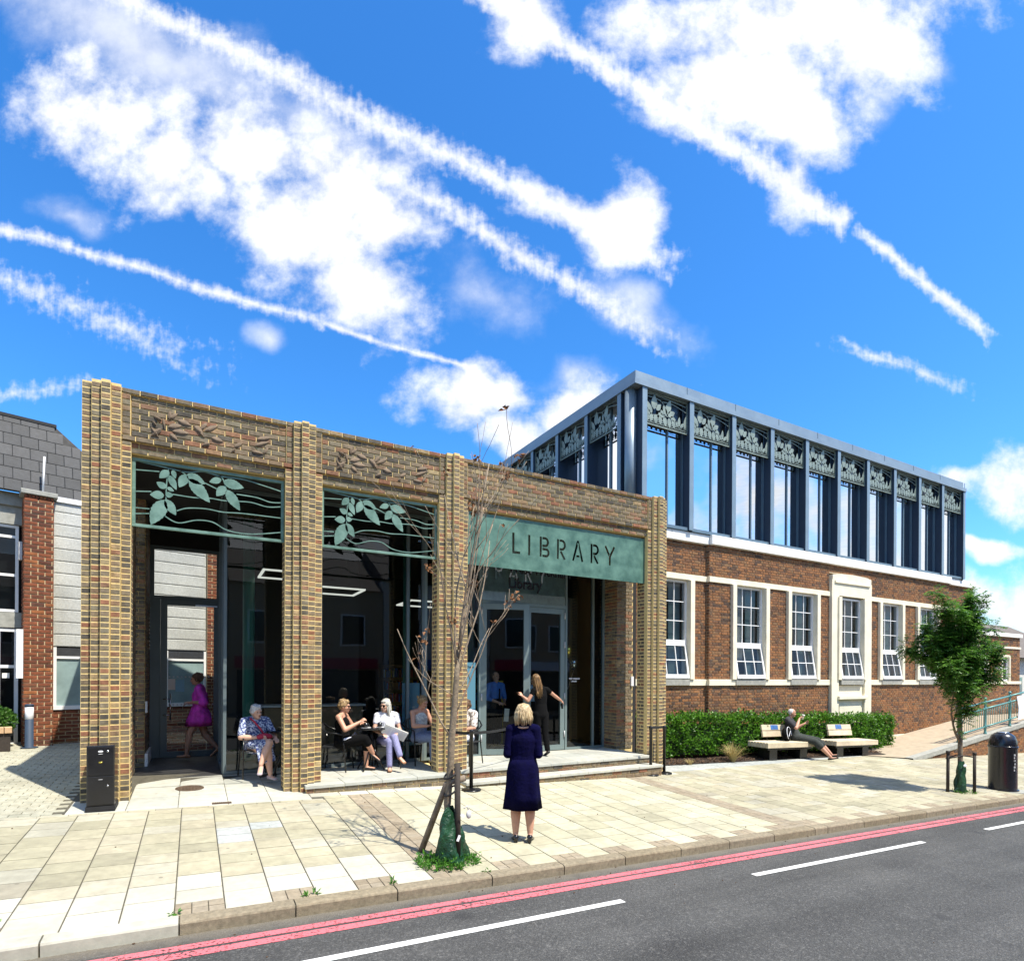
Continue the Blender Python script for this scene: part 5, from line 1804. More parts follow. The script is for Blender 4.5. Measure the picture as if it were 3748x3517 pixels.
# utility cabinet against the first pier
t = thing('utility_cabinet', 'narrow black utility cabinet standing against the first brick pier', 'cabinet', (.03, -.33, gz(.03, -.33)))
b = MB(); b.cbox(-.165, .125, -.19, .17, .06, .82, .01); child(b.build('cabinet_body', 'black_gloss'), t)
b = MB(); b.box(-.175, .135, -.20, .18, 0, .06); child(b.build('cabinet_foot', 'black_matte'), t)
b = MB(); b.cbox(-.155, .115, -.196, -.191, .08, .43, .003); b.cbox(-.155, .115, -.196, -.191, .445, .80, .003); child(b.build('cabinet_door', 'black_gloss'), t)
for (xx, zz, w, h, m_) in ((-.02, .745, .028, .012, 'white_plastic'), (-.02, .715, .026, .003, 'grey_white'), (.055, .745, .012, .012, 'chrome'), (-.02, .61, .022, .010, 'gold_foil'), (-.02, .395, .026, .003, 'grey_white'), (.055, .31, .010, .012, 'chrome')):
    b = MB(); b.ball((xx, -.197, zz), w, .004, h, 12, 6); child(b.build('badge' if w > .02 else 'lock', m_, None, True), t)

# bollard light on the forecourt
t = thing('bollard_light', 'dark bollard with a white lamp section on the forecourt', 'bollard light', (-1.74, 4.88, gz(-1.74, 4.88)))
b = MB(); b.lathe([(.14, 0), (.14, .012), (.068, .016), (.066, .55)], 22); child(b.build('bollard_post', 'fin_metal', None, True), t)
b = MB(); b.lathe([(.066, .55), (.068, .552), (.068, .79), (.06, .792)], 22); child(b.build('lamp_tube', 'white_plastic', None, True), t)
b = MB(); b.lathe([(.072, .79), (.072, .83), (.05, .84)], 22); child(b.build('bollard_cap', 'fin_metal', None, True), t)


# ------------------------------------------------------------------ plants
def leaf_card(B, p, L, w, d, nrm, r, fold_=.25):
    """one leaf: two halves bent along the midrib"""
    d = d.normalized(); s_ = d.cross(nrm)
    if s_.length < 1e-3: s_ = Vector((1, 0, 0))
    s_.normalize(); n = s_.cross(d)
    m1 = p + d * (L * .5); tip = p + d * L - n * (L * .12)
    B.add([p, m1 + s_ * w + n * (w * fold_), tip, m1 - s_ * w + n * (w * fold_), m1], [(0, 4, 1), (4, 2, 1), (0, 3, 4), (4, 3, 2)], r)


def rvec():
    z = rng.uniform(-1, 1); a = rng.uniform(0, 2 * PI); q = math.sqrt(1 - z * z)
    return Vector((q * math.cos(a), q * math.sin(a), z))


def lump(x, z): return .055 * math.sin(x * 4.1 + 2 * math.sin(z * 5)) + .05 * math.sin(x * 9.7 + z * 8.3) * math.sin(z * 7 + x * 2.2) + .03 * math.sin(x * 19 - z * 13)


def hedge(x0, x1, y0, y1, label):
    xc = (x0 + x1) / 2
    t = thing('hedge', label, 'hedge', (xc, (y0 + y1) / 2, gz(xc, y0)))
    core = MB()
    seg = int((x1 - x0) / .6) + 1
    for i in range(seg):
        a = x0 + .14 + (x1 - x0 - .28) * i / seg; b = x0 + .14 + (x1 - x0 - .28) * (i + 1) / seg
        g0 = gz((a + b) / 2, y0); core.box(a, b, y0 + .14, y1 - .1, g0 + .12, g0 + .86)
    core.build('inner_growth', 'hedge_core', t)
    B = MB()
    n = int(1900 * (x1 - x0))
    for i in range(n):
        x = rng.uniform(x0, x1); g0 = gz(x, y0)
        bulge = 0
        top = 1.04 + .04 * math.sin(x * 3.7) + .045 * math.sin(x * 8.1) * math.sin(x * 2.3) + (rng.random() ** 4) * .15
        face = rng.random()
        if face < .60:
            z = rng.uniform(.10, top); dpt = rng.random() ** 1.6 * .16
            p = Vector((x, y0 - lump(x, z) + dpt + (.05 if z < .2 else 0), g0 + z)); out = Vector((0, -1, .5))
        elif face < .92:
            y = rng.uniform(y0, y1); p = Vector((x, y, g0 + top - rng.random() ** 1.5 * .14)); out = Vector((0, -.2, 1))
        else:
            e = x0 if rng.random() < .5 else x1
            p = Vector((e + (1 if e == x0 else -1) * rng.random() * .12, rng.uniform(y0, y1), gz(e, y0) + rng.uniform(.1, 1.03))); out = Vector((-1 if e == x0 else 1, -.3, .4))
        d_ = (out + rvec() * .9)
        leaf_card(B, p, rng.uniform(.05, .10), rng.uniform(.018, .032), d_, rvec() + out * .6, rng.random())
    o = B.build('foliage', 'hedge_leaf', t)
    o['kind'] = 'stuff'


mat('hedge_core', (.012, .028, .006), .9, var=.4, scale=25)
# planting bed
bed = sheet('planting_bed', 'soil', 9.95, 21.4, .42, 1.72, lambda x, y: gz(x, y) + .012, 8, 2)
tag(bed, 'dark mulch bed under the hedge', None, None, 'structure')
hedge(10.35, 20.9, .96, 1.46, 'long clipped box hedge behind the benches under the sash windows')
B = MB()
for i in range(1500):
    x = rng.uniform(9.98, 21.3); y = rng.uniform(.36 + (x - 10) * .03, 1.0)
    s_ = rng.uniform(.012, .04)
    M = Matrix.Translation((x, y, gz(x, y) + .022 + rng.random() * .02)) @ Euler((rng.uniform(-.5, .5), rng.uniform(-.5, .5), rng.uniform(0, 6))).to_matrix().to_4x4()
    B.box(-s_, s_, -s_ * .35, s_ * .35, -.004, .004, M=M)
o = B.build('bark_chips', 'bark_chip'); tag(o, 'loose bark chips strewn over the planting bed', 'mulch', None, 'stuff')


def tuft(x, y, h, n, label, m_='straw'):
    B = MB()
    for i in range(n):
        a = rng.uniform(0, 2 * PI); r = rng.random() ** .6; hh = h * rng.uniform(.55, 1.05)
        d_ = Vector((math.cos(a), math.sin(a), 0)); s_ = Vector((-math.sin(a), math.cos(a), 0)) * .004
        p0 = Vector((x, y, gz(x, y))) + d_ * r * .05
        pts = [p0 + d_ * (r * h * .75 * q ** 1.6) + Vector((0, 0, hh * (q - .32 * r * q * q))) for q in (0, .35, .7, 1)]
        vs = []
        for k, p in enumerate(pts): w = (1, .9, .6, .15)[k]; vs += [p - s_ * w, p + s_ * w]
        B.add(vs, [(0, 1, 3, 2), (2, 3, 5, 4), (4, 5, 7, 6)])
    o = B.build('grass_tuft', m_)
    return tag(o, label, 'ornamental grass', 'straw coloured grass tufts')


tuft(12.72, .46, .55, 260, 'straw coloured ornamental grass tuft before the first bench')
tuft(20.6, .86, .26, 130, 'low straw coloured grass at the far end of the hedge')
tuft(11.2, .42, .18, 60, 'tiny dry grass tuft in the mulch near the end pier')

# planter with shrub on the left
t = thing('brick_planter', 'low planter wall with a row of pale header bricks on top', 'planter', (-2.6, 4.7, .27), TH)
for i in range(14):
    b = MB(); b.cbox(-.72 - i * .115 - .105, -.72 - i * .115, -.1, .1, .34, .45, .006, M=Matrix.Translation((-1.23 + .0, 4.72, .27 - .0)) @ Matrix.Rotation(TH, 4, 'Z'))
    b.build('coping_brick', 'planter_brick', t)
M = Matrix.Translation((-1.23, 4.72, .27)) @ Matrix.Rotation(TH, 4, 'Z')
b = MB(); b.box(-2.4, -.74, -.06, .06, -.1, .34, M=M); b.box(-2.4, -.74, .06, 1.0, -.1, .30, M=M); b.build('planter_wall', 'dark_wood', t)
sh = thing('shrub', 'round green shrub growing in the planter by the entrance door', 'shrub', (-2.35, 5.0, .55))
B = MB()
for i in range(2600):
    v = rvec(); rr = .36 * (1 - rng.random() ** 2 * .4)
    p = Vector((-2.42, 4.92, .80)) + Vector((v.x * rr * 1.3, v.y * rr * .9, v.z * rr * .85))
    leaf_card(B, p, rng.uniform(.04, .08), .02, v + rvec() * .8, rvec(), rng.random())
o = B.build('foliage', 'bush_leaf', sh); o['kind'] = 'stuff'
b = MB(); b.tube([(-2.42, 4.92, .3), (-2.42, 4.92, .8)], [.03, .015], 7); b.build('stem', 'bark', sh, True)


# street trees -------------------------------------------------------
def branch_path(p, d, L, n, wob, up=.0, r=rng):
    pts = [Vector(p)]; d = Vector(d).normalized()
    for i in range(n):
        d = (d + Vector((r.uniform(-1, 1), r.uniform(-1, 1), r.uniform(-1, 1))) * wob + Vector((0, 0, up))).normalized()
        pts.append(pts[-1] + d * (L / n))
    return pts, d


def bare_tree():
    r = random.Random(5)
    base = Vector((3.40, -3.60, gz(3.4, -3.6)))
    t = thing('street_tree', 'young bare street tree with dry leaves, tied to stakes near the kerb', 'tree', base)
    trunk = [base + Vector(q) for q in ((-.015, .02, 0), (-.02, .02, .30), (.0, .0, .60), (.035, .0, 1.0), (.045, .0, 1.3), (.075, 0, 1.6), (.10, 0, 1.95), (.13, .02, 2.25))]
    b = MB(); b.tube(trunk, [.047, .041, .039, .037, .038, .034, .031, .026], 12); b.build('trunk', 'bark', t, True)
    twigs = MB(); tips = []

    def grow(p, d, L, rad, depth):
        pts, d2 = branch_path(p, d, L, 6, .11, .05, r)
        rads = [max(.0024, rad * (1 - .62 * i / 6)) for i in range(7)]
        twigs.tube(pts, rads, 6)
        if depth == 0:
            tips.append((pts[-1], d2)); return
        for k in range(r.choice((2, 2, 3))):
            q = r.uniform(.30, .95); i = min(5, int(q * 6)); pp = pts[i].lerp(pts[i + 1], q * 6 - i)
            side = Vector((r.uniform(-1, 1), r.uniform(-1, 1), r.uniform(-.2, .5)))
            grow(pp, (d2 + side * .75).normalized(), L * r.uniform(.4, .62), rads[i] * .62, depth - 1)
        tips.append((pts[-1], d2))
    starts = [(1.30, (-.55, .1, .75), 1.45, .020), (1.52, (.55, -.1, 1.0), 1.25, .018), (1.9, (.42, .0, 1.0), 1.9, .022), (1.95, (-.16, .1, 1.0), 2.1, .024), (2.2, (.06, 0, 1), 2.35, .026), (2.2, (-.04, -.1, 1), 2.0, .022), (2.15, (.24, .2, 1), 2.0, .02), (2.05, (-.34, -.1, 1), 1.5, .018), (1.75, (.62, .1, .75), 1.1, .014), (1.75, (-.75, .0, .35), .75, .012), (2.1, (.15, -.3, 1), 1.7, .018)]
    zs = [(q - base).z for q in trunk]
    for z, d_, L, rad in starts:
        i = max(k for k in range(len(zs)) if zs[k] <= z + 1e-6); i = min(i, len(zs) - 2)
        p = trunk[i].lerp(trunk[i + 1], (z - zs[i]) / (zs[i + 1] - zs[i]))
        grow(p, d_, L * .90, rad * .58, 2)
    twigs.build('branches', 'twig', t, True)['kind'] = 'stuff'
    lv = MB()
    r.shuffle(tips)
    for p, d_ in tips[:26]:
        for k in range(r.randint(3, 8)):
            leaf_card(lv, p + Vector((r.uniform(-1, 1), r.uniform(-1, 1), r.uniform(-1, 1))) * .035, r.uniform(.04, .07), r.uniform(.012, .022), rvec() + Vector((0, 0, -.6)), rvec(), r.random(), .7)
    lv.build('dry_leaves', 'dry_leaf', t)['kind'] = 'stuff'
    # supports
    b = MB(); b.tube([(3.24, -3.24, gz(3.24, -3.24)), (3.40, -3.58, .55), (3.55, -3.72, .62)], [.035, .034, .034], 8); b.build('stake', 'stake_wood', t, True)
    b = MB(); b.tube([(3.475, -3.72, gz(3.47, -3.72)), (3.47, -3.70, .78)], .032, 10); b.build('stake', 'dark_wood', t, True)
    b = MB()
    for z in (.66, .48): b.tube([Vector((3.40 + .058 * math.cos(a) * 1.2 + .03, -3.63 + .085 * math.sin(a), z + .05 * math.cos(a))) for a in [2 * PI * i / 16 for i in range(17)]], .011, 6)
    b.build('tree_tie', 'black_matte', t, True)


bare_tree()
# watering bag round its foot
t = thing('watering_bag', 'crumpled dark green watering bag slumped round the bare tree', 'watering bag', (3.42, -3.64, gz(3.42, -3.64)))
B = MB(); vs = []; fs = []
nz, na = 18, 40
for i in range(nz + 1):
    q = i / nz
    for k in range(na):
        a = 2 * PI * k / na
        rr = (.165 * (1 - q) ** .9 + .055) * (1 + .14 * math.sin(3 * a + 5 * q) + .11 * math.sin(6 * a - 7 * q + 2 * math.sin(4 * q)) + .05 * rng.uniform(-1, 1) - .16 * abs(math.sin(2.5 * a + 2.2 * q)) * (1 - q))
        rr *= (.75 + .25 * abs(math.cos(a - .4)))
        vs.append((3.40 + .03 * (1 - q) + rr * math.cos(a), -3.66 + rr * .75 * math.sin(a), gz(3.4, -3.6) + .0 + .56 * q + .03 * math.sin(2 * a) * q))
for i in range(nz):
    for k in range(na):
        k2 = (k + 1) % na; fs.append((i * na + k, i * na + k2, (i + 1) * na + k2, (i + 1) * na + k))
B.add(vs, fs, .5); B.build('bag_skin', 'bag_green', t, True)
B = MB(); B.box(-.025, .025, -.002, .002, -.014, .014, M=Matrix.Translation((3.50, -3.78, .24)) @ Matrix.Rotation(.5, 4, 'Y')); B.box(-.014, .014, -.002, .002, -.035, .03, M=Matrix.Translation((3.44, -3.815, .02)) @ Matrix.Rotation(.4, 4, 'Y')); B.build('printed_mark', 'white_plastic', t)
B = MB(); B.tube([(3.53, -3.74, .30), (3.565, -3.74, .325), (3.585, -3.74, .28)], .006, 6); B.ball((3.585, -3.75, .235), .032, .02, .045, 10, 8); B.build('filler_cap', 'grey_white', t, True)


def weeds(cx, cy_, rx, ry, n, h, label):
    B = MB()
    for i in range(n):
        a = rng.uniform(0, 2 * PI); q = math.sqrt(rng.random())
        x = cx + rx * q * math.cos(a); y = cy_ + ry * q * math.sin(a); p = Vector((x, y, gz(x, y)))
        dd = Vector((math.cos(a) * .7, math.sin(a) * .7, 1.0)) + rvec() * .35
        hh = h * rng.uniform(.4, 1.0) * (1.1 - .5 * q)
        for k in range(6):
            leaf_card(B, p + dd.normalized() * (hh * k / 6), rng.uniform(.03, .06), rng.uniform(.006, .011), dd * .6 + rvec(), rvec(), rng.random())
    o = B.build('weeds', 'weed_leaf'); return tag(o, label, 'weeds', None, 'stuff')


weeds(3.38, -3.68, .34, .22, 190, .17, 'green weeds growing round the foot of the bare tree')
for (x, y, n, s_) in ((1.95, -4.02, 5, .05), (2.66, -4.03, 2, .03), (.90, -4.0, 2, .03), (-.28, -3.72, 3, .04), (3.66, -4.02, 2, .03)):
    weeds(x, y, s_, .02, n, .055, 'small weed sprouting at the kerb')['group'] = 'weeds in the kerb joints'
B = MB()
for i in range(160):
    x = rng.uniform(-1, 16); y = rng.choice((rng.uniform(-4.4, -4.18), rng.uniform(-4.7, -4.2), rng.uniform(-7, -4.3), rng.uniform(-4.0, -.7)))
    s_ = rng.uniform(.004, .012); z = gz(x, y) if y > KF else road_z(x)
    B.ball((x, y, z + s_ * .5), s_, s_ * .7, s_ * .6, 6, 4)
tag(B.build('grit', 'bark_chip'), 'scattered grit and crumbs on road and pavement', 'grit', None, 'stuff')


def leafy_tree():
    r = random.Random(21)
    base = Vector((14.9, -3.45, gz(14.9, -3.45)))
    t = thing('street_tree', 'young leafy rowan street tree between two short stakes beside the bin', 'tree', base)
    tr_ = [base + Vector(q) for q in ((0, 0, 0), (-.02, 0, .6), (-.03, 0, 1.2), (-.06, 0, 1.7), (-.10, 0, 2.15), (-.16, 0, 2.7))]
    b = MB(); b.tube(tr_, [.050, .045, .042, .04, .036, .024], 12); b.build('trunk', 'bark', t, True)
    tw = MB(); lv = MB()
    cen = base + Vector((-.30, .05, 3.05))
    ends = []

    def grow(p, d, L, rad, depth):
        pts, d2 = branch_path(p, d, L, 5, .17, .07, r)
        rads = [max(.003, rad * (1 - .6 * i / 5)) for i in range(6)]
        tw.tube(pts, rads, 6)
        for i in range(1, 6): ends.append((pts[i], d2, depth))
        if depth:
            for k in range(4):
                i = r.randint(1, 5)
                grow(pts[i], (d2 + Vector((r.uniform(-1, 1), r.uniform(-1, 1), r.uniform(-.35, .75))) * .95).normalized(), L * r.uniform(.45, .65), rads[i] * .65, depth - 1)
    for z, d_, L, rad in ((1.05, (-.85, -.1, .85), 1.7, .028), (2.05, (-.8, .2, .75), 1.5, .03), (2.1, (.55, -.1, .85), 1.15, .03), (2.15, (-.35, -.4, .95), 1.6, .03), (2.3, (-.15, .3, 1), 1.55, .03), (2.3, (-.65, -.1, .8), 1.6, .028), (2.2, (.15, .4, .8), 1.0, .026), (2.0, (-.5, -.6, .6), 1.3, .022), (2.0, (.15, -.6, .5), 1.0, .022), (1.9, (-.85, .1, .5), 1.2, .02), (2.2, (-.5, .5, .6), 1.3, .024), (2.3, (-.3, -.1, 1), 1.5, .026)):
        i = min(4, max(0, int(z / .55))); p = base + Vector((-.03 - .035 * z, 0, z))
        grow(p, d_, L * .70, rad * .9, 2)
    tw.build('branches', 'bark', t, True)['kind'] = 'stuff'
    for p, d_, dep in ends:
        if dep == 2: continue
        for k in range(4 if dep else 5):
            # a pinnate leaf: paired leaflets along a drooping stalk
            dr = (d_ * .4 + rvec()).normalized(); q = Vector(p)
            Ls = r.uniform(.12, .20); rn = r.random()
            nl = 5
            for j in range(nl):
                q = q + dr * (Ls / nl); dr = (dr + Vector((0, 0, -.10))).normalized()
                sdv = dr.cross(Vector((0, 0, 1)))
                if sdv.length < .1: sdv = Vector((1, 0, 0))
                sdv.normalize()
                for s_ in (-1, 1): leaf_card(lv, q, r.uniform(.055, .08), .0145, sdv * s_ + dr * .5 + rvec() * .2, Vector((0, 0, 1)) + rvec() * .5, min(1, max(0, rn + r.uniform(-.2, .2))))
            leaf_card(lv, q, .05, .011, dr, Vector((0, 0, 1)), rn)
    lv.build('foliage', 'tree_leaf', t)['kind'] = 'stuff'
    for dx, dy in ((-.30, .1), (.20, -.16)):
        x, y = base.x + dx, base.y + dy
        b = MB(); b.tube([(x, y, gz(x, y) - .05), (x - .02 * dx, y, gz(x, y) + .81)], .030, 10); b.tube([(x, y, gz(x, y) + .78), (x, y, gz(x, y) + .84)], .036, 10); b.build('stake', 'dark_wood', t, True)
    b = MB(); z = base.z + .70
    b.tube([(base.x - .33, base.y + .1, z), (base.x - .02, base.y - .05, z + .06), (base.x + .25, base.y - .16, z + .02)], .013, 6); b.tube([(base.x - .33, base.y + .12, z), (base.x - .02, base.y + .07, z + .06), (base.x + .25, base.y - .10, z + .02)], .013, 6)
    b.build('tree_tie', 'black_matte', t, True)
    g_ = thing('watering_bag', 'green watering bag hanging between the stakes of the leafy tree', 'watering bag', base)
    B = MB(); vs = []; fs = []; nz, na = 16, 36
    for i in range(nz + 1):
        q = i / nz
        for k in range(na):
            a = 2 * PI * k / na; rr = (.17 * (1 - .5 * q)) * (1 + .16 * math.sin(3 * a + 5 * q) + .12 * math.sin(5 * a - 9 * q) - .15 * abs(math.sin(2.5 * a + 3 * q)))
            vs.append((base.x - .02 + rr * math.cos(a), base.y + .6 * rr * math.sin(a) - .01, base.z + .02 + .62 * q))
    for i in range(nz):
        for k in range(na): k2 = (k + 1) % na; fs.append((i * na + k, i * na + k2, (i + 1) * na + k2, (i + 1) * na + k))
    B.add(vs, fs, .5); B.build('bag_skin', 'bag_green', g_, True)
    b = MB(); b.ball((base.x - .06, base.y - .10, base.z + .56), .06, .02, .03, 10, 6); b.build('bag_strap', 'white_plastic', g_, True)


leafy_tree()
weeds(14.95, -3.5, .3, .18, 26, .06, 'sparse weeds round the foot of the leafy tree')


# cafe tables, chairs, balloons ---------------------------------------
def cafe_table(x, y, label):
    t = thing('cafe_table', label, 'table', (x, y, F), .4, 'round black cafe tables')
    b = MB(); b.lathe([(.0, .715), (.25, .715), (.275, .72), (.28, .735), (.27, .742), (0, .742)], 32); child(smooth_by_angle(b.build('tabletop', 'black_gloss')), t)
    b = MB(); b.tube([(0, 0, .42), (0, 0, .715)], .026, 10); child(b.build('column', 'black_paint', None, True), t)
    for k in range(4):
        a = k * PI / 2 + .4
        b = MB(); b.tube([(.02 * math.cos(a), .02 * math.sin(a), .44), (.10 * math.cos(a), .10 * math.sin(a), .30), (.26 * math.cos(a), .26 * math.sin(a), .008)], .013, 8); child(b.build('leg', 'black_paint', None, True), t)
    return t


cafe_table(3.78, .80, 'round black cafe table between the two women drinking coffee')
cafe_table(2.36, 1.02, 'round black cafe table half hidden behind the second brick pier')


def cafe_chair(x, y, rz, label):
    """tubular armchair; it looks to local -y"""
    t = thing('cafe_chair', label, 'chair', (x, y, F), rz, 'black tubular cafe chairs')
    b = MB()
    b.tbox(-.20, .20, -.21, .20, .425, .445, .008); child(b.build('seat', 'black_matte'), t)
    for s_ in (-1, 1):
        b = MB(); b.tube([(s_ * .25, -.24, .0), (s_ * .235, -.20, .45), (s_ * .23, -.17, .64)], .012, 8); child(b.build('leg', 'black_paint', None, True), t)
        b = MB(); b.tube([(s_ * .22, .26, .0), (s_ * .205, .19, .44), (s_ * .20, .22, .62)], .012, 8); child(b.build('leg', 'black_paint', None, True), t)
    pts = [(-.23, -.17, .64), (-.25, -.10, .665), (-.26, .05, .68), (-.235, .20, .74), (-.13, .27, .82), (0, .29, .84), (.13, .27, .82), (.235, .20, .74), (.26, .05, .68), (.25, -.10, .665), (.23, -.17, .64)]
    b = MB(); b.tube(pts, .013, 8); child(b.build('arm_rail', 'black_paint', None, True), t)
    for k in range(7):
        xx = -.15 + k * .05
        b = MB(); b.tube([(xx, .20, .44), (xx * 1.05, .25, .65), (xx * 1.05, .28 - abs(xx) * .12, .83 - abs(xx) * .08)], .006, 5); child(b.build('back_slat', 'black_matte', None, True), t)
    return t


cafe_chair(1.93, 1.02, math.radians(8), 'black cafe chair of the old lady in the porch')
cafe_chair(3.22, 1.02, math.radians(62), 'black cafe chair of the woman in the black vest')
cafe_chair(4.12, .98, math.radians(-18), 'black cafe chair of the woman reading the newspaper')
cafe_chair(4.78, 1.10, math.radians(15), 'black cafe chair of the woman looking at her phone')
cafe_chair(5.50, .55, math.radians(-60), 'black cafe chair half hidden behind the third pier')


def cup(x, y, label, m_='black_gloss', z=.782):
    t = thing('coffee_cup', label, 'cup', (x, y, z), 0, 'coffee cups on the cafe table')
    b = MB(); b.lathe([(.028, .012), (.036, .03), (.041, .095), (.039, .095), (.034, .035), (0, .03)], 20); child(b.build('cup_body', m_, None, True), t)
    b = MB(); b.tube([(.040, 0, .08), (.065, 0, .075), (.066, 0, .045), (.037, 0, .035)], .005, 6); child(b.build('cup_handle', m_, None, True), t)
    b = MB(); b.lathe([(.03, 0), (.07, .008), (.088, .014), (.085, .016), (.03, .006), (0, .006)], 26); o = child(b.build('saucer', 'white_plastic', None, True), t)


cup(3.66, .70, 'dark cup on a white saucer held by the woman in black')
cup(3.90, .68, 'dark cup on a white saucer before the newspaper reader')

bl = thing('balloon_bunch', 'gold and silver balloon bunch on ribbons behind the sidelight', 'balloons', (8.66, 1.8, F))
for (x, z, m_) in ((8.68, 2.30, 'gold_foil'), (8.58, 1.99, 'black_foil'), (8.84, 2.0, 'black_foil')):
    b = MB(); b.lathe([(.004, -.17), (.012, -.16), (.03, -.14), (.075, -.07), (.098, .01), (.092, .07), (.06, .12), (.0, .14)], 20, (x, 1.80, z)); o = b.build('balloon', m_, bl, True)
    b = MB(); b.tube([(x, 1.80, z - .165), (8.68, 1.80, 1.4), (8.66, 1.80, F + .06)], .0025, 4); b.build('ribbon', 'grey_white', bl)
b = MB(); b.lathe([(.04, 0), (.035, .06), (.01, .07)], 12, (8.66, 1.80, F)); b.build('weight', 'gold_foil', bl)
text_obj('glass_lettering', 'WEST WICKHAM', .047, 'white_plastic', 8.47, 1.44, 1.645, lib, ext=.0005, bold=.002, sx=.82)
text_obj('glass_lettering', 'LIBRARY', .047, 'white_plastic', 8.535, 1.44, 1.585, lib, ext=.0005, bold=.002, sx=.82)
pb = MB(); pb.box(4.70, 5.06, 1.86, 1.88, .30, 1.56); o = pb.build('banner_stand', 'poster_blue'); tag(o, 'pale blue pull-up banner inside behind the phone user', 'banner')
pb = MB(); pb.box(7.55, 7.72, 3.2, 3.23, F, 1.60); o = pb.build('banner_stand', 'yellow_card'); tag(o, 'narrow yellow banner inside beside the man in blue', 'banner')
# shoulder bag on the bench, newspaper
t = thing('backpack', 'black bag with white piping leaning on the bench back', 'bag', (14.98, .55, .03))
b = MB(); M = Matrix.Translation((14.95, .58, .02 + .16)) @ Euler((-.25, .35, .2)).to_matrix().to_4x4()
vs0 = MB(); vs0.ball((0, 0, 0), .15, .10, .20, 18, 12); b.add([M @ Vector(q) for q in vs0.v], vs0.f, .5); b.build('bag_body', 'cloth_black', t, True)
b = MB(); b.tube([M @ Vector((.15 * math.cos(a), -.085, .20 * math.sin(a))) for a in [2 * PI * i / 20 for i in range(14)]], .008, 6); b.tube([M @ Vector((-.10 + .02 * i, -.105, -.10 + .028 * i)) for i in range(8)], .007, 6); b.build('piping', 'cloth_white', t, True)

# street behind the camera, seen only as reflections in the glass
shop = thing('shop_terrace', 'brick shop terrace across the road, mirrored in the library glass', 'building', (8, -22, -.5))
for k in range(8):
    x0 = -22 + k * 8.2
    zt_ = 6.6 + (k % 3) * .7
    bx('house_wall', 'red_mortar' if k % 2 else 'render_white', x0, x0 + 8.15, -30, -21, -1.5, zt_, shop)
    b = MB(); b.add([(x0, -20.8, zt_), (x0 + 8.15, -20.8, zt_), (x0 + 8.15, -25.5, zt_ + 2.6), (x0, -25.5, zt_ + 2.6), (x0, -30.2, zt_), (x0 + 8.15, -30.2, zt_)], [(0, 3, 2, 1), (3, 4, 5, 2), (0, 4, 3), (1, 2, 5)], .5); b.build('house_roof', 'tile_roof', shop)
    for j in range(3): 
        wo = bx('upper_window', 'white_paint', x0 + .9 + j * 2.4, x0 + 2.3 + j * 2.4, -20.995, -20.9, 3.4, 5.2, shop)
        bx('pane', 'black_gloss', x0 + 1.0 + j * 2.4, x0 + 2.2 + j * 2.4, -20.899, -20.88, 3.5, 5.1, wo)
    bx('shop_front', 'black_gloss', x0 + .4, x0 + 7.7, -20.99, -20.9, -.6, 2.0, shop)
    bx('shop_sign', ['cloth_blue', 'cloth_white', 'cloth_dkgreen', 'cloth_red'][k % 4], x0 + .3, x0 + 7.8, -20.99, -20.8, 2.1, 2.7, shop)
# ------------------------------------------------------------------ people
V = Vector


def etube(B, p0, p1, a0, b0, a1, b1, side, n=16, m=5):
    """closed elliptical limb from p0 to p1 with rounded ends; a = half width along side, b = half depth"""
    p0, p1, side = V(p0), V(p1), V(side)
    ax = (p1 - p0); L = ax.length
    ax = ax.normalized() if L > 1e-6 else V((0, 0, 1))
    s_ = side - ax * side.dot(ax)
    if s_.length < 1e-4:
        s_ = ax.orthogonal()
    s_.normalize(); t = ax.cross(s_)
    rings = []
    for i in range(m):
        q = PI / 2 * (1 - i / m); rings.append((p0 - ax * (min(a0, b0) * math.sin(q)), a0 * math.cos(q), b0 * math.cos(q)))
    for i in range(5):
        q = i / 4; rings.append((p0.lerp(p1, q), a0 + (a1 - a0) * q, b0 + (b1 - b0) * q))
    for i in range(1, m + 1):
        q = PI / 2 * i / m; rings.append((p1 + ax * (min(a1, b1) * math.sin(q)), a1 * math.cos(q), b1 * math.cos(q)))
    vs = []; fs = []
    for c, a, b in rings:
        a = max(a, .0006); b = max(b, .0006)
        for k in range(n):
            an = 2 * PI * k / n; vs.append(c + s_ * (a * math.cos(an)) + t * (b * math.sin(an)))
    for i in range(len(rings) - 1):
        for k in range(n):
            k2 = (k + 1) % n; fs.append((i * n + k, i * n + k2, (i + 1) * n + k2, (i + 1) * n + k))
    fs.append(tuple(range(n - 1, -1, -1))); fs.append(tuple(range((len(rings) - 1) * n, len(rings) * n)))
    B.add(vs, fs, .5)


def cap(B, p0, p1, r0, r1, n=14): etube(B, p0, p1, r0, r0, r1, r1, (1, .013, .02), n)


def ell(B, c, r, M=None): B.ball(c, r[0], r[1], r[2], 18, 12, M=M, r=.5)


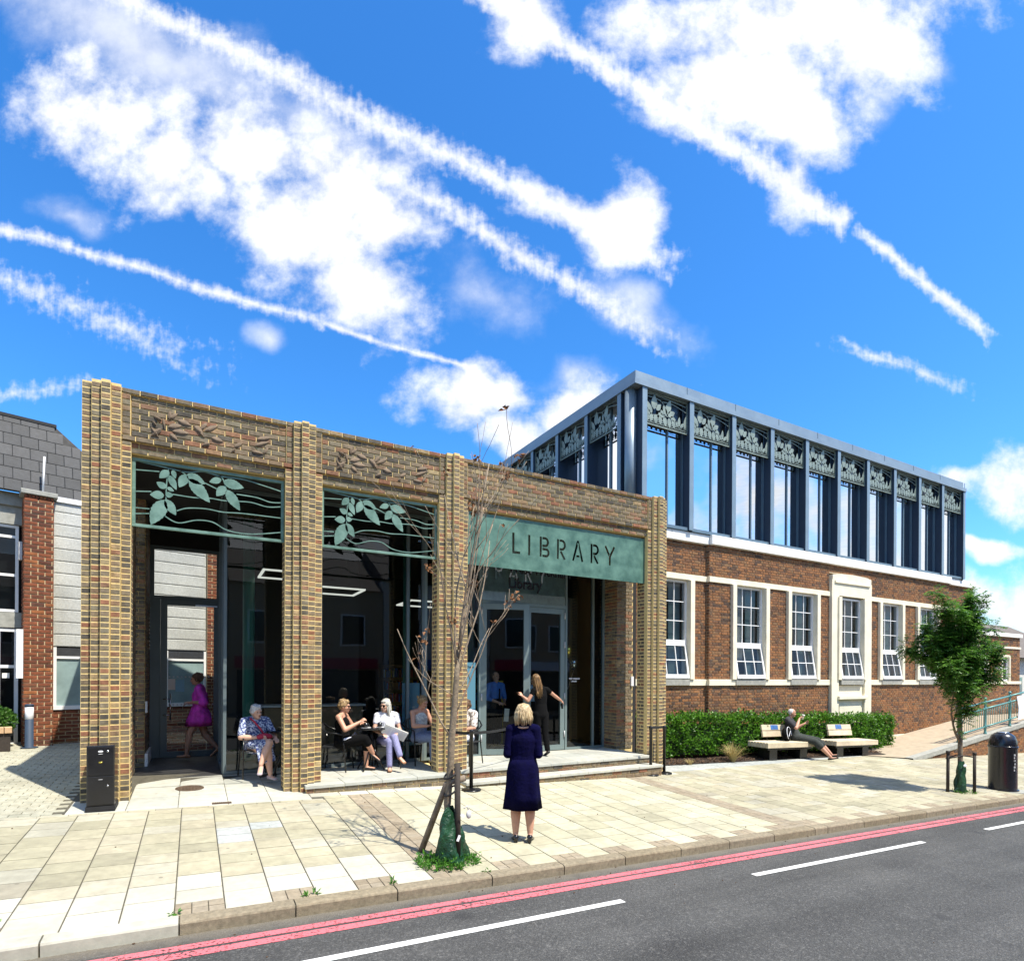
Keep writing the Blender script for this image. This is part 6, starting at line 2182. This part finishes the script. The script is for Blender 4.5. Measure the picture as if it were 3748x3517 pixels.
def fuse(B, name, m, parent, voxel=.008, it=6, fac=.5):
    """one continuous skin round the overlapping limbs"""
    me = bpy.data.meshes.new(name); me.from_pydata(B.v, [], B.f); me.update()
    o = bpy.data.objects.new(name, me); COL.objects.link(o)
    r = o.modifiers.new('r', 'REMESH'); r.mode = 'VOXEL'; r.voxel_size = voxel; r.use_smooth_shade = True
    if it:
        s_ = o.modifiers.new('s', 'SMOOTH'); s_.factor = fac; s_.iterations = it
    bpy.context.view_layer.update()
    m2 = bpy.data.meshes.new_from_object(o.evaluated_get(bpy.context.evaluated_depsgraph_get()))
    bpy.data.objects.remove(o); bpy.data.meshes.remove(me)
    m2.name = name; m2.materials.clear(); m2.materials.append(MATS[m])
    m2.polygons.foreach_set('use_smooth', [True] * len(m2.polygons))
    o = bpy.data.objects.new(name, m2); COL.objects.link(o)
    o.parent = parent
    return o


def hand(B, wr, d, pn, thumb, curl=.5, s=1.0):
    """wrist, direction of the fingers, palm normal, side of the thumb (+1/-1 along d x pn)"""
    d = V(d).normalized(); pn = V(pn); pn = (pn - d * pn.dot(d)).normalized(); sd_ = d.cross(pn).normalized() * thumb
    wr = V(wr)
    etube(B, wr + d * .012, wr + d * .078 * s, .030 * s, .014 * s, .039 * s, .013 * s, sd_)
    for k, (off, L) in enumerate(((.030, .070), (.010, .078), (-.010, .073), (-.029, .056))):
        p = wr + d * .080 * s + sd_ * off * s
        a1 = curl * .6; d1 = (d * math.cos(a1) + pn * math.sin(a1)); a2 = a1 + curl; d2 = (d * math.cos(a2) + pn * math.sin(a2))
        q = p + d1 * L * .5 * s; e = q + d2 * L * .5 * s
        cap(B, p, q, .0088 * s, .0082 * s, 8); cap(B, q, e, .0082 * s, .0066 * s, 8)
    p = wr + d * .025 * s + sd_ * .026 * s
    d1 = (d * .7 + sd_ * .75 + pn * .25).normalized(); q = p + d1 * .040 * s; d2 = (d * .9 + sd_ * .25 + pn * .4).normalized()
    cap(B, p, q, .012 * s, .010 * s, 8); cap(B, q, q + d2 * .032 * s, .010 * s, .0075 * s, 8)


def head(B, c, M, s=1.0):
    """face towards local -y of M"""
    def P(x, y, z): return V(c) + M @ V((x * s, y * s, z * s))
    def E_(x, y, z, a, b, d_): ell(B, P(x, y, z), (a * s, b * s, d_ * s), M)
    E_(0, .012, .022, .074, .090, .092)      # skull
    E_(0, -.022, -.035, .058, .062, .075)    # face
    E_(0, -.055, -.088, .030, .028, .026)    # chin
    E_(0, -.035, -.075, .046, .045, .035)    # jaw
    cap(B, P(0, -.080, .005), P(0, -.101, -.030), .008 * s, .013 * s)   # nose
    E_(0, -.078, .022, .052, .014, .012)     # brow
    for k in (-1, 1):
        E_(k * .034, -.070, -.028, .018, .014, .016)
        E_(k * .076, .004, -.014, .010, .018, .030)
    E_(0, -.084, -.062, .021, .008, .008)    # mouth


def person(name, label, loc, rz, J, skin='skin', H=1.0, hands=True, face=True, voxel=.0085, group=None, build=1.0, lean=0, mouth=True, glasses=None):
    """J: joints in the person's own frame (facing -y, up z, the person's left is +x)"""
    t = thing(name, label, 'person', loc, rz, group)
    B = MB()
    k = build
    sh = (V(J['shL']) - V(J['shR'])).normalized(); hp = (V(J['hipL']) - V(J['hipR'])).normalized()
    pel = (V(J['hipL']) + V(J['hipR'])) / 2; shc = (V(J['shL']) + V(J['shR'])) / 2
    wst = pel.lerp(shc, .38) + V(J.get('wst', (0, 0, 0))); chest = pel.lerp(shc, .74) + V(J.get('chest', (0, 0, 0)))
    etube(B, pel, wst, .150 * k, .105 * k, .122 * k, .088 * k, hp)
    etube(B, wst, chest, .122 * k, .088 * k, .142 * k, .102 * k, sh)
    etube(B, chest, shc, .142 * k, .100 * k, .125, .062, sh)
    hc = V(J['head']); HM = Euler(J.get('hrot', (0, 0, 0))).to_matrix()
    neck0 = shc + V((0, 0, .02)); cap(B, neck0, hc - HM @ V((0, -.015, .085)) + V((0, 0, 0)), .056, .050)
    head(B, hc, HM)
    for S_ in 'LR':
        a, e, w = V(J['sh' + S_]), V(J['el' + S_]), V(J['wr' + S_])
        cap(B, shc + V((0, 0, .045)), a + V((0, 0, .004)), .042, .046 * k)
        ell(B, a, (.052 * k, .052 * k, .052 * k)); cap(B, a, e, .046 * k, .038 * k); cap(B, e, e.lerp(w, .35), .039 * k, .038 * k); cap(B, e.lerp(w, .35), w, .038 * k, .025)
        h_, kn, an = V(J['hip' + S_]), V(J['kn' + S_]), V(J['an' + S_])
        cap(B, h_, kn, .082 * k, .055 * k); cap(B, kn, kn.lerp(an, .35), .053 * k, .056 * k); cap(B, kn.lerp(an, .35), an, .056 * k, .035)
        td = V(J['toe' + S_]).normalized()
        etube(B, an + V((0, 0, -.035)) - td * .03, an + td * .15 + V((0, 0, -.055)), .030, .026, .036, .017, V((0, 0, 1)).cross(td))
        hd = J.get('hd' + S_)
        if hd and hands: hand(B, w, hd[0], hd[1], hd[2], hd[3] if len(hd) > 3 else .5)
        elif hands: hand(B, w, w - e, (0, -1, 0) if abs((w - e).normalized().y) < .8 else (0, 0, -1), 1 if S_ == 'R' else -1, .5)
    fuse(B, 'body', skin, t, voxel)
    if face:
        for kx in (-1, 1):
            b = MB(); ell(b, hc + HM @ V((kx * .031, -.081, .002)), (.012, .007, .006), HM); o = b.build('eye', 'eye_dark'); o.parent = t
        if mouth:
            b = MB(); ell(b, hc + HM @ V((0, -.091, -.062)), (.021, .006, .0065), HM); o = b.build('mouth', 'lips'); o.parent = t
        if glasses:
            b = MB()
            for kx in (-1, 1):
                ell(b, hc + HM @ V((kx * .036, -.092, -.002)), (.030, .006, .022), HM)
                b.tube([hc + HM @ V((kx * .064, -.085, .008)), hc + HM @ V((kx * .082, -.02, .008)), hc + HM @ V((kx * .080, .02, .002))], .004, 6)
            o = b.build('sunglasses', 'black_gloss', None, True); o.parent = t
    t2 = dict(t=t, J=J, k=k, pel=pel, shc=shc, wst=wst, chest=chest, sh=sh, hp=hp, hc=hc, HM=HM)
    return t2


def top_garment(p, m, g_=.013, sleeve=1.0, name='top', hem=0.0, neck=.06, flare=0., voxel=.0085):
    J, k = p['J'], p['k']; B = MB()
    low = p['pel'].lerp(p['wst'], 1 - hem) if hem < 1 else p['pel']
    etube(B, low, p['wst'], (.150 * hem + .124 * (1 - hem)) * k + g_ + flare, .105 * k + g_ + flare * .6, .122 * k + g_, .090 * k + g_, p['hp'])
    etube(B, p['wst'], p['chest'], .122 * k + g_, .090 * k + g_, .142 * k + g_, .103 * k + g_, p['sh'])
    etube(B, p['chest'], p['shc'] + V((0, 0, .0 if sleeve > 0 else -.04)), .142 * k + g_, .100 * k + g_, .120 + g_, .063 + g_, p['sh'])
    for S_ in 'LR':
        a, e, w = V(J['sh' + S_]), V(J['el' + S_]), V(J['wr' + S_])
        if sleeve > 0:
            cap(B, p['shc'].lerp(a, .16) + V((0, 0, .040)), a + V((0, 0, .004)), .043 + g_, .046 * k + g_)
            ell(B, a, (.049 * k + g_,) * 3)
            cap(B, a, a.lerp(e, min(1, sleeve)), .046 * k + g_, .040 * k + g_)
            if sleeve > 1: cap(B, e, e.lerp(w, sleeve - 1), .039 * k + g_, .034 * k + g_ * .7)
        else:
            q = a.lerp(p['shc'], .35); cap(B, q + V((0, 0, .012)), q.lerp(p['chest'], .5), .026 + g_, .05)
    return fuse(B, name, m, p['t'], voxel, 4)


def trousers(p, m, to=1.0, g_=.012, name='trousers', voxel=.009, cuff=.0):
    J, k = p['J'], p['k']; B = MB()
    etube(B, p['pel'], p['wst'], .150 * k + g_, .105 * k + g_, .124 * k + g_, .092 * k + g_, p['hp'])
    for S_ in 'LR':
        h_, kn, an = V(J['hip' + S_]), V(J['kn' + S_]), V(J['an' + S_])
        cap(B, h_, kn, .084 * k + g_, .056 * k + g_)
        if to > 0: cap(B, kn, kn.lerp(an, to), .055 * k + g_, (.056 if to < .6 else .043) * k + g_ + cuff)
    return fuse(B, name, m, p['t'], voxel, 4)


def shoes(p, m, heel=.0, name='shoe', size=1.0, high=False):
    for S_ in 'LR':
        an = V(p['J']['an' + S_]); td = V(p['J']['toe' + S_]).normalized(); B = MB()
        sd_ = V((0, 0, 1)).cross(td)
        etube(B, an + V((0, 0, -.045)) - td * .045, an + td * .155 * size + V((0, 0, -.062)), .036, .030, .040, .020, sd_)
        if high: cap(B, an + V((0, 0, .03)), an + V((0, 0, -.03)), .046, .046)
        if heel: etube(B, an - td * .055 + V((0, 0, -.06)), an - td * .045 + V((0, 0, -.075 - heel)), .026, .026, .022, .022, sd_)
        fuse(B, name, m, p['t'], .006, 3)


def hair(p, m, kind, voxel=.006):
    B = MB(); hc, HM = p['hc'], p['HM']
    def E_(x, y, z, a, b, d_): ell(B, hc + HM @ V((x, y, z)), (a, b, d_), HM)
    if kind == 'bob':
        E_(0, .026, .032, .100, .106, .104); E_(0, .050, -.036, .096, .068, .078)
        for k in (-1, 1): E_(k * .080, .000, -.038, .026, .052, .080)
        E_(0, -.045, .088, .06, .04, .026)
    elif kind == 'short':
        E_(0, .020, .040, .084, .094, .086); E_(0, .055, -.010, .068, .052, .060)
        for k in (-1, 1): E_(k * .070, .012, .010, .016, .045, .045)
        E_(0, -.048, .080, .055, .034, .024)
        for i in range(14):
            a = rng.uniform(0, 6.28); E_(.055 * math.cos(a), .02 + .06 * math.sin(a), .075 + rng.uniform(0, .03), .026, .028, .022)
    elif kind == 'long':
        E_(0, .022, .038, .086, .096, .090); 
        for k in range(7):
            x = -.06 + .02 * k; cap(B, hc + HM @ V((x, .075 - abs(x) * .5, .02)), hc + HM @ V((x * 1.5, .095 - abs(x) * .4, -.34 + abs(x))), .030, .016)
        for k in (-1, 1): E_(k * .070, .01, -.03, .02, .045, .085)
    elif kind == 'straight':
        E_(0, .020, .038, .086, .096, .088); E_(0, .05, -.05, .075, .05, .10)
        for k in (-1, 1): cap(B, hc + HM @ V((k * .068, .005, .02)), hc + HM @ V((k * .078, .01, -.17)), .028, .024)
        E_(0, -.055, .075, .055, .03, .028)
    elif kind == 'updo':
        E_(0, .022, .038, .084, .096, .088); E_(0, .095, .03, .05, .045, .05); E_(0, .055, -.02, .066, .05, .055)
        for k in (-1, 1): E_(k * .070, .005, -.005, .015, .035, .05)
        for i in range(8): E_(rng.uniform(-.05, .05), .09 + rng.uniform(-.03, .05), .03 + rng.uniform(-.06, .05), .02, .022, .03)
    elif kind == 'crop':
        E_(0, .030, .022, .079, .088, .088); E_(0, .055, -.02, .066, .045, .05)
    o = fuse(B, 'hair', m, p['t'], voxel, 2)
    # loose strands over the mass
    spec = dict(bob=(170, -.105, .106), short=(60, .0, .09), long=(130, -.36, .085), straight=(110, -.18, .088), updo=(40, -.02, .088)).get(kind)
    if spec:
        n, low, rad = spec
        B = MB()
        for i in range(n):
            a = rng.uniform(-.25 * PI, 1.25 * PI); c_, s_ = math.cos(a), math.sin(a)
            end = low + rng.uniform(-.03, .02) + (.0 if s_ > 0 else .03); pts = []
            for q in (0, .25, .5, .75, 1):
                th = q * PI / 2 if q < .5 else PI / 4
                rr = rad * (1.0 + rng.uniform(-.02, .05)) * min(1, math.sin(min(q * 2.4, 1.57)))
                z = .135 * math.cos(min(q * 2.2, 1.57)) if q < .5 else (.02 + (end - .02) * (q - .5) * 2 if end < 0 else .02)
                fl_ = 1 + (.12 * (q - .6) if kind == 'bob' and q > .6 else 0) * -1
                pts.append(hc + HM @ V((rr * c_ * fl_ + rng.uniform(-.004, .004), .026 + rr * s_ * fl_ + rng.uniform(-.004, .004), z + rng.uniform(-.003, .003))))
            B.tube(pts, [.003, .005, .0055, .005, .0025], 5)
        so = B.build('hair_strands', m, None, True); so.parent = p['t']; so['kind'] = 'stuff'
    return o


def skirt(p, m, rings, n=40, folds=9, name='skirt', amp=.035):
    """rings: (centre, half width, half depth)"""
    B = MB(); vs = []; fs = []
    for i, (c, a, b) in enumerate(rings):
        q = i / (len(rings) - 1)
        for k in range(n):
            an = 2 * PI * k / n
            f_ = 1 + amp * q * math.sin(folds * an + .6 * math.sin(3 * an))
            vs.append((c[0] + a * f_ * math.cos(an), c[1] + b * f_ * math.sin(an), c[2]))
    m_ = len(rings)
    for i in range(m_ - 1):
        for k in range(n): k2 = (k + 1) % n; fs.append((i * n + k, (i + 1) * n + k, (i + 1) * n + k2, i * n + k2))
    # turned-in hem gives the cloth thickness
    c, a, b = rings[-1]
    for k in range(n):
        an = 2 * PI * k / n; f_ = 1 + amp * math.sin(folds * an + .6 * math.sin(3 * an))
        vs.append((c[0] + (a * f_ - .008) * math.cos(an), c[1] + (b * f_ - .008) * math.sin(an), c[2] + .03))
    for k in range(n): k2 = (k + 1) % n; fs.append(((m_ - 1) * n + k, m_ * n + k, m_ * n + k2, (m_ - 1) * n + k2))
    fs.append(tuple(range(n - 1, -1, -1))[::-1])
    B.add(vs, fs, .5)
    o = B.build(name, m, None, True); o.parent = p['t']
    return o


def seated(knee_y=-.42, **kw):
    J = dict(hipL=(.09, .0, .50), hipR=(-.09, .0, .50), knL=(.11, knee_y, .51), knR=(-.11, knee_y, .51), anL=(.11, knee_y + .02, .09), anR=(-.11, knee_y + .02, .09), toeL=(.1, -1, 0), toeR=(-.1, -1, 0),
             shL=(.165, .06, .95), shR=(-.165, .06, .95), elL=(.24, -.02, .70), elR=(-.24, -.02, .70), wrL=(.12, -.20, .66), wrR=(-.12, -.20, .66), head=(0, .02, 1.135))
    J.update(kw)
    return J


# 1 the woman in navy, seen from behind
x, y = 4.51, -3.30
p = person('person', 'standing woman in navy top and skirt with blonde bob, seen from behind', (x, y, gz(x, y)), math.radians(150), dict(
    hipL=(.085, 0, .86), hipR=(-.085, 0, .86), knL=(.085, -.01, .47), knR=(-.085, -.005, .47), anL=(.085, .02, .105), anR=(-.09, .02, .105), toeL=(.12, -1, -.25), toeR=(-.12, -1, -.25),
    shL=(.148, .01, 1.35), shR=(-.148, .01, 1.35), elL=(.185, .035, 1.06), elR=(-.185, .035, 1.06), wrL=(.10, -.18, 1.05), wrR=(-.10, -.18, 1.06), head=(0, -.01, 1.53), hrot=(.12, 0, .1),
    hdL=((-.6, -.7, .1), (0, -.3, -1), -1, .8), hdR=((.6, -.7, .1), (0, -.3, -1), 1, .8)), build=1.15, voxel=.007)
top_garment(p, 'cloth_navy', .010, 1.72, 'jumper', 1.0, voxel=.007, flare=.012)
skirt(p, 'cloth_navy', [((0, .0, 1.0), .158, .122), ((0, .005, .93), .178, .140), ((0, .008, .84), .194, .154), ((0, .008, .70), .198, .152), ((0, .006, .55), .212, .158), ((0, .004, .40), .228, .165)], amp=.085, folds=6, n=84)
shoes(p, 'black_gloss', .03, size=.95)
hair(p, 'hair_blonde', 'bob')
B = MB(); ell(B, p['hc'] + p['HM'] @ V((0, .066, -.085)), (.075, .045, .040), p['HM']); fuse(B, 'under_hair', 'hair_brown', p['t'], .006, 2)
b = MB(); b.tube([(.075 * math.cos(a), .012 + .070 * math.sin(a), 1.392 - .012 * math.sin(a)) for a in [2 * PI * i / 24 for i in range(25)]], .012, 8); o = b.build('neckline', 'skin_pale', None, True); o.parent = p['t']

# 2 the woman in black at the doors
p = person('person', 'woman in black with long fair-tipped hair pulling the doors, arms spread', (7.36, .86, .055), math.radians(180), dict(
    hipL=(.085, 0, .86), hipR=(-.085, 0, .86), knL=(.08, -.03, .47), knR=(-.07, .06, .48), anL=(.08, -.02, .09), anR=(-.08, .14, .12), toeL=(.1, -1, -.05), toeR=(-.05, -1, -.45),
    shL=(.175, .0, 1.36), shR=(-.155, .0, 1.37), elL=(.30, -.02, 1.15), elR=(-.36, -.02, 1.24), wrL=(.38, -.12, 1.24), wrR=(-.54, -.06, 1.14), head=(.10, -.05, 1.57), hrot=(.15, .12, .2),
    hdL=((.25, -.5, .8), (.2, -.9, -.3), 1, .9), hdR=((-.8, -.3, -.5), (0, -.6, -.6), 1, .35)), voxel=.0075, build=.95)
top_garment(p, 'cloth_black', .012, .30, 'dress_top', 1.0)
trousers(p, 'cloth_black', .92, .016)
shoes(p, 'black_paint')
hair(p, 'hair_ombre', 'long')
b = MB(); b.box(-.02, .02, -.008, .008, -.06, .06, M=Matrix.Translation((-.60, -.11, 1.02)) @ Matrix.Rotation(.2, 4, 'Y')); o = b.build('phone_case', 'black_gloss'); o.parent = p['t']

# 3 the man in a blue shirt inside
p = person('person', 'man in blue shirt and dark tie standing inside the doors', (7.25, 2.7, F), math.radians(12), dict(
    hipL=(.09, 0, .92), hipR=(-.09, 0, .92), knL=(.1, -.01, .49), knR=(-.1, -.01, .49), anL=(.1, .02, .09), anR=(-.1, .02, .09), toeL=(.3, -1, 0), toeR=(-.3, -1, 0),
    shL=(.195, 0, 1.45), shR=(-.195, 0, 1.45), elL=(.27, .0, 1.16), elR=(-.27, .0, 1.16), wrL=(.09, -.21, 1.06), wrR=(-.09, -.21, 1.06), head=(0, -.01, 1.66), hrot=(-.05, 0, -.1)), build=1.1, voxel=.009)
top_garment(p, 'cloth_blue', .014, 1.4, 'shirt', .8)
trousers(p, 'cloth_black', .95, .018); shoes(p, 'black_gloss'); hair(p, 'hair_brown', 'crop')
b = MB(); b.plate([(-.02, 1.02), (0, .98), (.025, 1.02), (.016, 1.38), (-.016, 1.38)], -.145, -.138); o = b.build('tie', 'cloth_black'); o.parent = p['t']
b = MB(); b.box(-.06, .08, -.30, -.29, .62, .92, M=Matrix.Rotation(.1, 4, 'Y')); o = b.build('leaflet', 'paper'); o.parent = p['t']

# 4 the walker in magenta
p = person('person', 'woman in a magenta shirt dress striding past the glass door', (1.13, 3.62, F), math.radians(-90), dict(
    hipL=(.08, 0, .88), hipR=(-.08, 0, .88), knL=(.08, -.17, .52), knR=(-.08, .10, .47), anL=(.08, -.22, .12), anR=(-.08, .32, .20), toeL=(0, -1, .1), toeR=(0, -.8, -.7),
    shL=(.165, -.02, 1.38), shR=(-.165, .03, 1.38), elL=(.22, .08, 1.12), elR=(-.22, .10, 1.12), wrL=(.16, -.14, 1.13), wrR=(-.14, -.15, 1.10), head=(0, -.06, 1.58), hrot=(.10, 0, 0)), build=1.1, voxel=.0085)
top_garment(p, 'cloth_magenta', .028, 1.25, 'shirt_dress', 1.0, flare=.02)
skirt(p, 'cloth_magenta', [((0, .0, 1.02), .17, .14), ((0, .01, .90), .20, .19), ((0, .0, .78), .21, .22), ((0, -.01, .66), .215, .235)], folds=7, name='dress_skirt', amp=.06)
shoes(p, 'leather_tan'); hair(p, 'hair_brown', 'updo')
b = MB(); b.ball((.0, .02, 1.685), .055, .03, .02, 10, 6); o = b.build('hair_clip', 'flag_red', None, True); o.parent = p['t']

# 5 the old lady in the porch
p = person('person', 'white-haired old lady in blue floral dress sitting cross-legged', (1.93, 1.00, F), math.radians(14), seated(
    hipL=(.09, .02, .50), hipR=(-.09, .02, .50), knL=(.06, -.40, .58), knR=(.03, -.40, .49), anL=(-.10, -.50, .26), anR=(.06, -.46, .085), toeL=(-.4, -.8, -.45), toeR=(.15, -1, 0),
    shL=(.17, .05, .90), shR=(-.17, .05, .90), elL=(.26, -.05, .68), elR=(-.26, -.06, .66), wrL=(.22, -.26, .63), wrR=(-.05, -.22, .66), head=(.0, .0, 1.055), hrot=(.06, 0, .25)), skin='skin_pale', build=1.2, glasses=None)
top_garment(p, 'dress_floral', .016, .8, 'dress_top', 1.0)
B = MB()
etube(B, (0, .03, .52), (0, -.14, .54), .20, .115, .19, .10, (1, 0, 0)); etube(B, (0, -.14, .54), (.03, -.36, .54), .17, .10, .125, .085, (1, 0, 0)); etube(B, (.0, -.33, .53), (.02, -.44, .30), .13, .05, .14, .035, (1, 0, 0))
fuse(B, 'dress_skirt', 'dress_floral', p['t'], .009, 5)
shoes(p, 'lilac_shoe'); hair(p, 'hair_grey', 'short')
b = MB(); b.tube([(-.10, -.02, .955), (-.06, -.10, .90), (.02, -.15, .78), (.06, -.16, .70)], .014, 8); b.tube([(-.10, -.02, .955), (-.07, .10, .92)], .014, 8); o = b.build('bag_strap', 'cloth_red', None, True); o.parent = p['t']
hb = MB(); ell(hb, (.05, -.22, .665), (.13, .07, .055)); o = hb.build('handbag', 'cloth_red', None, True); o.parent = p['t']

# 6 woman in black vest with the cup
p = person('person', 'tanned woman in black vest and sunglasses lifting a coffee cup', (3.30, .92, F), math.radians(58), seated(
    knL=(.10, -.42, .52), knR=(-.06, -.42, .58), anL=(.10, -.40, .085), anR=(.10, -.52, .30), toeL=(.1, -1, 0), toeR=(.1, -.8, -.5),
    shL=(.17, .0, .945), shR=(-.17, .0, .945), elL=(.25, -.12, .74), elR=(-.25, -.14, .74), wrL=(.10, -.30, .82), wrR=(-.08, -.34, .86), head=(0, -.04, 1.125), hrot=(.06, 0, .1),
    hdR=((.3, -.7, .5), (.6, -.5, 0), -1, 1.1), hdL=((-.5, -.8, .0), (0, 0, -1), -1, .4)), glasses=True, build=1.08)
top_garment(p, 'cloth_black', .012, 0, 'vest', 1.0)
trousers(p, 'cloth_black', .28, .022, 'cropped_trousers')
B = MB(); etube(B, (0, -.05, .54), (.06, -.22, .60), .20, .06, .20, .035, (1, 0, 0)); etube(B, (.06, -.22, .60), (.14, -.34, .50), .18, .03, .10, .022, (1, 0, 0)); etube(B, (.16, .02, .50), (.17, -.22, .46), .06, .08, .05, .09, (0, 0, 1)); fuse(B, 'wrap', 'skirt_white_blue', p['t'], .009, 4)
shoes(p, 'black_matte'); hair(p, 'hair_mixed', 'short')

# 7 newspaper reader
p = person('person', 'woman in white blouse and sunglasses with a newspaper on her knee', (4.10, .92, F), math.radians(-10), seated(
    knL=(.08, -.42, .58), knR=(.0, -.40, .50), anL=(.16, -.56, .28), anR=(.0, -.44, .085), toeL=(.35, -.85, -.3), toeR=(-.1, -1, 0),
    shL=(.165, .03, .935), shR=(-.165, .03, .935), elL=(.23, -.04, .69), elR=(-.23, -.04, .69), wrL=(.16, -.22, .66), wrR=(-.12, -.22, .64), head=(-.03, .0, 1.12), hrot=(.02, 0, -.75)), skin='skin_pale', glasses=True)
top_garment(p, 'cloth_white', .018, .45, 'blouse', 1.0)
trousers(p, 'denim_lilac', .95, .010, 'jeans'); shoes(p, 'leather_tan'); hair(p, 'hair_silver', 'straight')
nw = thing('newspaper', 'folded newspaper held across the knee of the woman in white', 'newspaper', (4.15, .60, .70))
M = Matrix.Translation((4.15, .60, .70)) @ Euler((.45, .42, -.05)).to_matrix().to_4x4()
for k in range(3):
    b = MB(); b.box(-.22, .22, -.012 + .008 * k, -.006 + .008 * k, -.10 + .004 * k, .085 + .003 * k, M=M); b.build('sheet', 'paper', nw)
b = MB()
for i in range(7):
    for j in range(3): b.box(-.20 + j * .14, -.08 + j * .14 - .01, -.0135, -.0125, -.085 + i * .021, -.075 + i * .021, M=M)
b.build('print', 'grey_white', nw)['kind'] = 'stuff'

# 8 phone user
p = person('person', 'woman in grey camisole and jeans looking down at her phone', (4.76, 1.02, F), math.radians(22), seated(
    knL=(.12, -.40, .60), knR=(-.06, -.43, .53), anL=(.06, -.44, .22), anR=(-.02, -.40, .085), toeL=(.2, -.9, -.3), toeR=(.1, -1, 0),
    shL=(.17, .0, .98), shR=(-.17, .0, .98), elL=(.24, -.10, .74), elR=(-.24, -.10, .74), wrL=(.08, -.28, .76), wrR=(-.04, -.28, .74), head=(.03, -.06, 1.165), hrot=(.35, 0, .1),
    hdL=((-.3, -.8, .3), (-.3, 0, 1), 1, .6), hdR=((.4, -.8, .3), (.3, 0, 1), -1, .6)), build=1.12)
top_garment(p, 'cloth_camisole', .012, 0, 'camisole', 1.0)
trousers(p, 'denim', .9, .012, 'jeans'); shoes(p, 'black_matte', high=True); hair(p, 'hair_mixed', 'updo')
b = MB(); b.cbox(-.075, .075, -.045, .045, -.012, .012, .003, M=Matrix.Translation((.04, -.40, .775)) @ Euler((.3, 0, .2)).to_matrix().to_4x4()); o = b.build('food_box', 'paper'); o.parent = p['t']

# 9 sitter mostly hidden behind the third pier
p = person('person', 'sitter in a white patterned top mostly hidden by the third pier', (5.52, .60, F), math.radians(-70), seated(head=(0, .0, 1.10)), build=1.15, face=False)
top_garment(p, 'cloth_leopard', .02, .8, 'top', 1.0); trousers(p, 'cloth_white', .9, .014); shoes(p, 'black_matte'); hair(p, 'hair_brown', 'short')

# 10 the man on the bench
bx_, by_ = 15.42, .62
zb = gz(bx_, .3) + .48
p = person('person', 'bald man in black shirt lounging on the timber bench, drinking', (bx_, by_, zb - .44), math.radians(24), seated(
    hipL=(.09, .0, .53), hipR=(-.09, .0, .53), knL=(.14, -.50, .47), knR=(-.03, -.48, .45), anL=(.22, -.82, .12), anR=(.03, -.84, .06), toeL=(.3, -1, .25), toeR=(.1, -1, .3),
    shL=(.20, .18, 1.00), shR=(-.20, .18, 1.00), elL=(.34, .05, .76), elR=(-.27, -.06, .80), wrL=(.40, -.14, .88), wrR=(-.06, -.10, 1.05), head=(.03, .10, 1.19), hrot=(.15, 0, .35),
    hdR=((.5, -.4, .6), (.6, -.6, 0), -1, 1.0), hdL=((.3, -.7, .5), (-.5, -.3, .5), 1, .9)), build=1.22, voxel=.009)
top_garment(p, 'cloth_charcoal', .016, .75, 't_shirt', 1.0)
trousers(p, 'cloth_dkgreen', .30, .02, 'cropped_trousers', cuff=.012); shoes(p, 'black_matte', size=1.1); hair(p, 'hair_grey', 'crop')
cp = thing('takeaway_cup', 'pale paper cup in the hand of the man on the bench', 'cup', p['t'].location)
M = wmat(p['t']) @ Matrix.Translation((.0, -.17, 1.085)) @ Matrix.Rotation(.25, 4, 'X')
b = MB(); q = MB(); q.lathe([(.028, -.06), (.038, .05), (.041, .052), (.041, .062), (.036, .07)], 18); b.add([M @ V(k_) for k_ in q.v], q.f, .5); b.build('cup_body', 'paper', cp, True)

# 11 someone in pale blue just inside, behind the woman in black
p = person('person', 'person in a pale blue shirt inside, half hidden behind the woman in black', (7.95, 2.15, F), math.radians(20), dict(
    hipL=(.09, 0, .88), hipR=(-.09, 0, .88), knL=(.1, -.01, .47), knR=(-.1, -.01, .47), anL=(.1, .02, .09), anR=(-.1, .02, .09), toeL=(.3, -1, 0), toeR=(-.3, -1, 0),
    shL=(.18, 0, 1.38), shR=(-.18, 0, 1.38), elL=(.25, .02, 1.1), elR=(-.25, .02, 1.1), wrL=(.22, -.12, .90), wrR=(-.22, -.12, .90), head=(0, -.01, 1.57)), voxel=.01)
top_garment(p, 'cloth_pale_blue', .014, 1.4, 'shirt', .9); trousers(p, 'cloth_black', .95, .018); shoes(p, 'black_gloss'); hair(p, 'hair_brown', 'crop')
